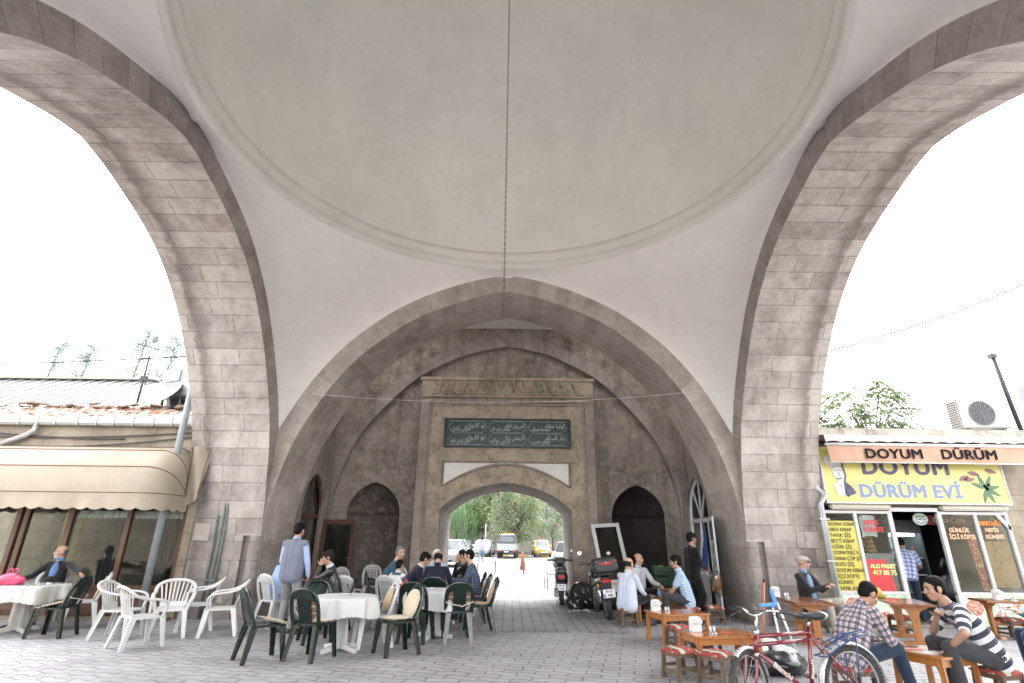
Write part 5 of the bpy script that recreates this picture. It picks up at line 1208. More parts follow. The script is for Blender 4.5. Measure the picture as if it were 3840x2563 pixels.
# black metal chairs just outside the gate
def metal_chair():
    o = empty('metal_chair', cat='chair'); m = m_blk
    MB().box(-.2, .2, -.2, .2, .45, .475).build('seat', m, o, bevel=.01)
    for sx in (-1, 1):
        for sy in (-1, 1): mb = MB(); mb.bar((sx*.185, sy*.185, .45), (sx*.2, sy*.21, 0), .024); mb.build('leg', m, o)
    mb = MB()
    for sx in (-1, 1): mb.bar((sx*.185, -.19, .45), (sx*.185, -.25, .92), .024)
    for z in (.58, .68, .78, .89): mb.bar((-.185, -.195-.12*(z-.45), z), (.185, -.195-.12*(z-.45), z), .03, .014)
    mb.build('backrest', m, o); return o
mc = metal_chair()
for i, (x, y, d, l) in enumerate(((1.55, 19.4, 100, 'black metal ladder-back chair beside the scooter at the gate'), (-1.6, 17.6, 200, 'black metal ladder-back chair at the gate behind the seated men'), (-1.15, 18.4, 250, 'black metal chair seen past the bald man at the gate'))): put(mc if i == 0 else copy_tree(mc), (x, y, .008), face_rz(d), l, 'black metal chairs at the gate')
# ---------------- bicycle ----------------
m_red = simple('red_frame_paint', (.14, .008, .013), .25, .2, 6, coat=.5); m_chrome = simple('chrome', (.6, .6, .6), .12, .1, 6, metal=1); m_tyre = simple('tyre_rubber', (.025, .025, .026), .8, .3, 20, .4, 60)
m_bluep = simple('blue_steel', (.015, .04, .13), .35, .25, 10); m_saddle = simple('black_vinyl', (.02, .02, .022), .35, .2, 8); m_greyv = simple('grey_vinyl', (.28, .28, .29), .4); m_galv = simple('dull_mudguard', (.52, .53, .53), .3, .12, 5, metal=.5); m_spoke = simple('spoke_steel', (.4, .4, .4), .3, metal=.8)
def Rz(a): return Matrix.Rotation(a, 4, 'Z')
def wheel(parent, c, r, tw, name='wheel', steer=0, spokes=28, knobs=0, mt=None):
    T_ = Matrix.Translation(c) @ Rz(steer); tr = lambda mb: setattr(mb, 'v', [tuple(T_ @ Vector(p)) for p in mb.v])
    mb = MB(); K = 56; mb.tube([((r-tw)*cos(2*pi*i/K), 0, (r-tw)*sin(2*pi*i/K)) for i in range(K)], tw, 8, closed=True)
    if knobs:
        for i in range(knobs):
            a = 2*pi*i/knobs; M_ = Matrix.Rotation(-a, 4, 'Y') @ Matrix.Translation((r-.002, 0, 0))
            for y in (-.012, .012): mb.box(-.004, .008, y-.008, y+.008, -.009+.006*(1 if y > 0 else -1), .009, 0, M_)
    tr(mb); w = mb.build(name, m_tyre, parent)
    mb = MB(); ri = r-tw*1.9; mb.tube([(ri*cos(2*pi*i/40), 0, ri*sin(2*pi*i/40)) for i in range(40)], .012, 6, closed=True); mb.tube([(0, -.045, 0), (0, .045, 0)], .022, 10); tr(mb); mb.build('rim', mt or m_chrome, w)
    mb = MB()
    for i in range(spokes):
        a = 2*pi*i/spokes; b = a+(.35 if i % 2 else -.35); mb.tube([(.02*cos(b), .03*(1 if i % 4 < 2 else -1), .02*sin(b)), (ri*cos(a), 0, ri*sin(a))], .0016, 3, sm=False)
    tr(mb); sp = mb.build('spokes', m_spoke, w); return w
bk = empty('bicycle', (3.30, 5.64, 0), R(13.5), 'red double-bar bicycle with blue rack and black saddle, parked in front', 'bicycle')
bk.scale = (.97, .97, .955); WR = .338; HB = Vector((0, 0, WR)); FHUB = Vector((-1.13, 0, WR)); ST = R(26)
wheel(bk, HB, WR, .026, knobs=64); wheel(bk, FHUB, WR, .024, steer=ST, knobs=0)
ht, hb_, stp, bb = Vector((-.985, 0, .80)), Vector((-1.015, 0, .635)), Vector((-.40, 0, .845)), Vector((-.475, 0, .28))
mb = MB(); mb.tube([ht, hb_], .023, 12); mb.tube([ht.lerp(hb_, .12), stp.lerp(bb, .08)], .0175, 12); mb.tube([ht.lerp(hb_, .55), stp.lerp(bb, .19)], .0175, 12)
mb.tube([hb_.lerp(ht, .15), bb], .0195, 12); mb.tube([stp, bb], .019, 12); mb.tube([(bb.x, -.04, bb.z), (bb.x, .04, bb.z)], .026, 12)
for s in (-1, 1): mb.tube([stp.lerp(bb, .1)+Vector((0, s*.02, 0)), HB+Vector((0, s*.06, 0))], .010, 8); mb.tube([bb+Vector((0, s*.02, 0)), HB+Vector((0, s*.06, 0))], .011, 8)
fr_ = mb.build('frame', m_red, bk)
for i, (a, b, t_) in enumerate(((hb_.lerp(ht, .15), bb, .45), (bb, stp, .38))):
    p = a.lerp(b, t_); d = (b-a).normalized(); M_ = Matrix.Translation(p+Vector((0, -.0205, 0))) @ Matrix.Rotation(-atan2(d.z, d.x), 4, 'Y') @ Matrix.Rotation(pi/2, 4, 'X'); text('lettering', 'Bianchi', (.062, .045)[i], simple('frame_letter', (.5, .48, .42), .4), bk, M_, .0008, .0012, sx=1.25)
T_ = Matrix.Translation((FHUB.x, 0, 0)) @ Rz(ST) @ Matrix.Translation((-FHUB.x, 0, 0)); tv = lambda L: [tuple(T_ @ Vector(p)) for p in L]
mb = MB()
for s in (-1, 1): mb.tube(tv([(-1.022, s*.03, .62), (-1.03, s*.05, .58), (-1.06, s*.052, .48), (-1.13, s*.05, WR)]), [.016, .016, .014, .010], 8)
mb.tube(tv([(-1.022, -.04, .625), (-1.022, .04, .625)]), .016, 8); mb.build('fork', m_red, bk)
mb = MB(); mb.tube([ht+Vector((.004, 0, .0)), Vector((-.965, 0, .955))], .0125, 10); mb.tube([ht+Vector((-.005, 0, -.01)), ht+Vector((.006, 0, .035))], .026, 12); mb.tube([hb_+Vector((0, 0, .012)), hb_+Vector((-.004, 0, -.022))], .026, 12); mb.build('stem', m_chrome, bk)
hbT = Matrix.Translation((-.965, 0, .96)) @ Rz(ST); hv = lambda L: [tuple(hbT @ Vector(p)) for p in L]
mb = MB(); mb.tube(crom(hv([(.12, -.30, .03), (.07, -.21, .045), (.0, -.12, .05), (-.02, -.05, .01), (-.02, 0, 0), (-.02, .05, .01), (0, .12, .05), (.07, .21, .045), (.12, .30, .03)]), 4), .0115, 8); hbar = mb.build('handlebar', m_chrome, bk)
for s in (-1, 1):
    g = crom(hv([(.065, s*.20, .046), (.095, s*.255, .04), (.135, s*.33, .022)]), 6); mb = MB(); mb.tube(g, [.016+.002*(i % 2) for i in range(len(g))], 8); mb.build('grip', m_saddle, hbar)
    mb = MB(); mb.tube(crom(hv([(.05, s*.185, .035), (.02, s*.2, .005), (.05, s*.27, -.02), (.09, s*.31, -.03)]), 4), .006, 6); mb.bar(*hv([(.055, s*.18, .04), (.03, s*.19, .0)]), .022, .03); mb.build('brake_lever', m_saddle, hbar)
mb = MB(); mb.tube(crom(hv([(.03, -.2, .0), (-.1, -.1, .06), (-.14, .05, -.02), (-.06, .04, -.2)])+[tuple(ht.lerp(hb_, .3)+Vector((.08, -.02, -.03)))], 6), .0035, 5); mb.tube(crom(hv([(.03, .2, .0), (-.12, .2, -.04), (-.17, .1, -.2), (-.06, .04, -.3)])+[tuple(Vector((-1.06, -.03, .60)))], 6), .0035, 5); mb.build('brake_cable', m_saddle, bk)
mb = MB(); mb.tube([stp, stp+Vector((.022, 0, .065))], .013, 8); mb.build('seat_post', m_chrome, bk)
# saddle: narrow nose towards the bars, wide grey rear
mb = MB(); prof = [(-.14, .012, .0), (-.12, .024, .004), (-.06, .03, .004), (0, .045, 0), (.05, .075, .004), (.10, .098, .012), (.14, .09, .012), (.155, .05, .004)]; K = 14
for i, (x, w, dz) in enumerate(prof):
    for j in range(K): t_ = 2*pi*j/K; mb.v.append((x, w*cos(t_), dz+(.028 if sin(t_) > 0 else .05 if i > 3 else .03)*sin(t_)))
for i in range(len(prof)-1):
    for j in range(K): mb.face((i*K+j, i*K+(j+1) % K, (i+1)*K+(j+1) % K, (i+1)*K+j), None, 1 if i >= 5 else 0, True)
mb.face(tuple(range(K))); mb.face(tuple((len(prof)-1)*K+j for j in range(K)), None, 1); mb.v = [(x-.37, y, z+.945) for x, y, z in mb.v]; mb.build('saddle', [m_saddle, m_greyv], bk)
mb = MB(); zt = .745
for s in (-1, 1): mb.tube([(-.36, s*.03, .60), (-.28, s*.055, .60), (-.18, s*.065, .66), (.06, s*.065, zt+.02), (.22, s*.065, zt+.045)], .008, 6); mb.tube([(.06, s*.065, zt+.01), (.0, s*.07, WR)], .007, 6); mb.tube([(-.26, s*.045, .69), (.0, s*.035, .775), (.2, s*.03, .80)], .006, 6)
for k in range(6): x = -.24+.09*k; z = .655+.025*k; mb.tube([(x, -.068, z+.01), (x+.02, .068, z+.03)], .006, 6)
mb.tube(crom([(-.28, -.06, .71), (-.3, 0, .75), (-.28, .06, .71)], 4), .006, 6); mb.build('rear_rack', m_bluep, bk)
def guard(a0, a1, c, r, w, T=None):
    mb = MB(); n = 26
    for i in range(n+1):
        a = a0+(a1-a0)*i/n
        for y, dr in ((-w, -.012), (-w*.6, .004), (0, .008), (w*.6, .004), (w, -.012)): p = (c.x+(r+dr)*cos(a), y, c.z+(r+dr)*sin(a)); mb.v.append(tuple(T @ Vector(p)) if T else p)
    for i in range(n):
        for k in range(4): mb.face((i*5+k, i*5+k+1, i*5+6+k, i*5+5+k), None, 0, True)
    return mb
guard(R(-2), R(185), HB, WR+.03, .032).build('mudguard', m_galv, bk); guard(R(12), R(122), FHUB, WR+.022, .028, T_).build('mudguard', m_galv, bk)
mb = MB(); mb.tube([(bb.x, -.05, bb.z), (bb.x-.08, -.06, bb.z-.13)], .009, 6); mb.box(bb.x-.13, bb.x-.03, -.13, -.06, bb.z-.145, bb.z-.12); mb.tube([(bb.x, .05, bb.z), (bb.x+.08, .06, bb.z+.13)], .009, 6); mb.box(bb.x+.03, bb.x+.13, .06, .13, bb.z+.12, bb.z+.145); mb.tube([(bb.x+.09*cos(2*pi*i/24), -.035, bb.z+.09*sin(2*pi*i/24)) for i in range(24)], .006, 6, closed=True); mb.build('crank', m_iron, bk)

# ---------------- scooter and motorcycle (seen from behind, local +y = ahead) ----------------
m_gloss = simple('black_gloss', (.012, .012, .013), .18, .3, 8, coat=.5); m_mattb = simple('black_moulding', (.028, .029, .03), .5, .2, 8); m_tail = simple('tail_red', (.42, .02, .015), .2); m_amber = simple('amber_lens', (.6, .22, .02), .25); m_plt = simple('plate_white', (.62, .62, .62), .4, .05); m_pblue = simple('plate_blue', (.02, .07, .35), .4); m_pink_ = simple('plate_ink', (.02, .02, .02), .5); m_eng = simple('engine_metal', (.16, .16, .16), .4, .3, 15, metal=.7)
def loft(mb, secs, m=0, sm=True, k=16, pw=.65):
    # rounded-rectangle sections: (y, centre z, half width, half height[, x offset])
    for s in secs:
        y, z, w, h = s[:4]; x0 = s[4] if len(s) > 4 else 0
        for j in range(k):
            t = 2*pi*j/k; c_, s_ = cos(t), sin(t); mb.v.append((x0+w*abs(c_)**pw*(1 if c_ > 0 else -1), y, z+h*abs(s_)**pw*(1 if s_ > 0 else -1)))
    n0 = len(mb.v)-k*len(secs)
    for i in range(len(secs)-1):
        for j in range(k): mb.face((n0+i*k+j, n0+i*k+(j+1) % k, n0+(i+1)*k+(j+1) % k, n0+(i+1)*k+j), None, m, sm)
    mb.face(tuple(n0+j for j in range(k)), None, m); mb.face(tuple(n0+(len(secs)-1)*k+j for j in range(k)), None, m); return mb
def plate_part(o, c, w, h, lines, tilt=-.15):
    M_ = Matrix.Translation(c) @ Matrix.Rotation(tilt, 4, 'X'); mb = MB(); mb.box(-w/2, w/2, -.006, .006, -h/2, h/2, 0, M_); p = mb.build('number_plate', m_plt, o, bevel=.004)
    mb = MB(); mb.box(-w/2+.008, -w/2+.04, -.0095, -.0065, -h/2+.012, -.005, 0, M_); mb.build('blue_band', m_pblue, p)
    for i, l in enumerate(lines): text('plate_lettering', l, h*.40, m_pink_, p, M_ @ Matrix.Translation((.012 if i else 0, -.0075, h*(.22 if i == 0 else -.24))) @ Matrix.Rotation(pi/2, 4, 'X'), .001, .002, sx=1.05)
def mwheel(o, y, r, w):
    mb = MB(); K = 40
    for i in range(K):
        t = 2*pi*i/K
        for dx, rr in ((-.5, .86), (-.5, .94), (-.3, .99), (0, 1), (.3, .99), (.5, .94), (.5, .86)): mb.v.append((dx*w, y+r*rr*cos(t), r+r*rr*sin(t)))
    for i in range(K):
        for k in range(6): a, b = i*7, ((i+1) % K)*7; mb.face((a+k, a+k+1, b+k+1, b+k), None, 0, True)
    t_ = mb.build('wheel', m_tyre, o)
    mb = MB(); mb.tube([(0, y+r*.83*cos(2*pi*i/28), r+r*.83*sin(2*pi*i/28)) for i in range(28)], w*.33, 6, closed=True); mb.tube([(-w*.6, y, r), (w*.6, y, r)], .04, 10)
    for i in range(5): a = 2*pi*i/5; mb.bar((0, y, r), (0, y+r*.82*cos(a), r+r*.82*sin(a)), .03, .02)
    mb.build('rim', m_eng, t_)
def mirror(o, s, base, tip, rx=.055, rz_=.045):
    mb = MB(); mb.tube(crom([base, (base[0]+(tip[0]-base[0])*.6, base[1], base[2]+(tip[2]-base[2])*.35), tip], 4), .006, 6); mb.ell(tip, (rx, .018, rz_), 14, 8); r = mb.build('mirror', m_mattb, o)
    mb = MB(); mb.poly([(tip[0]+rx*.85*cos(2*pi*i/18), tip[1]-.019, tip[2]+rz_*.85*sin(2*pi*i/18)) for i in range(18)]); mb.build('mirror_glass', m_chrome, r)
sc = empty('scooter', (1.47, 14.95, 0), R(-4), 'black scooter with red tail light and plate 39 LK 754, parked by the gate jamb', 'scooter')
mwheel(sc, 0, .25, .11); mwheel(sc, 1.25, .25, .10)
mb = MB(); loft(mb, [(-.22, .66, .09, .07), (-.16, .66, .14, .13), (.0, .63, .17, .17), (.25, .60, .185, .19), (.45, .55, .18, .18), (.58, .45, .17, .12)]); mb.build('body', m_gloss, sc)
mb = MB(); loft(mb, [(-.20, .80, .10, .03), (-.05, .825, .14, .05), (.3, .81, .15, .055), (.55, .79, .11, .045), (.66, .76, .06, .02)]); mb.build('seat', m_saddle, sc)
mb = MB(); mb.box(-.16, .16, .5, .98, .28, .34); mb.bar((0, .98, .3), (0, 1.12, .95), .34, .05, upv=(0, 1, 0), w2=.26); loft(mb, [(1.05, .62, .14, .25), (1.13, .66, .17, .30), (1.2, .70, .12, .22), (1.24, .70, .05, .12)]); mb.tube([(0, 1.25, .25), (0, 1.1, .95)], .05, 8); mb.build('leg_shield', m_gloss, sc)
mb = MB(); loft(mb, [(.98, 1.0, .10, .06), (1.05, 1.02, .16, .075), (1.16, 1.0, .13, .07), (1.2, .99, .06, .04)])
for s in (-1, 1): mb.tube([(s*.1, 1.05, 1.02), (s*.24, 1.0, 1.03), (s*.36, .93, 1.03)], .02, 8); mb.tube([(s*.22, 1.04, 1.03), (s*.35, 1.03, 1.0)], .008, 6)
mb.build('handlebar', m_mattb, sc)
mirror(sc, -1, (-.2, 1.0, 1.05), (-.36, .99, 1.24)); mirror(sc, 1, (.2, 1.0, 1.05), (.33, .99, 1.27))
mb = MB(); loft(mb, [(-.245, .665, .075, .035), (-.20, .665, .10, .05), (-.1, .665, .10, .05)]); mb.build('tail_light', m_tail, sc)
mb = MB(); mb.box(-.035, .035, -.24, -.2, .50, .52); mb.build('reflector', m_tail, sc)
mb = MB(); mb.prism([(-.08, .55), (.08, .55), (.07, .32), (-.07, .32)], lambda x, z, d: (x, -.24+d-.15*(z-.5), z), 0, .02); mb.build('rear_mudguard', m_mattb, sc)
plate_part(sc, (0, -.27, .43), .23, .15, ('39 LK', '754'))
mb = MB(); loft(mb, [(-.2, .24, .05, .05, .15), (.1, .24, .06, .06, .15), (.3, .26, .03, .03, .14)]); mb.build('silencer', m_eng, sc); mb = MB(); loft(mb, [(-.05, .26, .06, .09, -.13), (.3, .3, .09, .11, -.1), (.5, .3, .06, .08, -.08)]); mb.build('engine', m_eng, sc)
mb = MB(); mb.tube([(-.08, .2, .12), (-.13, .1, .02), (-.13, -.08, .012)], .012, 6); mb.tube([(.08, .2, .12), (.13, .1, .02), (.13, -.08, .012)], .012, 6); mb.build('stand', m_iron, sc)
mo = empty('motorcycle', (2.22, 12.38, 0), R(17), 'black motorcycle with a black top box and plate 39 SY 958, leaning on its stand', 'motorcycle')
mo.rotation_euler = (0, R(-6), R(2))
mwheel(mo, 0, .29, .10); mwheel(mo, 1.26, .29, .09)
mb = MB(); loft(mb, [(-.32, .80, .06, .04), (-.2, .79, .10, .08), (.1, .76, .11, .10), (.4, .70, .12, .09)]); mb.build('tail', m_gloss, mo)
mb = MB(); loft(mb, [(-.22, .885, .11, .03), (.1, .87, .13, .05), (.45, .83, .12, .05), (.55, .82, .08, .04)]); mb.build('seat', m_saddle, mo)
mb = MB(); loft(mb, [(.5, .84, .09, .08), (.62, .88, .15, .13), (.85, .90, .16, .14), (1.0, .87, .08, .08)]); mb.build('fuel_tank', m_gloss, mo)
mb = MB(); loft(mb, [(.25, .42, .13, .14), (.5, .42, .17, .18), (.75, .45, .12, .16)]); mb.tube([(.1, .7, .5), (.13, .6, .3), (.15, .2, .25)], .02, 8); mb.build('engine', m_eng, mo)
for s in (-1, 1): mb = MB(); mb.tube([(s*.1, -.02, .32), (s*.11, .12, .72)], .03, 8); mb.tube([(s*.1, -.02, .32), (s*.11, .12, .72)], .012, 6); mb.tube([(s*.11, 0, .36+.0)]+[(s*.11+.035*cos(i*1.6), .0+.0+.004*i, .36+.011*i+.035*0) for i in range(28)], .006, 5); mb.build('shock_absorber', m_chrome, mo)
mb = MB(); loft(mb, [(-.22, .34, .055, .055, .2), (-.18, .34, .07, .07, .2), (.25, .31, .07, .07, .18), (.5, .28, .04, .04, .15)]); mb.build('silencer', m_mattb, mo)
mb = MB()
for s in (-1, 1): mb.tube([(s*.09, 1.26, .29), (s*.1, 1.02, 1.0)], .024, 8); mb.tube([(s*.05, .98, 1.02), (s*.2, .95, 1.07), (s*.37, .86, 1.06)], .016, 8)
loft(mb, [(1.0, .95, .10, .10), (1.12, .95, .12, .12), (1.2, .95, .09, .09)]); mb.build('handlebar', m_mattb, mo)
mirror(mo, -1, (-.22, .95, 1.08), (-.30, .94, 1.30), .065, .06); mirror(mo, 1, (.22, .95, 1.08), (.38, .94, 1.24))
mb = MB(); mb.bar((-.1, -.1, .86), (-.1, -.38, .90), .03); mb.bar((.1, -.1, .86), (.1, -.38, .90), .03); mb.box(-.14, .14, -.45, -.12, .895, .915); mb.build('luggage_rack', m_mattb, mo)
bx = MB(); loft(bx, [(-.52, 1.03, .20, .06), (-.49, 1.03, .255, .105), (-.3, 1.03, .28, .115), (-.12, 1.03, .25, .11), (-.09, 1.03, .2, .07)], 0, True, 24, .5); tb = bx.build('top_box', m_mattb, mo)
bx = MB(); loft(bx, [(-.515, 1.115, .19, .05), (-.49, 1.12, .245, .085), (-.3, 1.125, .272, .10), (-.12, 1.12, .24, .085), (-.10, 1.115, .19, .05)], 0, True, 24, .55); bx.build('box_lid', m_mattb, tb)
bx = MB(); bx.prism([(-.20, 1.165), (.20, 1.165), (.185, 1.13), (.06, 1.085), (-.06, 1.085), (-.185, 1.13)], lambda x, z, d: (x, -.505+d-.0+.35*abs(x)*abs(x)*1.2, z), -.022, .03); bx.build('box_reflector', m_tail, tb)
bx = MB(); bx.ell((0, -.53, 1.125), (.016, .008, .016), 10, 6); bx.build('lock', m_chrome, tb)
mb = MB(); loft(mb, [(-.365, .745, .085, .035), (-.33, .75, .10, .055), (-.25, .76, .1, .055)]); mb.build('tail_light', m_tail, mo)
for s in (-1, 1): mb = MB(); mb.tube([(s*.09, -.28, .70), (s*.17, -.29, .69)], .008, 6); mb.ell((s*.19, -.30, .69), (.03, .028, .028), 10, 8); mb.build('indicator', m_amber, mo)
mb = MB(); mb.prism([(-.09, .74), (.09, .74), (.08, .40), (-.08, .40)], lambda x, z, d: (x, -.34+d-.22*(z-.6), z), 0, .02); mb.build('rear_mudguard', m_mattb, mo)
plate_part(mo, (.01, -.385, .53), .25, .16, ('39 SY', '958'), -.2)
mb = MB(); mb.tube([(-.1, .35, .3), (-.24, .22, .02), (-.28, .2, .012)], .012, 6); mb.build('stand', m_eng, mo)

# ---------------- parked cars beyond the gate ----------------
m_carglass = simple('car_glass', (.06, .075, .08), .06, .2, 2, coat=.3); m_lamp = simple('headlamp', (.45, .47, .48), .1, metal=.3); m_blackt = simple('black_trim', (.025, .025, .025), .5)
def car(name, loc, rz, paint, label, L=4.3, Wd=1.72, Ht=1.46, hatch=False, plate=None, taxi=False, tall=0):
    # local +y is the front
    o = empty(name, loc, rz, label, 'car', 'cars parked beyond the gate'); w = Wd/2; fy, ry = L*.5, -L*.5
    hood, cowl = .78+tall*.6, L*.5-L*.24-tall*.25; tail = ry+(.12 if hatch else .62)
    mb = MB(); loft(mb, [(ry, .55, w*.86, .22), (ry+.08, .58, w*.95, .30), (ry+.5, .60, w, .36), (0, .58, w, .36), (cowl, .58, w, .36), (fy-.45, .55, w*.98, .31), (fy-.12, .50, w*.90, .25), (fy, .46, w*.80, .17)], 0, True, 20, .45); b = mb.build('body', paint, o)
    z0, z1 = .90+tall*.25, Ht
    def ringz(z, k): return None
    g = [(tail, cowl+.12, w*.90, z0), (tail+.28, cowl-.55, w*.74, z1-.03)]
    mb = MB(); (a0, a1, aw, az), (c0, c1, cw, cz) = g
    P = [(-aw, a0, az), (aw, a0, az), (aw, a1, az), (-aw, a1, az), (-cw, c0, cz), (cw, c0, cz), (cw, c1, cz), (-cw, c1, cz)]
    mb.v += P
    for q in ((0, 1, 5, 4), (1, 2, 6, 5), (2, 3, 7, 6), (3, 0, 4, 7)): mb.face(q)
    mb.build('windows', m_carglass, o)
    mb = MB(); loft(mb, [(c0-.05, cz-.01, cw*.9, .02), (c0+.2, cz+.0, cw*1.02, .05), (c1-.2, cz+.0, cw*1.02, .05), (c1+.04, cz-.02, cw*.93, .02)], 0, True, 16, .5)
    for i, j in ((0, 4), (1, 5), (2, 6), (3, 7)): mb.bar(P[i], P[j], .08, .06)
    for s in (-1, 1): mb.bar((s*aw*.99, (a0+a1)/2, az), (s*cw, (c0+c1)/2, cz), .07, .05)
    mb.build('roof', paint, o)
    for s in (-1, 1):
        for y in (ry+.75, fy-.8):
            mb = MB(); K = 24; mb.lathe([(.001, 0), (.2, 0), (.3, .02), (.31, .1), (.3, .19), (.001, .19)], K); mb.v = [(s*(w-.17+z_), y+x_, .31+y_) for x_, y_, z_ in mb.v]; t_ = mb.build('wheel', m_tyre, o)
            mb = MB(); mb.lathe([(.001, .0), (.19, .0), (.2, .012)], 16); mb.v = [(s*(w+.022-z_*.4), y+x_, .31+y_) for x_, y_, z_ in mb.v]; mb.build('hubcap', m_eng, t_)
        mb = MB(); mb.ell((s*w*.72, fy-.18, .64), (.2, .14, .09), 12, 8); mb.build('headlight', m_lamp, o)
        mb = MB(); mb.ell((s*w*.80, ry+.1, .78), (.12, .10, .12), 12, 8); mb.build('tail_light', m_tail, o)
        mb = MB(); mb.ell((s*(w+.10), cowl-.15, .98+tall*.2), (.10, .06, .07), 10, 8); mb.build('door_mirror', paint, o)
    mb = MB(); loft(mb, [(fy-.06, .36, w*.55, .06), (fy+.012, .36, w*.5, .05)], 0, False, 12, .5); loft(mb, [(fy-.12, .60, w*.42, .035), (fy-.03, .60, w*.4, .03)], 0, False, 12, .5); mb.build('grille', m_blackt, o)
    for y, s in ((fy+.015, 1), (ry-.015, -1)): mb = MB(); mb.box(-.26, .26, y-.008, y+.008, .40, .51); mb.build('number_plate', m_plt, o)
    if taxi: mb = MB(); loft(mb, [(c1-.5, cz+.11, .2, .06), (c1-.35, cz+.11, .2, .06)]); mb.build('roof_sign', m_amber, o)
    return o
m_cwhite = simple('white_car_paint', (.36, .37, .38), .2, .04, 2, coat=.5); m_csilver = simple('silver_car_paint', (.34, .36, .38), .25, .05, 2, coat=.5, metal=.3); m_cyel = simple('yellow_cab_paint', (.38, .24, .015), .25, .06, 2, coat=.5); m_cgrey = simple('grey_car_paint', (.20, .22, .24), .25, .05, 2, coat=.5, metal=.3)
FR = pi
car('parked_car', (-3.55, 35.6, 0), FR-.05, m_cwhite, 'white car facing us, nearest of the cars seen through the gate', 4.5, 1.78, 1.5)
car('parked_car', (-2.35, 55.5, 0), FR-.12, m_csilver, 'silver grey hatchback facing us beside the walking man', 4.1, 1.7, 1.48, True)
car('taxi_cab', (3.25, 56.3, 0), FR+.05, m_cyel, 'small yellow taxi with a roof sign parked beyond the traffic cone', 3.9, 1.64, 1.5, False, taxi=True)
car('parked_car', (4.2, 33.5, 0), FR+.35, m_csilver, 'pale silver car half hidden behind the scooter', 4.4, 1.75, 1.46)
car('parked_van', (-8.0, 62, 0), FR, m_cwhite, 'tall white van behind the nearest white car', 4.8, 1.9, 2.0, True, tall=.6)
car('parked_car', (-4.9, 63, 0), FR, m_cgrey, 'grey car in the far row under the willow', 4.2, 1.7, 1.45)
car('parked_car', (-2.9, 66, 0), FR, m_cwhite, 'white car in the far row beside the willow', 4.2, 1.7, 1.45)
car('parked_car', (6.6, 64, 0), FR, m_cgrey, 'grey car in the far row behind the taxi', 4.2, 1.7, 1.45)
# white utility truck seen from behind
tk = empty('utility_truck', (0, 52.4, 0), R(-4), 'white utility truck with orange light bar, seen from behind in the car park', 'truck')
mb = MB(); mb.box(-.86, .86, -2.1, 2.1, .62, 1.22); mb.build('body', m_cwhite, tk, bevel=.05)
mb = MB(); mb.box(-.84, .84, -2.115, -2.08, .66, 1.2); mb.build('tailgate', m_cwhite, tk, bevel=.02)
mb = MB(); mb.prism([(-.80, 1.22), (.80, 1.22), (.70, 1.92), (-.70, 1.92)], lambda x, z, d: (x, d+.25*(z-1.22)*(1 if d < 0 else -1), z), -2.0, 1.0); mb.build('canopy', simple('dark_canopy', (.07, .075, .08), .4, .1, 2), tk, bevel=.05)
mb = MB(); mb.prism([(-.60, 1.36), (.60, 1.36), (.54, 1.80), (-.54, 1.80)], lambda x, z, d: (x, d+.25*(z-1.22), z), -2.035, -1.99); mb.build('rear_window', m_carglass, tk)
mb = MB(); loft(mb, [(-1.9, 1.94, .66, .03), (-1.4, 1.96, .72, .05), (.8, 1.96, .72, .05), (1.0, 1.94, .66, .03)]); mb.build('roof', m_cwhite, tk)
mb = MB(); mb.box(-.5, .5, .2, .45, 2.02, 2.14); mb.build('light_bar', m_amber, tk, bevel=.03)
mb = MB(); mb.box(-.88, .88, -2.3, -2.12, .5, .62); mb.box(-.3, .3, -2.25, -2.1, .34, .5); mb.build('bumper', m_blackt, tk, bevel=.02)
for s in (-1, 1):
    mb = MB(); mb.box(s*.68-.1, s*.68+.1, -2.32, -2.29, .52, .61); mb.build('tail_light', m_tail, tk)
    for y in (-1.35, 1.35): mb = MB(); mb.lathe([(.001, 0), (.33, 0), (.36, .03), (.36, .2), (.33, .23), (.001, .23)], 24); mb.v = [(s*(.62+z_), y+x_, .36+y_) for x_, y_, z_ in mb.v]; mb.build('wheel', m_tyre, tk)
mb = MB(); mb.box(-.2, .2, -2.335, -2.31, .5, .6); mb.build('number_plate', m_plt, tk)
# cone, two stub posts, lamp post
cn = empty('traffic_cone', (.86, 31.6, 0), 0, 'tall faded orange traffic cone standing in the car park', 'traffic cone')
MB().lathe([(.001, .92), (.03, .92), (.06, .86), (.17, .04), (.001, .04)], 20).build('cone', simple('faded_orange', (.40, .13, .09), .6, .2, 4), cn); mb = MB(); mb.box(-.26, .26, -.26, .26, 0, .045); mb.build('base', simple('faded_orange_base', (.36, .13, .09), .7), cn, bevel=.01)
for x, l in ((-.55, 'short wooden stub post left of the traffic cone'), (.80, 'short wooden stub post in front of the traffic cone')):
    mb = MB(); mb.bar((0, 0, 0), (.01, 0, .62), .08, .06); tag(mb.build('stub_post', simple('grey_post_wood', (.22, .18, .12), .85, .3, 10), None, (x, 27.2, 0), bevel=.008), l, 'post', 'stub posts beyond the gate')
mb = MB(); mb.tube([(0, 0, 0), (0, 0, 3.1)], .05, 8); tag(mb.build('white_post', m_white_f, None, (-2.35, 58, 0)), 'thin white post behind the walking man', 'post')
# castle wall at the end of the car park
m_castle = stone('castle_stone', (.22, .20, .175), (.10, .09, .075), bw=1.6, rh=.55, mortar=.03, stain=.4, pits=.2, blockvar=.25)
cw = empty('castle_wall', (0, 78, 0), 0, 'high pale stone castle wall with a terrace ledge behind the car park', 'wall')
mb = MB(); mb.box(-70, 70, 0, 3, 0, 7.0); mb.build('lower_wall', m_castle, cw); mb = MB(); mb.box(-70, 70, 1.2, 4, 7.0, 16); mb.build('upper_wall', m_castle, cw); mb = MB(); mb.box(-70, 70, -.15, 1.3, 7.004, 7.3); mb.build('ledge', m_castle, cw)
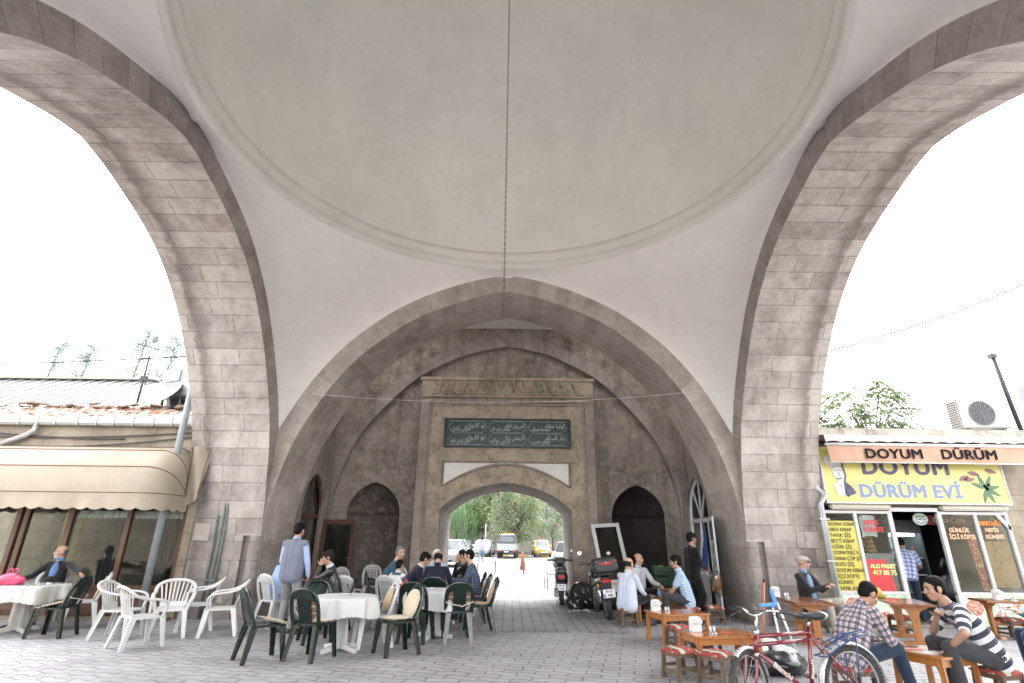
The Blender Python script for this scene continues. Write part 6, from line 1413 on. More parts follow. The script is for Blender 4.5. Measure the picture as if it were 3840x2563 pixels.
# ---------------- trees ----------------
def leafmat(name, a, b):
    t = NT(name); g = t.n('NewGeometry').outputs['Random Per Island'] if False else None
    oi = t.n('NewGeometry'); c = t.ramp(oi.outputs['Random Per Island'], [(0, a), (1, b)]); t.col(c); t.rough(.6)
    t.p.inputs['Specular IOR Level'].default_value = .3
    tl = t.n('BsdfTranslucent'); t.l(c, tl.inputs[0]); mx = t.n('MixShader'); mx.inputs[0].default_value = .3; t.l(t.p.outputs[0], mx.inputs[1]); t.l(tl.outputs[0], mx.inputs[2]); t.l(mx.outputs[0], t.out.inputs[0]); return t.m
m_bark = simple('bark', (.09, .065, .045), .9, .35, 6, .6, 20)
lf_a = leafmat('ailanthus_leaf', (.09, .16, .05), (.22, .32, .11)); lf_s = leafmat('silver_leaf', (.09, .13, .06), (.24, .28, .16)); lf_w = leafmat('willow_leaf', (.13, .21, .10), (.24, .34, .19)); lf_d = leafmat('dark_leaf', (.035, .06, .03), (.09, .13, .07))
def leafquad(mb, p, d, n, L, w):
    s = d.cross(n)
    if s.length < 1e-4: return
    s.normalize(); a, b = p, p+d*L; m_ = p+d*(L*.45); k = len(mb.v); mb.v += [tuple(a), tuple(m_+s*w/2), tuple(b), tuple(m_-s*w/2)]; mb.face((k, k+1, k+2, k+3), [(0, 0)]*4)
def rv(s=1): return Vector((random.gauss(0, 1), random.gauss(0, 1), random.gauss(0, 1))).normalized()*s
def tree(name, loc, label, h, cr, lm, kind, nclump, seed, trunk_r=.2, base=.3, per=60, group='trees beyond the gate'):
    random.seed(seed); o = empty(name, loc, 0, label, 'tree', group); mb = MB(); top = Vector((random.uniform(-.3, .3), random.uniform(-.3, .3), h*.62))
    mb.tube([(0, 0, -.05), (top.x*.3, top.y*.3, h*.22), (top.x*.7, top.y*.5, h*.42), tuple(top)], [trunk_r, trunk_r*.8, trunk_r*.6, trunk_r*.3], 10); cl = []
    for i in range(nclump):
        a = random.uniform(0, 2*pi); z = base+(1-base)*random.random()**.8; rr = cr*(1-abs((z-base)/(1-base)-.38)**1.6*1.1)*sqrt(random.uniform(.15, 1)); c = Vector((rr*cos(a), rr*sin(a), h*z)); cl.append(c)
        if i % 2 == 0: st_ = Vector((top.x*z, top.y*z, h*max(.15, z*.62))); m_ = st_.lerp(c, .5)+Vector((0, 0, .1*h*.3)); mb.tube([tuple(st_), tuple(m_), tuple(c)], [trunk_r*.28, trunk_r*.16, trunk_r*.05], 5)
    mb.build('trunk', m_bark, o); mb = MB(); s = cr/3
    for c in cl:
        if kind == 'pinnate':
            for k in range(per//14):
                d = (rv()+Vector((c.x, c.y, 0)).normalized()*.9+Vector((0, 0, .15))).normalized(); p = c+rv(.25*s); L = random.uniform(.6, 1.1)*s
                for q in range(11):
                    t_ = q/10; pp = p+d*(L*t_)+Vector((0, 0, -.35*L*t_*t_)); sd = d.cross(Vector((0, 0, 1))).normalized()
                    for sgn in (-1, 1): leafquad(mb, pp, (sd*sgn+d*.4+Vector((0, 0, -.35))).normalized(), Vector((0, 0, 1))+rv(.3), .30*s*(1-.5*t_), .085*s)
        elif kind == 'willow':
            for k in range(per//12):
                p = c+rv(.5*s); L = random.uniform(.25, .6)*h; x_, y_ = random.uniform(-.1, .1), random.uniform(-.1, .1); n_ = int(L/.16)
                for q in range(n_):
                    pp = p+Vector((x_*q*.12, y_*q*.12, -L*q/n_))
                    if pp.z < .7: break
                    leafquad(mb, pp, (Vector((0, 0, -1))+rv(.45)).normalized(), rv(), .30, .06)
        else:
            for k in range(per):
                p = c+rv(random.random()**.5*.62*s); leafquad(mb, p, (rv()+Vector((0, 0, -.2 if kind == 'hang' else .25))).normalized(), rv(), random.uniform(.16, .3)*s*.9, .11*s)
    mb.build('crown', lf_a if lm is None else lm, o); return o
tree('ailanthus_tree', (-.4, 66, 0), 'tall green tree of drooping feathery leaves in the middle of the gate view', 10.2, 4.8, lf_a, 'pinnate', 150, 21, .25, .18, 70)
tree('silver_tree', (.75, 58, 0), 'grey green bushy tree right behind the white utility truck', 6.6, 2.9, lf_s, 'bushy', 120, 22, .2, .2, 80)
tree('willow_tree', (-6.4, 66, 0), 'weeping willow with long hanging strands on the left of the gate view', 6.6, 3.9, lf_w, 'willow', 120, 23, .3, .5, 130)
tree('dark_tree', (5.2, 50, 0), 'dark leaved tree overhanging the right side of the gate view', 8.6, 2.3, lf_d, 'bushy', 95, 24, .2, .36, 80)
tree('small_round_tree', (5.3, 67, 0), 'small bright green tree above the yellow taxi', 4.6, 1.9, lf_w, 'bushy', 60, 25, .12, .35, 70)
tree('shade_tree', (-4.4, 29.5, 0), 'dark tree whose hanging branches show under the left side of the gate arch', 10.5, 5.2, lf_d, 'bushy', 170, 26, .22, .46, 60)  # hanging branches are real; crown spread wide above the opening to shade the car park
tree('shade_tree', (5.3, 28.5, 0), 'dark tree added to shade the car park, branch tips under the right shoulder of the gate arch', 10.5, 5.0, lf_d, 'bushy', 160, 36, .22, .47, 60)  # added tree, its dense crown mostly out of view to shade the car park
# low hanging sprays of the left tree come with its own crown
tree('feathery_tree', (18.6, 27, 0), 'feathery pale green tree behind the kebab shop roof', 9.3, 3.1, leafmat('pale_leaf', (.16, .21, .11), (.34, .40, .25)), 'pinnate', 140, 27, .2, .45, 90, 'trees behind the shops')
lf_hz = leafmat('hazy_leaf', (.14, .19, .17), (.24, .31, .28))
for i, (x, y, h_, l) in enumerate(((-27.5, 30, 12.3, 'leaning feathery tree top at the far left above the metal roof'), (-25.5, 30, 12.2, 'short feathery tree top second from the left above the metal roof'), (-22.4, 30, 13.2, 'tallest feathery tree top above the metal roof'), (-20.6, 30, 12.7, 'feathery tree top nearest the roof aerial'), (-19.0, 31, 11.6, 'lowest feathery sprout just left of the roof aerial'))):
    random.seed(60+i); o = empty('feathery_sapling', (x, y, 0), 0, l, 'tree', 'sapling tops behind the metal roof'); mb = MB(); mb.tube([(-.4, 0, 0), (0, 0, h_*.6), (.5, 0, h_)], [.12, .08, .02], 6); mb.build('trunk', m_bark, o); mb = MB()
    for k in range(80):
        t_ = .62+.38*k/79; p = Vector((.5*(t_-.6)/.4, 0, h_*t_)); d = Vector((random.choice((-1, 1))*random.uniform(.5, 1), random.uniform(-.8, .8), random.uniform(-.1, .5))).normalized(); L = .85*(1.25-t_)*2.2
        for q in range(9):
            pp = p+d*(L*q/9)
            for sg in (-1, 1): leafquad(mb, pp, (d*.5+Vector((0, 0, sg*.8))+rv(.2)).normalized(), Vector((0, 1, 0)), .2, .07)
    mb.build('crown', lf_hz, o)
# ---------------- people ----------------
def skinmat(name, c):
    t = NT(name); v = t.tex('Object'); n = t.noise(v, 14, 5); t.col(t.ramp(n, [(.3, tuple(x*.82 for x in c)), (.7, tuple(min(1, x*1.12) for x in c))])); t.rough(.5); t.p.inputs['Subsurface Weight'].default_value = .08; t.p.inputs['Subsurface Radius'].default_value = (.02, .01, .006); t.bump(t.noise(v, 90, 3), .12, .003); return t.m
SK1, SK2, SK3 = skinmat('skin_light', (.44, .265, .185)), skinmat('skin_mid', (.36, .205, .135)), skinmat('skin_tan', (.29, .16, .10))
m_hair = simple('black_hair', (.0045, .0038, .0035), .7, .4, 30, .8, 120, spec=.15); m_hgrey = simple('grey_hair', (.10, .095, .09), .65, .35, 30, .6, 120); m_hbuzz = simple('cropped_hair', (.022, .018, .016), .85, .3, 40, .6, 160, spec=.1); m_eye = simple('dark_eye', (.02, .016, .013), .15); m_lip = simple('lips', (.30, .12, .095), .5); m_shoe = simple('black_shoe', (.02, .018, .018), .35, .3); m_brownshoe = simple('brown_shoe', (.10, .06, .035), .5)
def voxel(mb, name, mat, parent, vs, smooth=3, bones=None):
    # fuse overlapping rounded forms into one continuous skin, then lay cloth coordinates along the bones
    me = bpy.data.meshes.new('tmp'); me.from_pydata(mb.v, [], mb.f); o = bpy.data.objects.new('tmp', me); COL.objects.link(o)
    r = o.modifiers.new('r', 'REMESH'); r.mode = 'VOXEL'; r.voxel_size = vs; r.use_smooth_shade = True
    if smooth: s = o.modifiers.new('s', 'SMOOTH'); s.factor = .5; s.iterations = smooth
    res = bpy.data.meshes.new_from_object(o.evaluated_get(bpy.context.evaluated_depsgraph_get())); bpy.data.objects.remove(o); bpy.data.meshes.remove(me)
    res.name = name; res.materials.clear(); res.materials.append(mat)
    res.polygons.foreach_set('use_smooth', [True]*len(res.polygons))
    if bones:
        import numpy as np
        n = len(res.vertices); co = np.empty(n*3); res.vertices.foreach_get('co', co); co = co.reshape(-1, 3); best = np.full(n, 9e9); uv = np.zeros((n, 2))
        for a, b, rad, off, ax in bones:
            a_, b_ = np.array(a), np.array(b); d = b_-a_; L = np.linalg.norm(d); d = d/L; t = np.clip((co-a_) @ d, 0, L); q = co-a_-np.outer(t, d); ds = np.linalg.norm(q, axis=1)/rad
            x = np.array(ax); x = x-d*(x @ d); x = x/np.linalg.norm(x); y = np.cross(d, x); ang = np.arctan2(q @ y, q @ x); k = ds < best; best[k] = ds[k]; uv[k, 0] = ang[k]*rad; uv[k, 1] = ((co-a_) @ d)[k]+off
        ul = res.uv_layers.new(name='UVMap'); vi = np.empty(len(res.loops), dtype=np.int32); res.loops.foreach_get('vertex_index', vi); ul.data.foreach_set('uv', uv[vi].ravel())
    ob = bpy.data.objects.new(name, res); COL.objects.link(ob); ob.parent = parent; return ob
def ik(a, t, l1, l2, pole):
    a, t, pole = Vector(a), Vector(t), Vector(pole); d = t-a; L = d.length
    if L > (l1+l2)*.995: t = a+d*((l1+l2)*.995/L); d = t-a; L = d.length
    d.normalize(); x = (l1*l1-l2*l2+L*L)/(2*L); h = sqrt(max(l1*l1-x*x, 0)); p = (pole-d*pole.dot(d)).normalized(); return a+d*x+p*h, t
def hand(mb, w, d, nrm, side, curl=.5, s=1):
    d, nrm = Vector(d).normalized(), Vector(nrm); nrm = (nrm-d*nrm.dot(d)).normalized(); sd = d.cross(nrm)*side
    for k in (-1, 0, 1): mb.cap(w+sd*(.018*k*.5), w+d*.085*s+sd*(.022*k), .017*s, .014*s, 8, sc=(1, .9))
    for i, (o, L) in enumerate(((-.033, .066), (-.011, .076), (.011, .072), (.032, .056))):
        b = w+d*.09*s+sd*o*s; c1 = curl*(.8+.12*i); v1 = (d*cos(c1*.6)+nrm*sin(c1*.6)); v2 = (d*cos(c1*1.5)+nrm*sin(c1*1.5)); m_ = b+v1*L*.52*s; mb.cap(b, m_, .0095*s, .0088*s, 7); mb.cap(m_, m_+v2*L*.5*s, .0088*s, .0075*s, 7)
    b = w+d*.025*s-sd*.026*s; v1 = (d*.75-sd*.62+nrm*.25).normalized(); m_ = b+v1*.05*s; mb.cap(b, m_, .0125*s, .0105*s, 7); mb.cap(m_, m_+(v1*.6+d*.5+nrm*.2*curl).normalized()*.034*s, .0105*s, .0085*s, 7)
def person(x, y, deg, label, hz=.54, lean=.15, lean2=None, side=0, twist=0, hy=0, hp_=0, rh=None, lh=None, rf=None, lf=None, rp=None, lp=None, top=None, legs=None, skin=SK2, hair='short', hm=None, sleeve='long', vest=None, front=None, collar=None, z=0, fat=1.0, s=1.0, vs=.0075, shoe=None, extra=None, curl=(.6, .6), cloth_vs=.010, hroll=0, tuck=True, group='people in the bazaar'):
    o = empty('person', (x, y, z), face_rz(deg), label, 'person', group); o.scale = (s, s, s); V = Vector
    hm = hm or m_hair; lean2 = lean*1.5 if lean2 is None else lean2
    P = V((0, 0, hz)); d1 = V((sin(side), sin(lean), cos(lean))).normalized(); d2 = V((sin(side)*1.1, sin(lean2), cos(lean2))).normalized()
    C = P+d1*.27; N = C+d2*.245; r = Matrix.Rotation(twist, 3, 'Z') @ V((1, 0, 0)); r = (r-d2*r.dot(d2)).normalized(); f = d2.cross(r)*1.0; f = r.cross(d2)*-1 if (d2.cross(r)).y < 0 else d2.cross(r)
    SR, SL = N-d2*.055+r*.175, N-d2*.055-r*.175; HR, HL = P+V((.088, 0, -.02)), P+V((-.088, 0, -.02))
    sit = hz < .75
    rh = V(rh or ((.2, .40, .76) if sit else (.24, .06, .80))); lh = V(lh or ((-.2, .40, .76) if sit else (-.24, .06, .80)))
    rf = V(rf or ((.13, .42, .085) if sit else (.10, .0, .085))); lf = V(lf or ((-.13, .42, .085) if sit else (-.10, .02, .085)))
    ER, rh = ik(SR, rh, .285, .255, rp or (.6, -.5, -.9)); EL, lh = ik(SL, lh, .285, .255, lp or (-.6, -.5, -.9))
    KR, rf = ik(HR, rf, .44, .42, (.25, 1, .5)); KL, lf = ik(HL, lf, .44, .42, (-.25, 1, .5))
    HRt = Matrix.Rotation(hy+twist, 3, 'Z') @ Matrix.Rotation(-hp_, 3, 'X') @ Matrix.Rotation(hroll, 3, 'Y'); hx, hf, hu = HRt @ V((1, 0, 0)), HRt @ V((0, 1, 0)), HRt @ V((0, 0, 1))
    HC = N+d2*.075+hu*.095+hf*.03; RM = Matrix((hx, hf, hu)).transposed(); at = lambda a, b, c: HC+hx*a+hf*b+hu*c
    b = MB()
    b.ell(at(0, -.012, .035), (.077, .098, .086), 18, 12, R=RM); b.ell(at(0, .020, -.015), (.063, .076, .095), 16, 10, R=RM); b.ell(at(0, .042, -.072), (.045, .045, .040), 12, 8, R=RM); b.ell(at(0, .012, -.06), (.058, .06, .045), 12, 8, R=RM)
    b.cap(at(0, .088, .022), at(0, .108, -.022), .010, .0145, 8); b.cap(at(-.03, .078, .036), at(.03, .078, .036), .014, .014, 8); b.cap(at(-.02, .084, -.052), at(.02, .084, -.052), .012, .012, 8)
    for sg in (-1, 1): b.ell(at(sg*.079, -.006, .0), (.011, .022, .034), 10, 8, R=RM); b.ell(at(sg*.042, .062, -.015), (.022, .022, .024), 10, 6, R=RM)
    b.cap(N-d2*.05, at(0, -.012, -.055), .060, .052, 12)
    b.cap(P, C, .10*fat, .105*fat, 12, sc=(1.15, .8)); b.cap(C, N-d2*.08, .11, .09, 12, sc=(1.3, .75)); b.cap(SR, SL, .05, .05, 10)
    for S_, E_, H_, sg, cu in ((SR, ER, rh, 1, curl[0]), (SL, EL, lh, -1, curl[1])):
        b.cap(S_, E_, .044, .036, 10); b.cap(E_, H_, .038, .025, 10); dd = (H_-E_).normalized(); nn = V((-sg*.35, .2, -1)) if abs(dd.z) < .8 else V((-sg, .3, 0)); hand(b, H_, dd, nn, sg, cu)
    for H_, K_, A_ in ((HR, KR, rf), (HL, KL, lf)): b.cap(H_, K_, .075, .05, 10); b.cap(K_, A_, .052, .036, 10); b.cap(A_, A_+V((0, .10, -.045)), .03, .026, 8)
    voxel(b, 'body', skin, o, vs, 2)
    torso = (tuple(P), tuple(N), .14, 0, tuple(r)); la = (SR-ER).length
    bones = [torso, (tuple(SR), tuple(ER), .065, .1, (0, 1, .3)), (tuple(ER), tuple(rh), .05, .385, (0, 1, .3)), (tuple(SL), tuple(EL), .065, .1, (0, 1, .3)), (tuple(EL), tuple(lh), .05, .385, (0, 1, .3))]
    def torso_caps(t, g=0, hem=.06):
        hemz = P-d1*hem
        for sg in (-1, 1): t.cap(hemz+V((sg*.075*fat, -.005, 0)), C+r*(sg*.085), (.112+g)*fat, .108+g, 12, sc=(1, 1.0)); t.cap(C+r*(sg*.085), N-d2*.085+r*(sg*.10), .108+g, .075+g, 12)
        t.cap(hemz+f*(-.01), C, (.112+g)*fat, .118+g, 12, sc=(1.1, .92)); t.cap(C, N-d2*.07, .118+g, .09+g, 12, sc=(1.1, .9))
        t.cap(SR-r*.01, SL+r*.01, .062+g, .062+g, 12); t.cap(N-d2*.05, N+d2*.0, .085+g, .062+g, 12)
        if fat > 1.05: t.ell(P+d1*.12+f*.05*fat, (.13*fat, .12*fat, .15), 14, 10)
    t = MB(); torso_caps(t)
    for S_, E_, H_ in ((SR, ER, rh), (SL, EL, lh)):
        if sleeve == 'long': t.cap(S_, E_, .064, .054, 12); t.cap(E_, E_.lerp(H_, .93), .053, .040, 12)
        else: t.cap(S_, S_.lerp(E_, .72), .068, .064, 12)
    voxel(t, 'shirt', top, o, cloth_vs, 5, bones)
    if vest: t = MB(); torso_caps(t, .014, .10); t2 = MB(); torso_caps(t2, .016, .05); voxel(t2, 'vest', vest, o, cloth_vs, 5, bones[:1])
    if front:
        t = MB(); c = C+d2*.06+f*.085; t.ell(c, (.07, .05, .17), 14, 10, R=Matrix((r, f, d2)).transposed()); c = P+d1*.14+f*.085*fat; t.ell(c, (.075, .05, .15), 14, 10, R=Matrix((r, f, d1)).transposed()); voxel(t, 'shirt_front', front, o, .01, 3, bones[:1])
    if collar:
        t = MB(); t.lathe([(.060, -.02), (.066, .0), (.068, .026), (.060, .034), (.056, .0)], 18, 0, sy=1.05); M_ = Matrix.Translation(N+d2*.03+f*.008) @ Matrix((r, f, d2)).transposed().to_4x4(); t.v = [tuple(M_ @ V(p)) for p in t.v]; t.build('collar', collar, o)
    if legs:
        t = MB(); t.cap(HR, HL, .106*min(fat, 1.12), .106*min(fat, 1.12), 12); t.cap(P, P+d1*.05, .108*min(fat, 1.12), .10, 12, sc=(1.15, .85))
        for H_, K_, A_ in ((HR, KR, rf), (HL, KL, lf)): t.cap(H_, K_, .098, .070, 12); t.cap(K_, A_.lerp(K_, .04), .069, .055, 12)
        voxel(t, 'trousers', legs, o, cloth_vs, 5, [(tuple(HR), tuple(KR), .09, 0, (1, 0, .1)), (tuple(KR), tuple(rf), .06, .44, (1, 0, .1)), (tuple(HL), tuple(KL), .09, 0, (1, 0, .1)), (tuple(KL), tuple(lf), .06, .44, (1, 0, .1))])
    for A_, sg in ((rf, 1), (lf, -1)):
        t = MB(); q = A_+V((sg*.02, .0, 0)); t.cap(A_+V((0, -.03, -.045)), A_+V((sg*.02, .12, -.052)), .036, .034, 10, sc=(1.1, .9)); t.cap(A_+V((sg*.02, .12, -.052)), A_+V((sg*.03, .19, -.058)), .036, .024, 10, sc=(1.25, .8)); t.cap(A_+V((0, -.01, -.03)), A_+V((0, 0, .01)), .04, .042, 10); voxel(t, 'shoe', shoe or m_shoe, o, .009, 2)
    t = MB()
    if hair in ('short', 'buzz'):
        g = .012 if hair == 'short' else .005; t.ell(at(0, -.022, .047+g*.3), (.078+g*.7, .096+g, .083+g), 18, 12, R=RM); t.ell(at(0, -.055, -.012), (.066+g*.6, .055+g, .06), 14, 10, R=RM)
        if hair == 'short': t.ell(at(.01, .045, .095), (.058, .045, .026), 12, 8, R=RM)
        for sg in (-1, 1): t.ell(at(sg*.066, .012, .01), (.014, .025, .04), 8, 6, R=RM)
    elif hair == 'bald':
        for a in range(25): an = pi*(.97+1.06*(a/24)); t.ell(at(.073*cos(an), -.014+.092*sin(an), -.002+.016*abs(sin(an))), (.014, .014, .052), 8, 6, R=RM)
    elif hair == 'cap':
        t.ell(at(0, -.01, .065), (.092, .115, .055), 18, 10, R=RM); t.ell(at(0, .085, .052), (.065, .055, .014), 14, 8, R=RM)
    elif hair == 'scarf':
        t.ell(at(0, -.025, .03), (.094, .108, .105), 18, 12, R=RM); t.ell(at(0, -.03, -.06), (.085, .085, .09), 16, 10, R=RM); t.cap(at(0, -.05, -.08), N-d2*.06-f*.02, .085, .12, 14); t.ell(N-d2*.03+f*.05, (.09, .07, .07), 14, 8)
    voxel(t, {'cap': 'flat_cap', 'scarf': 'headscarf'}.get(hair, 'hair'), hm, o, .007, 2)
    for sg in (-1, 1):
        t = MB(); t.ell(at(sg*.031, .079, .014), (.0125, .009, .0065), 10, 6, R=RM); t.build('eye', m_eye, o)
        t = MB(); t.cap(at(sg*.016, .093, .036), at(sg*.048, .082, .034), .0045, .0035, 6); t.build('eyebrow', m_hair if hair not in ('cap', ) else m_hgrey, o)
    t = MB(); t.cap(at(-.02, .094, -.052), at(.02, .094, -.052), .0048, .0048, 6); t.build('mouth', m_lip, o)
    if extra: extra(o, at, RM, dict(rh=rh, lh=lh, ER=ER, EL=EL, N=N, C=C, P=P, f=f, r=r, d2=d2, hx=hx, hf=hf, hu=hu))
    return o
def glasses(mat):
    def g(o, at, RM, k):
        t = MB()
        for sg in (-1, 1): t.tube([tuple(at(sg*.033+.024*cos(q), .094, .012+.017*sin(q))) for q in [2*pi*i/14 for i in range(14)]], .0025, 4, closed=True); t.tube([tuple(at(sg*.057, .092, .016)), tuple(at(sg*.08, .0, .018))], .0025, 4)
        t.tube([tuple(at(-.01, .098, .016)), tuple(at(.01, .098, .016))], .0025, 4); t.build('glasses', mat, o)
    return g
def sunglasses(o, at, RM, k):
    t = MB()
    for sg in (-1, 1): t.ell(at(sg*.035, .088, .012), (.031, .012, .019), 12, 8, R=RM); t.tube([tuple(at(sg*.063, .08, .016)), tuple(at(sg*.083, -.01, .018))], .004, 5)
    t.build('sunglasses', m_eye, o)
def beard(o, at, RM, k):
    t = MB(); t.ell(at(0, .054, -.078), (.05, .046, .038), 14, 8, R=RM); t.cap(at(-.025, .098, -.038), at(.025, .098, -.038), .009, .009, 8); voxel(t, 'beard', simple('white_beard', (.42, .40, .38), .8, .2, 30, .6, 120), o, .006, 2)
def watch(o, at, RM, k):
    t = MB(); w = k['lh']; d = (w-k['EL']).normalized(); u = d.cross(Vector((0, 0, 1))).normalized(); v_ = d.cross(u); c = w-d*.03; t.tube([tuple(c+u*.034*cos(q)+v_*.034*sin(q)) for q in [2*pi*i/16 for i in range(16)]], .008, 6, closed=True); t.ell(c-v_*.034, (.02, .02, .012), 10, 6); t.build('wristwatch', m_eye, o)
def chest_word(o, at, RM, k):
    M_ = Matrix((-k['r'], k['d2'], k['f'])).transposed().to_4x4(); M_.translation = k['C']+k['d2']*.05+k['f']*.125
    text('chest_lettering', 'iSta', .06, m_nap_, o, M_, .012, .001)
m_nap_ = simple('print_white', (.4, .4, .4), .6)
C_ = lambda n, c: fabric(n, 'plain', c)
f_navy, f_black, f_white, f_lblue = C_('navy_cloth', (.010, .012, .027)), C_('black_cloth', (.005, .005, .0055)), C_('white_shirt', (.50, .51, .54)), C_('pale_blue_shirt', (.34, .42, .66))
f_grey, f_jean, f_dgrey, f_teal, f_beige = C_('grey_trousers', (.23, .23, .235)), C_('blue_denim', (.016, .030, .058)), C_('charcoal_trousers', (.042, .043, .048)), C_('teal_cloth', (.025, .075, .105)), C_('beige_trousers', (.38, .34, .28))
f_leather = simple('black_leather', (.022, .018, .016), .32, .3, 10, .5, 40)
f_plaidb = fabric('blue_plaid', 'plaid', (.05, .075, .14), (.02, .03, .06), (.25, .28, .32), .052); f_plaidr = fabric('navy_white_plaid', 'plaid', (.50, .48, .50), (.010, .013, .045), (.30, .03, .04), .062); f_check = fabric('light_blue_check', 'plaid', (.50, .58, .68), (.16, .30, .52), (.6, .64, .68), .045); f_bigchk = fabric('blue_white_check', 'plaid', (.55, .58, .66), (.06, .11, .38), (.5, .54, .62), .085)
f_stripe = fabric('black_white_stripes', 'stripe', (.60, .60, .61), (.016, .02, .04), None, .098); f_wstripe = fabric('pale_stripes', 'stripe', (.55, .54, .56), (.28, .25, .33), None, .07); f_boy = fabric('boy_bands', 'bands', (.58, .58, .58), (.035, .05, .10), (.40, .05, .03), .36)
person(-8.5, 10.95, -82, 'bearded old man in a dark cardigan and blue shirt, lounging by the cafe window', lean=-.2, lean2=-.12, hy=-.75, lh=(-.62, .28, .86), rh=(.34, .34, .76), lp=(-.5, -.3, -.6), top=C_('dark_cardigan', (.014, .015, .017)), legs=f_beige, skin=SK1, hair='bald', hm=m_hgrey, front=C_('denim_shirt', (.10, .18, .36)), collar=C_('denim_shirt', (.10, .18, .36)), extra=beard, rf=(.16, .5, .085), fat=1.12)
person(-3.74, 10.22, 82, 'man standing with his back to us in a grey vest over a pale blue shirt', hz=.92, lean=.03, lean2=.05, hp_=.15, hy=-.1, rh=(.27, .10, .86), lh=(-.10, .26, 1.02), rf=(.11, -.02, .085), lf=(-.10, .05, .085), top=f_lblue, vest=C_('grey_knit', (.15, .165, .21)), collar=f_lblue, legs=f_grey, hair='short', s=1.03)
person(-4.28, 10.95, 62, 'person in a pale blue top seated behind the man in the grey vest', lean=.3, hp_=.3, top=C_('sky_blue_top', (.30, .42, .68)), legs=f_grey, hair='short', hm=m_hbuzz)
person(-2.95, 10.38, 192, 'man in a black leather jacket resting his cheek on his hand', lean=.22, lean2=.35, hp_=.18, hy=.15, lh=(-.06, .32, 1.06), rh=(.16, .42, .74), lp=(-.4, .2, -1), top=f_leather, legs=f_jean, skin=SK2, hair='short', hm=m_hbuzz, collar=f_white, front=f_white, curl=(.6, .9))
person(-2.42, 11.8, 12, 'grey haired man in a teal jacket leaning in and looking towards us', lean=.25, lean2=.55, hy=-1.05, hp_=.12, top=f_teal, legs=f_dgrey, skin=SK1, hair='buzz', hm=m_hgrey, s=1.08)
person(-2.04, 11.02, 62, 'boy seen from behind in a white shirt with red and navy bands', lean=.1, hp_=.1, top=f_boy, collar=f_white, legs=f_navy, skin=SK2, hair='short', s=.80, hz=.63, rf=(.13, .4, .15), lf=(-.13, .4, .15))
person(-1.88, 11.5, 22, 'man in a dark suit with white collar bending over the table in profile', lean=.3, lean2=.55, hp_=.42, top=f_navy, front=f_white, collar=f_white, legs=f_navy, skin=SK2, hair='short')
person(-1.45, 12.5, -88, 'woman in a white headscarf and pale blouse holding a hand to her face', lean=.2, lean2=.3, hp_=.15, hy=-.2, rh=(.07, .30, 1.10), rp=(.5, .2, -1), top=C_('pale_blouse', (.45, .50, .60)), legs=f_dgrey, skin=SK1, hair='scarf', hm=C_('white_scarf', (.60, .61, .63)), curl=(.9, .6))
person(-1.27, 10.98, 88, 'bald man in a navy jacket seen from behind between the tables', lean=.12, lean2=.28, hp_=.3, top=f_navy, collar=f_navy, legs=f_navy, skin=SK2, hair='bald', fat=1.12)
person(-.72, 12.42, 190, 'man in a black sweatshirt with his hand at his mouth', lean=.22, lean2=.35, hp_=.1, lh=(-.03, .30, 1.05), lp=(-.5, .1, -1), top=f_black, legs=f_black, skin=SK2, hair='buzz', hm=m_hair, curl=(.6, 1.0), extra=chest_word)
person(-.56, 11.88, 174, 'man in a dark blue plaid shirt at the right side of the cafe group', lean=.15, lean2=.28, hp_=.1, rh=(.15, .42, .76), lh=(-.12, .42, .76), top=f_plaidb, legs=f_jean, skin=SK1, hair='buzz', hm=m_hair)
person(-1.86, 40.3, 92, 'man in a striped shirt and pale jeans walking away across the car park', hz=.93, lean=.03, lean2=.05, rf=(.09, .24, .10), lf=(-.09, -.26, .14), rh=(.24, -.12, .84), lh=(-.24, .18, .84), top=f_wstripe, legs=C_('pale_denim', (.16, .26, .38)), skin=SK2, hair='short', s=.98, vs=.012, cloth_vs=.014)
ST_ = .435
person(2.42, 11.38, 42, 'balding man with glasses in a pale shirt sitting with his back half to us', hz=ST_, lean=.08, lean2=.2, hp_=.05, hy=-.15, rh=(.15, .42, .52), lh=(-.12, .42, .52), rf=(.16, .40, .085), lf=(-.10, .36, .085), top=C_('faint_blue_shirt', (.46, .50, .60)), legs=f_black, skin=SK1, hair='bald', hm=m_hbuzz, extra=glasses(m_iron), fat=1.2, collar=f_white)
person(3.0, 13.05, -72, 'man in a white shirt facing us, gesturing over the food', hz=ST_, lean=.1, lean2=.2, hy=.45, lh=(-.30, .40, .62), rh=(.14, .38, .52), top=f_white, legs=f_black, skin=SK1, hair='bald', hm=m_hair, collar=f_white, fat=1.08, s=1.04)
person(3.74, 11.78, 162, 'dark haired man in a light blue checked short-sleeved shirt, seen from behind', hz=ST_, lean=.2, lean2=.3, hp_=.08, hy=.1, lh=(-.10, .42, .40), rh=(.14, .44, .48), top=f_check, legs=f_dgrey, skin=SK2, hair='short', sleeve='short', collar=f_check, fat=1.05, s=1.04)
person(4.02, 12.22, 14, 'man dressed all in black standing at the white arched door', hz=.92, lean=.02, lean2=.04, rh=(.12, .26, 1.0), lh=(-.14, .26, 1.0), top=f_black, legs=f_black, skin=SK3, hair='short', fat=1.08, hp_=.08)
def cupped(o, at, RM, k):
    sunglasses(o, at, RM, k)
person(5.86, 11.12, -58, 'old man in a beige flat cap, sunglasses and dark blazer sitting against the pier', hz=ST_, lean=-.16, lean2=-.05, hy=.55, hp_=.02, rh=(.03, .33, .74), lh=(-.08, .33, .76), rf=(.16, .45, .085), lf=(-.20, .48, .085), top=C_('dark_blazer', (.018, .019, .022)), front=C_('blue_jumper', (.16, .26, .40)), collar=C_('blue_jumper', (.16, .26, .40)), legs=f_beige, skin=SK1, hair='cap', hm=C_('beige_cap', (.36, .33, .28)), extra=cupped, s=1.06, fat=1.05)
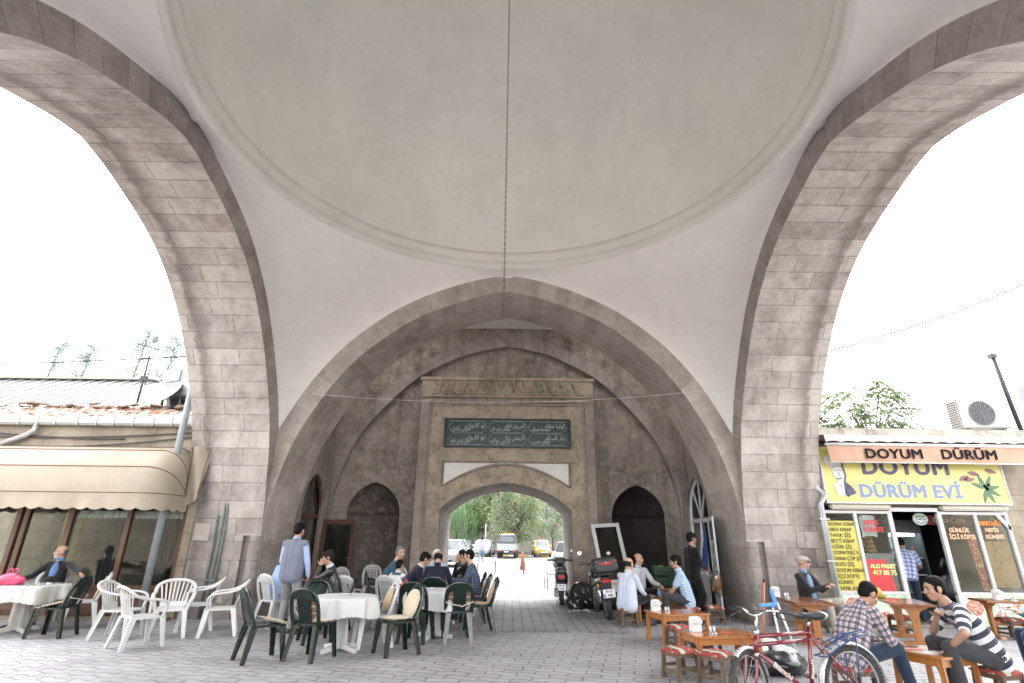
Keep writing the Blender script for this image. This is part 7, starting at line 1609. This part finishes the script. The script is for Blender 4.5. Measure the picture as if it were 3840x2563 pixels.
person(3.80, 6.48, 16, 'young man in a navy and white plaid shirt and jeans writing at the low table', hz=ST_, lean=.38, lean2=.72, hp_=.62, hy=-.1, rh=(.10, .55, .53), lh=(-.16, .56, .52), rf=(.20, .52, .085), lf=(-.10, .40, .085), top=f_plaidr, legs=f_jean, skin=SK2, hair='buzz', hm=m_hair, collar=f_plaidr, vs=.006, cloth_vs=.008, s=1.02)
person(5.26, 6.42, 164, 'young man in a black and white striped shirt leaning over the low table', hz=ST_, lean=.42, lean2=.68, hp_=.12, hy=.12, lh=(-.20, .42, .50), rh=(-.02, .40, .76), lp=(-1, .1, -.2), rp=(.5, .4, -1), rf=(.14, .36, .085), lf=(-.20, .38, .085), top=f_stripe, legs=f_dgrey, skin=SK2, hair='buzz', hm=m_hair, sleeve='short', extra=watch, vs=.006, cloth_vs=.008, s=1.05, curl=(1.0, .3))
person(8.62, 12.25, 70, 'person in a blue and white checked shirt bending inside the shop doorway', hz=.93, lean=.3, lean2=.55, side=.12, hp_=.5, z=.06, top=f_bigchk, legs=f_jean, sleeve='short', skin=SK2, hair='short', rh=(.25, .42, .95), lh=(-.2, .35, .95), s=.98)
person(6.92, 7.22, 150, 'person in a teal jumper cut off by the right edge of the picture', hz=ST_, lean=.15, lean2=.25, top=C_('bright_teal_jumper', (.03, .16, .21)), legs=f_jean, hair='short', s=1.0)
# ---------------- doors of the gate bay ----------------
from mathutils import noise as mnoise
bglass = glass('door_glass', (.5, .55, .53), .05)
def arch_loop(sg, off, xin, n=12): return [(sg*xin, dc-(dw-off), .03)]+[(sg*xin, dc+x*(dw-off)/dw, z-off*.6) for x, z in parch(dw, DZS, DZA, n)]+[(sg*xin, dc+(dw-off), .03)]
for sg, nm in ((-1, 'brown'), (1, 'white')):
    mt = m_brown if sg < 0 else m_white_f; xin = A+.10
    mb = MB(); mb.tube(arch_loop(sg, .04, xin), .05, 4, sm=False); mb.box(*sorted((sg*(xin-.035), sg*(xin+.035))), DY0+.05, DY1-.05, 2.02, 2.12)
    if sg < 0: mb.box(*sorted((sg*(xin-.03), sg*(xin+.03))), dc-.035, dc+.035, .03, 3.05); mb.box(*sorted((sg*(xin-.03), sg*(xin+.03))), DY0+.05, DY1-.05, .03, .35)
    else:
        for a in (pi*.28, pi*.5, pi*.72): mb.bar((sg*xin, dc, 2.1), (sg*xin, dc+.72*cos(a), 2.1+.95*sin(a)), .035, .04, upv=(1, 0, 0))
        mb.box(*sorted((sg*(xin-.03), sg*(xin+.03))), dc-.02, dc+.05, .03, 2.05); mb.box(*sorted((sg*(xin-.03), sg*(xin+.03))), dc+.05, DY1-.06, .95, 1.02); mb.box(*sorted((sg*(xin-.02), sg*(xin+.02))), dc+.05, DY1-.06, .04, .95)
    door = hp(mb, 'arched_door', mt)
    mb = MB(); L_ = arch_loop(sg, .06, xin+.012); mb.poly([(p[0], p[1], p[2]) for p in (L_ if sg < 0 else L_)] if sg < 0 else [p for p in L_ if p[2] > 2.0] + []); mb.v = [(x, y-YC, z) for x, y, z in mb.v]; mb.build('door_glass', bglass, door)
    # dark room behind, so the opening never looks out to the sky
    mb = MB(); x0, x1 = sg*(A+.46), sg*(A+1.9)
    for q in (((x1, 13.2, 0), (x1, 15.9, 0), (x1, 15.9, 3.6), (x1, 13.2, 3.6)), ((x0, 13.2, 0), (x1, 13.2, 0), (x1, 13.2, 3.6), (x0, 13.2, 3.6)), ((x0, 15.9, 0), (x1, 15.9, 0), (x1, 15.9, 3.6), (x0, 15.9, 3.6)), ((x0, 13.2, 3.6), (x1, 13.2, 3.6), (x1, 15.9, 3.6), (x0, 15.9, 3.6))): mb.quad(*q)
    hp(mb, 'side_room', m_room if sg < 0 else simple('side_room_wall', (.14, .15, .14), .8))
    if sg < 0:
        mb = MB(); n = 90
        for i in range(n):
            a, b = DY0+.1+i*(DY1-DY0-.2)/n, DY0+.1+(i+1)*(DY1-DY0-.2)/n; u, v_ = .03*abs(sin(i*.75)), .03*abs(sin((i+1)*.75)); zt = 2.0+.9*(1-abs((a-dc)/dw)**1.7)
            mb.quad((-(xin+.1+u), a, .3), (-(xin+.1+v_), b, .3), (-(xin+.1+v_), b, zt), (-(xin+.1+u), a, zt), None, 0, True)
        mb.v = [(x, y-YC, z) for x, y, z in mb.v]; mb.build('door_curtain', simple('pale_blue_curtain', (.34, .37, .38), .9, .12, 4), door)
def leaf(root_parent, hinge, ang, w, h, mt, rails, gl, name='door_leaf', world_fix=True, panels=()):
    # door leaf from the hinge along +x of its own frame
    M_ = Matrix.Translation((hinge[0], hinge[1]-(YC if world_fix else 0), hinge[2])) @ Rz(ang); mb = MB(); t = .02
    mb.box(0, .09, -t, t, 0, h); mb.box(w-.09, w, -t, t, 0, h)
    for z0, z1 in rails: mb.box(.09, w-.09, -t+.001, t-.001, z0, z1)
    mb.v = [tuple(M_ @ Vector(p)) for p in mb.v]; d = mb.build(name, mt, root_parent, bevel=.005)
    for z0, z1 in gl: mb = MB(); mb.box(.09, w-.09, -.004, .004, z0, z1); mb.v = [tuple(M_ @ Vector(p)) for p in mb.v]; mb.build('leaf_glass', bglass, d)
    for z0, z1, pm in panels: mb = MB(); mb.box(.09, w-.09, -.010, .010, z0, z1); mb.v = [tuple(M_ @ Vector(p)) for p in mb.v]; mb.build('leaf_panel', pm, d)
    mb = MB(); P = [(w-.05, -.025, h*.5), (w-.05, -.06, h*.5), (w-.17, -.06, h*.5)]; mb.tube([tuple(M_ @ Vector(p)) for p in P], .011, 6); mb.build('door_handle', m_chrome, d); return M_
leaf(hall, (-A+.03, 15.42, .06), R(-4), .88, 1.95, m_brown, ((0, .28), (1.82, 1.95)), ((.28, 1.82),))
m_pblue_ = simple('pale_blue_panel', (.38, .50, .52), .25, .06, 2)
LM = leaf(hall, (A-.06, 13.66, .04), R(-104), 1.08, 2.06, m_white_f, ((0, .62), (.96, 1.03), (1.48, 1.55), (1.97, 2.06)), ((1.55, 1.97),), panels=((.62, .96, m_pblue_), (1.03, 1.48, m_pblue_)))
# loose white door leaning in the corner
ld = empty('loose_door', (2.58, 14.75, 0), 0, 'white framed glass door taken off its hinges, leaning on the gate wall', 'door'); M_ = Matrix.Rotation(R(5), 4, 'Z') @ Matrix.Rotation(R(-22), 4, 'X') @ Matrix.Rotation(R(-4), 4, 'Y'); w, h = .80, 2.12
mb = MB(); mb.box(0, .10, -.025, .025, 0, h); mb.box(w-.10, w, -.025, .025, 0, h); mb.box(.10, w-.10, -.024, .024, h-.10, h); mb.box(.10, w-.10, -.024, .024, 0, .62); mb.v = [tuple(M_ @ Vector(p)) for p in mb.v]; mb.build('door_frame', m_white_f, ld, bevel=.006)
mb = MB(); mb.box(.10, w-.10, -.004, .004, .62, h-.10); mb.v = [tuple(M_ @ Vector(p)) for p in mb.v]; mb.build('door_pane', glass('leaning_glass', (.30, .33, .32), .35), ld)
# cloth on the white door, bread bag on its handle
mb = MB(); nx, nz = 14, 16
for j in range(nz+1):
    for i in range(nx+1):
        u, v_ = i/nx, j/nz; wd = .06+.26*v_*(1-.25*v_); mb.v.append((wd*(u-.5)+.02*sin(6*v_), -.035*sin(u*9+v_*2.5)*(.4+v_), -1.15*v_-.09*u*v_+.05*v_*sin(u*4)))
for j in range(nz):
    for i in range(nx):
        u, v_ = i/nx, j/nz; mb.face((j*(nx+1)+i, j*(nx+1)+i+1, (j+1)*(nx+1)+i+1, (j+1)*(nx+1)+i), None, 1 if (.35 < u-.5*(.5-v_) < .95 and v_ < .86) else 0, True)
tag(mb.build('hanging_cloth', [C_('white_cotton', (.52, .53, .55)), C_('blue_cotton', (.02, .045, .17))], None, (4.60, 13.05, 2.0)), 'white and dark blue cloth hanging beside the open white door', 'cloth')
def blob(r, seed, amp=.18, sc=(1, 1, 1), k=28, l=18, f=3.0, flat=True):
    mb = MB(); mb.ell((0, 0, 0), (r, r, r), k, l)
    for i, p in enumerate(mb.v):
        v_ = Vector(p); n = mnoise.noise(v_*(f/r)*.35+Vector((seed, seed*2, 0)))+.6*abs(mnoise.noise(v_*(f/r)+Vector((seed, 0, seed)))); v_ = v_*(1+amp*n); z = v_.z*sc[2]
        mb.v[i] = (v_.x*sc[0], v_.y*sc[1], max(z, -r*sc[2]*.62)+r*sc[2]*.62 if flat else z)
    return mb
m_binbag = simple('black_bin_bag', (.012, .012, .014), .18, .3, 6, .5, 14); m_poly = simple('white_polythene', (.58, .58, .59), .3, .1, 12, .6, 30); m_pinkbag = simple('pink_polythene', (.55, .055, .13), .25, .2, 10, .5, 25)
for i, (x, y, r, l) in enumerate(((2.0, 14.45, .36, 'largest black rubbish bag heaped between the scooter and the motorcycle'), (2.5, 14.25, .30, 'black rubbish bag under the leaning white door'), (1.72, 14.0, .2, 'small black rubbish bag beside the scooter wheel'))):
    tag(blob(r, i*3.1, .34, (1.1, 1, .95)).build('rubbish_bag', m_binbag, None, (x, y, .0)), l, 'rubbish bag', 'black rubbish bags by the gate')
tb_ = empty('open_rubbish_bag', (3.52, 7.75, 0), 0, 'open black rubbish bag full of white plastic behind the bicycle', 'rubbish bag')
blob(.33, 9.4, .3, (1.15, .95, .55)).build('bag', m_binbag, tb_)
for i, (x, y, z, r) in enumerate(((-.1, .05, .2, .15), (.12, -.02, .2, .14), (0, .12, .26, .12), (-.2, -.05, .22, .09), (.24, .06, .16, .09))): o = blob(r, 4+i, .6, (1.1, 1, .8), 18, 12, 4, False).build('crumpled_plastic', m_poly, tb_); o.location = (x, y, z)
random.seed(2); mb = MB()
for i in range(16): x, y = random.uniform(1.35, 2.0), random.uniform(13.5, 14.0); mb.box(-.03, .03, -.02, .02, 0, .012, 0, Matrix.Translation((x, y, .006)) @ Rz(random.random()*6) @ Matrix.Rotation(random.uniform(-.4, .4), 4, 'X'))
tag(mb.build('litter', m_poly), kind='stuff')
hb = MB(); hb.tube([(0, 0, 0), (-.01, 0, -.12)], .008, 5); bb_ = empty('bread_bag', (4.66, 12.62, 1.0), 0, 'clear plastic bag of loaves hanging from the handle of the open white door', 'bread'); hb.build('handle_loop', m_poly, bb_)
for i in range(3): mb = MB(); mb.ell((0, 0, 0), (.05, .045, .17), 12, 10); o = mb.build('loaf', m_bread, bb_); o.location = (-.06+.06*i, .0, -.30-.03*(i % 2)); o.rotation_euler = (0, R(14*(1-i)), 0)
mb = blob(.13, 2.2, .25, (1, .8, 1.9), 18, 14, 3, False); o = mb.build('clear_bag', glass('clear_polythene', (.85, .85, .83), .3, .15), bb_); o.location = (0, 0, -.28)
# vegetable crates in the corner
m_crate = wood('crate_wood', (.30, .18, .08), (.18, .10, .045), .75, 1, 0, 0); m_gcr = simple('dark_green_crate', (.02, .06, .03), .5)
def crate(mt):
    o = empty('vegetable_crate', cat='crate')
    mb = MB()
    for s in (-1, 1):
        for z in (.02, .085, .15): mb.box(-.24, .24, s*.16-.006, s*.16+.006, z, z+.05); mb.box(s*.24-.006, s*.24+.006, -.15, .15, z, z+.05)
        for t_ in (-1, 1): mb.box(s*.225-.015, s*.225+.015, t_*.145-.012, t_*.145+.012, 0, .24)
    mb.box(-.235, .235, -.155, .155, .01, .02); mb.build('slats', mt, o); return o
c1, c2_ = crate(m_crate), crate(m_gcr); VX, VY = 4.05, 14.75
for o, dz, rz_, l in ((c1, 0, .05, 'lowest wooden crate of the vegetable stack in the dark niche corner'), (copy_tree(c1), .245, -.04, 'wooden crate of tomatoes, second from the bottom of the vegetable stack'), (copy_tree(c2_), .49, .03, 'green plastic crate third up in the vegetable stack'), (c2_, .735, -.02, 'dark green crate of cabbages on top of the vegetable stack')): put(o, (VX, VY, dz), rz_, l, 'vegetable crates')
random.seed(31)
for i in range(9):
    r = random.uniform(.06, .085); o = blob(r, 20+i, .35, (1, 1, .9), 14, 10, 3, False).build('cabbage', simple('cabbage_green', (.12, .22, .05), .6, .4, 16), None, (VX-.17+.17*(i % 3), VY-.09+.09*(i//3), .80+r+.02)); tag(o, 'pale green cabbage heaped in the top crate', 'cabbage', 'cabbages in the top crate')
for i in range(10):
    o = blob(.042, 50+i, .06, (1, 1, .85), 12, 8, 2, False).build('tomato', simple('tomato_red', (.40, .03, .015), .25), None, (VX-.18+.09*(i % 5), VY-.10+.10*(i//5), .34)); tag(o, 'red tomato in the second crate of the vegetable stack', 'tomato', 'tomatoes in the crate')
mb = MB(); mb.tube([(0, 0, 0), (.03, .1, 1.35)], .016, 8); tag(mb.build('wooden_stick', m_old, None, (4.28, 14.45, 0)), 'plain wooden stick leaning by the vegetable crates', 'stick')
# broom, long dustpan
br = empty('broom', (3.74, 8.55, 0), 0, 'broom with an orange handle standing behind the bicycle', 'broom'); mb = MB(); mb.tube([(0, 0, .1), (.20, .12, .99)], .016, 8); mb.build('handle', simple('orange_handle', (.42, .13, .04), .4, .2), br); mb = MB(); mb.tube([(.20, .12, .99), (.207, .124, 1.03)], .018, 8); mb.build('handle_tip', m_blk, br); mb = MB(); mb.box(-.15, .15, -.03, .03, .05, .11); mb.prism([(-.15, .05), (.15, .05), (.18, 0), (-.18, 0)], lambda x, z, d: (x, d, z), -.035, .035); mb.build('head', m_bluep, br)
dp = empty('long_dustpan', (4.02, 8.42, 0), 0, 'lobby dustpan with white legs and a pale blue grip beside the rubbish bag', 'dustpan'); m_lbp = simple('light_blue_plastic', (.10, .28, .62), .35); m_clw = simple('white_tube', (.60, .62, .66), .3)
mb = MB(); mb.tube([(-.06, 0, .08), (-.10, .04, .72)], .017, 8); mb.tube([(.12, -.04, .08), (-.02, .05, .74)], .017, 8); mb.build('tubes', m_clw, dp)
mb = MB(); mb.bar((-.30, .0, .70), (-.04, .05, .715), .05, .045); mb.bar((-.03, .05, .68), (-.075, .07, .90), .05, .045, upv=(0, 1, 0)); mb.bar((-.10, .04, .66), (-.1, .04, .73), .045); mb.build('grip', m_lbp, dp, bevel=.01)
mb = MB(); mb.quad((-.16, -.14, .01), (.18, -.14, .01), (.18, .08, .02), (-.16, .08, .02)); mb.quad((-.16, .08, .02), (.18, .08, .02), (.18, .08, .14), (-.16, .08, .14)); mb.build('pan', m_lbp, dp)
# ---------------- small things on the tables ----------------
m_nap = simple('napkin_white', (.62, .62, .62), .6, .06, 8)
def napkins(x, y, z, a, l):
    o = empty('napkin_holder', (x, y, z), a, l, 'napkin holder', 'white napkin holders'); mb = MB(); mb.prism([(-.075, 0), (.075, 0), (.07, .15), (.055, .175), (-.055, .175), (-.07, .15)], lambda u, w_, d: (u, d, w_), -.04, .04); mb.build('holder', m_nap, o, bevel=.008); mb = MB(); mb.box(-.055, .055, -.05, .0, .12, .16, 0, Matrix.Rotation(.3, 4, 'X')); mb.build('napkins', m_poly, o)
napkins(2.56, 7.76, .451, .3, 'white napkin holder on the wooden table nearest the viewer'); napkins(2.58, 9.84, .451, .4, 'white napkin holder on the table before the men in white shirts'); napkins(4.98, 10.62, .621, -.1, 'white napkin holder on the plank table beside the pier'); napkins(6.62, 10.6, .621, .2, 'white napkin holder on the plank table by the shop door'); napkins(8.98, 10.56, .621, .1, 'white napkin holder on the plank table under the right window')
def cruet(x, y, z, l):
    o = empty('cruet_set', (x, y, z), 0, l, 'cruet', 'salt and pepper cruets'); MB().lathe([(.001, 0), (.055, 0), (.06, .008), (.05, .012), (.001, .012)], 16).build('tray', m_chrome, o)
    for dx in (-.022, .022): mb = MB(); mb.lathe([(.001, .012), (.016, .012), (.018, .05), (.012, .07), (.012, .082), (.001, .085)], 12, 0, (dx, 0, 0)); mb.build('shaker', m_galv, o)
cruet(2.73, 7.62, .451, 'steel salt and pepper set beside the nearest napkin holder'); cruet(2.73, 9.70, .451, 'steel salt and pepper set on the second wooden table'); cruet(5.12, 10.5, .621, 'steel salt and pepper set on the plank table by the pier'); cruet(9.15, 10.45, .621, 'steel salt and pepper set on the far right plank table')
def paper(x, y, z, a, w, h, mt, l, nm='leaflet'): mb = MB(); mb.box(-w/2, w/2, -h/2, h/2, 0, .003); o = mb.build(nm, mt, None, (x, y, z), a); tag(o, l, 'paper')
m_print = simple('printed_leaflet', (.55, .45, .46), .4, .5, 60); m_redp = simple('red_leaflet', (.5, .08, .07), .4, .4, 40)
paper(2.92, 7.66, .452, .3, .14, .09, m_redp, 'small red leaflet on the wooden table nearest the viewer'); paper(2.86, 9.74, .452, .2, .14, .09, m_redp, 'small red leaflet on the second wooden table'); paper(4.72, 6.5, .452, .25, .28, .17, m_print, 'white printed sheet on the low table between the two young men'); paper(4.62, 6.72, .452, -.2, .22, .14, m_redp, 'red and white sheet on the low table between the two young men')
def ashtray(x, y, z, l): o = MB().lathe([(.001, 0), (.045, 0), (.055, .025), (.05, .025), (.04, .008), (.001, .008)], 18).build('ashtray', m_chrome, None, (x, y, z)); tag(o, l, 'ashtray', 'metal ashtrays on the white tables')
ashtray(-2.32, 8.85, .73, 'round metal ashtray on the nearest white table'); ashtray(-1.2, 10.05, .73, 'round metal ashtray on the second white table'); ashtray(-7.85, 10.1, .73, 'round metal ashtray on the film covered table')
mb = MB(); mb.box(-.055, .055, -.03, .03, 0, .012); tag(mb.build('mobile_phone', m_gloss, None, (4.70, 6.80, .452), .4, bevel=.004), 'dark phone lying on the low table between the two young men', 'phone')
yb = empty('yellow_bowl', (6.93, 10.68, .621), 0, 'yellow bowl with a raised lid on the plank table', 'bowl'); MB().lathe([(.001, 0), (.07, 0), (.10, .05), (.095, .05), (.065, .01), (.001, .01)], 20).build('bowl', simple('bowl_olive', (.30, .24, .03), .4), yb); mb = MB(); mb.lathe([(.001, 0), (.08, 0), (.085, .012), (.001, .015)], 20); mb.v = [(x, z+.05, y+.09) for x, y, z in mb.v]; mb.build('lid', simple('bowl_yellow', (.60, .30, .01), .35), yb)
pk = empty('pink_bag', (-8.42, 9.95, .73), .2, 'knotted pink plastic bag on the film covered table', 'bag'); blob(.14, 7.7, .3, (1.35, .9, .75)).build('bag', m_pinkbag, pk); mb = MB()
for s in (-1, 1): mb.tube(crom([(s*.03, 0, .12), (s*.09, 0, .20), (s*.03, .0, .25), (s*-.01, 0, .17)], 4), [.012]*13, 6, flat=(1.6, .7))
mb.build('handles', m_pinkbag, pk)
tag(blob(.15, 3.3, .25, (1.1, .7, .8)).build('handbag', m_saddle, None, (-2.62, 14.0, .445)), 'black bag lying on the lattice-back chair nearest the gate', 'bag'); tag(blob(.12, 5.3, .25, (1.1, .7, .8)).build('handbag', m_saddle, None, (-3.32, 14.48, .445)), 'black bag on the middle lattice-back chair', 'bag')
def lathe_thing(nm, prof, mt, loc, l, cat, g=None): tag(MB().lathe(prof, 16).build(nm, mt, None, loc), l, cat, g)
wb = empty('water_bottle', (3.22, 12.02, .451), 0, 'clear plastic water bottle with a blue label on the eating table', 'bottle'); MB().lathe([(.001, 0), (.03, 0), (.032, .06), (.03, .13), (.032, .16), (.012, .205), (.012, .225), (.001, .225)], 16).build('bottle', glass('bottle_plastic', (.75, .85, .92), .3), wb); MB().lathe([(.0335, .07), (.0335, .13)], 16).build('bottle_label', m_lbp, wb); MB().lathe([(.001, .224), (.014, .224), (.014, .242), (.001, .242)], 12).build('cap', m_lbp, wb)
for i, (x, y, l) in enumerate(((2.85, 12.1, 'white plate of food nearest the man with glasses'), (3.1, 12.35, 'white plate of food in the middle of the eating table'), (3.35, 12.2, 'white plate of food before the man in the checked shirt'))):
    o = empty('dinner_plate', (x, y, .451), 0, l, 'plate', 'plates on the eating table'); MB().lathe([(.001, 0), (.06, 0), (.11, .018), (.105, .02), (.06, .006), (.001, .006)], 22).build('plate', m_nap, o); blob(.055, 70+i, .4, (1.1, 1, .45), 14, 10, 3).build('food', simple('kebab_food', (.20, .09, .03), .7, .5, 25), o)
for i, (x, y, l) in enumerate(((-1.35, 11.6, 'tea glass near the bald man in navy'), (-1.05, 11.8, 'tea glass near the man in the plaid shirt'), (-1.25, 11.95, 'tea glass at the far side of the men round the table'))):
    o = empty('tea_glass', (x, y, .73), 0, l, 'glass', 'tea glasses'); MB().lathe([(.001, 0), (.045, 0), (.05, .008), (.001, .01)], 16).build('saucer', m_nap, o); MB().lathe([(.001, .01), (.02, .01), (.016, .04), (.024, .09), (.022, .09), (.001, .075)], 14).build('glass', simple('tea', (.22, .04, .01), .1), o)
# iron hooks on the piers
for x, y, z, l in ((-5.55, 11.68, 5.05, 'small iron hook with a rag of wire on the left pier'), (6.05, 11.68, 4.62, 'small iron hook on the right pier')):
    mb = MB(); mb.tube([(0, 0, 0), (.02, -.06, 0), (.06, -.07, -.06), (-.05, -.05, -.16)], .012, 5); mb.tube([(-.08, -.02, .02), (.08, -.04, .01)], .012, 5); tag(mb.build('iron_hook', m_iron, None, (x, y, z)), l, 'hook')
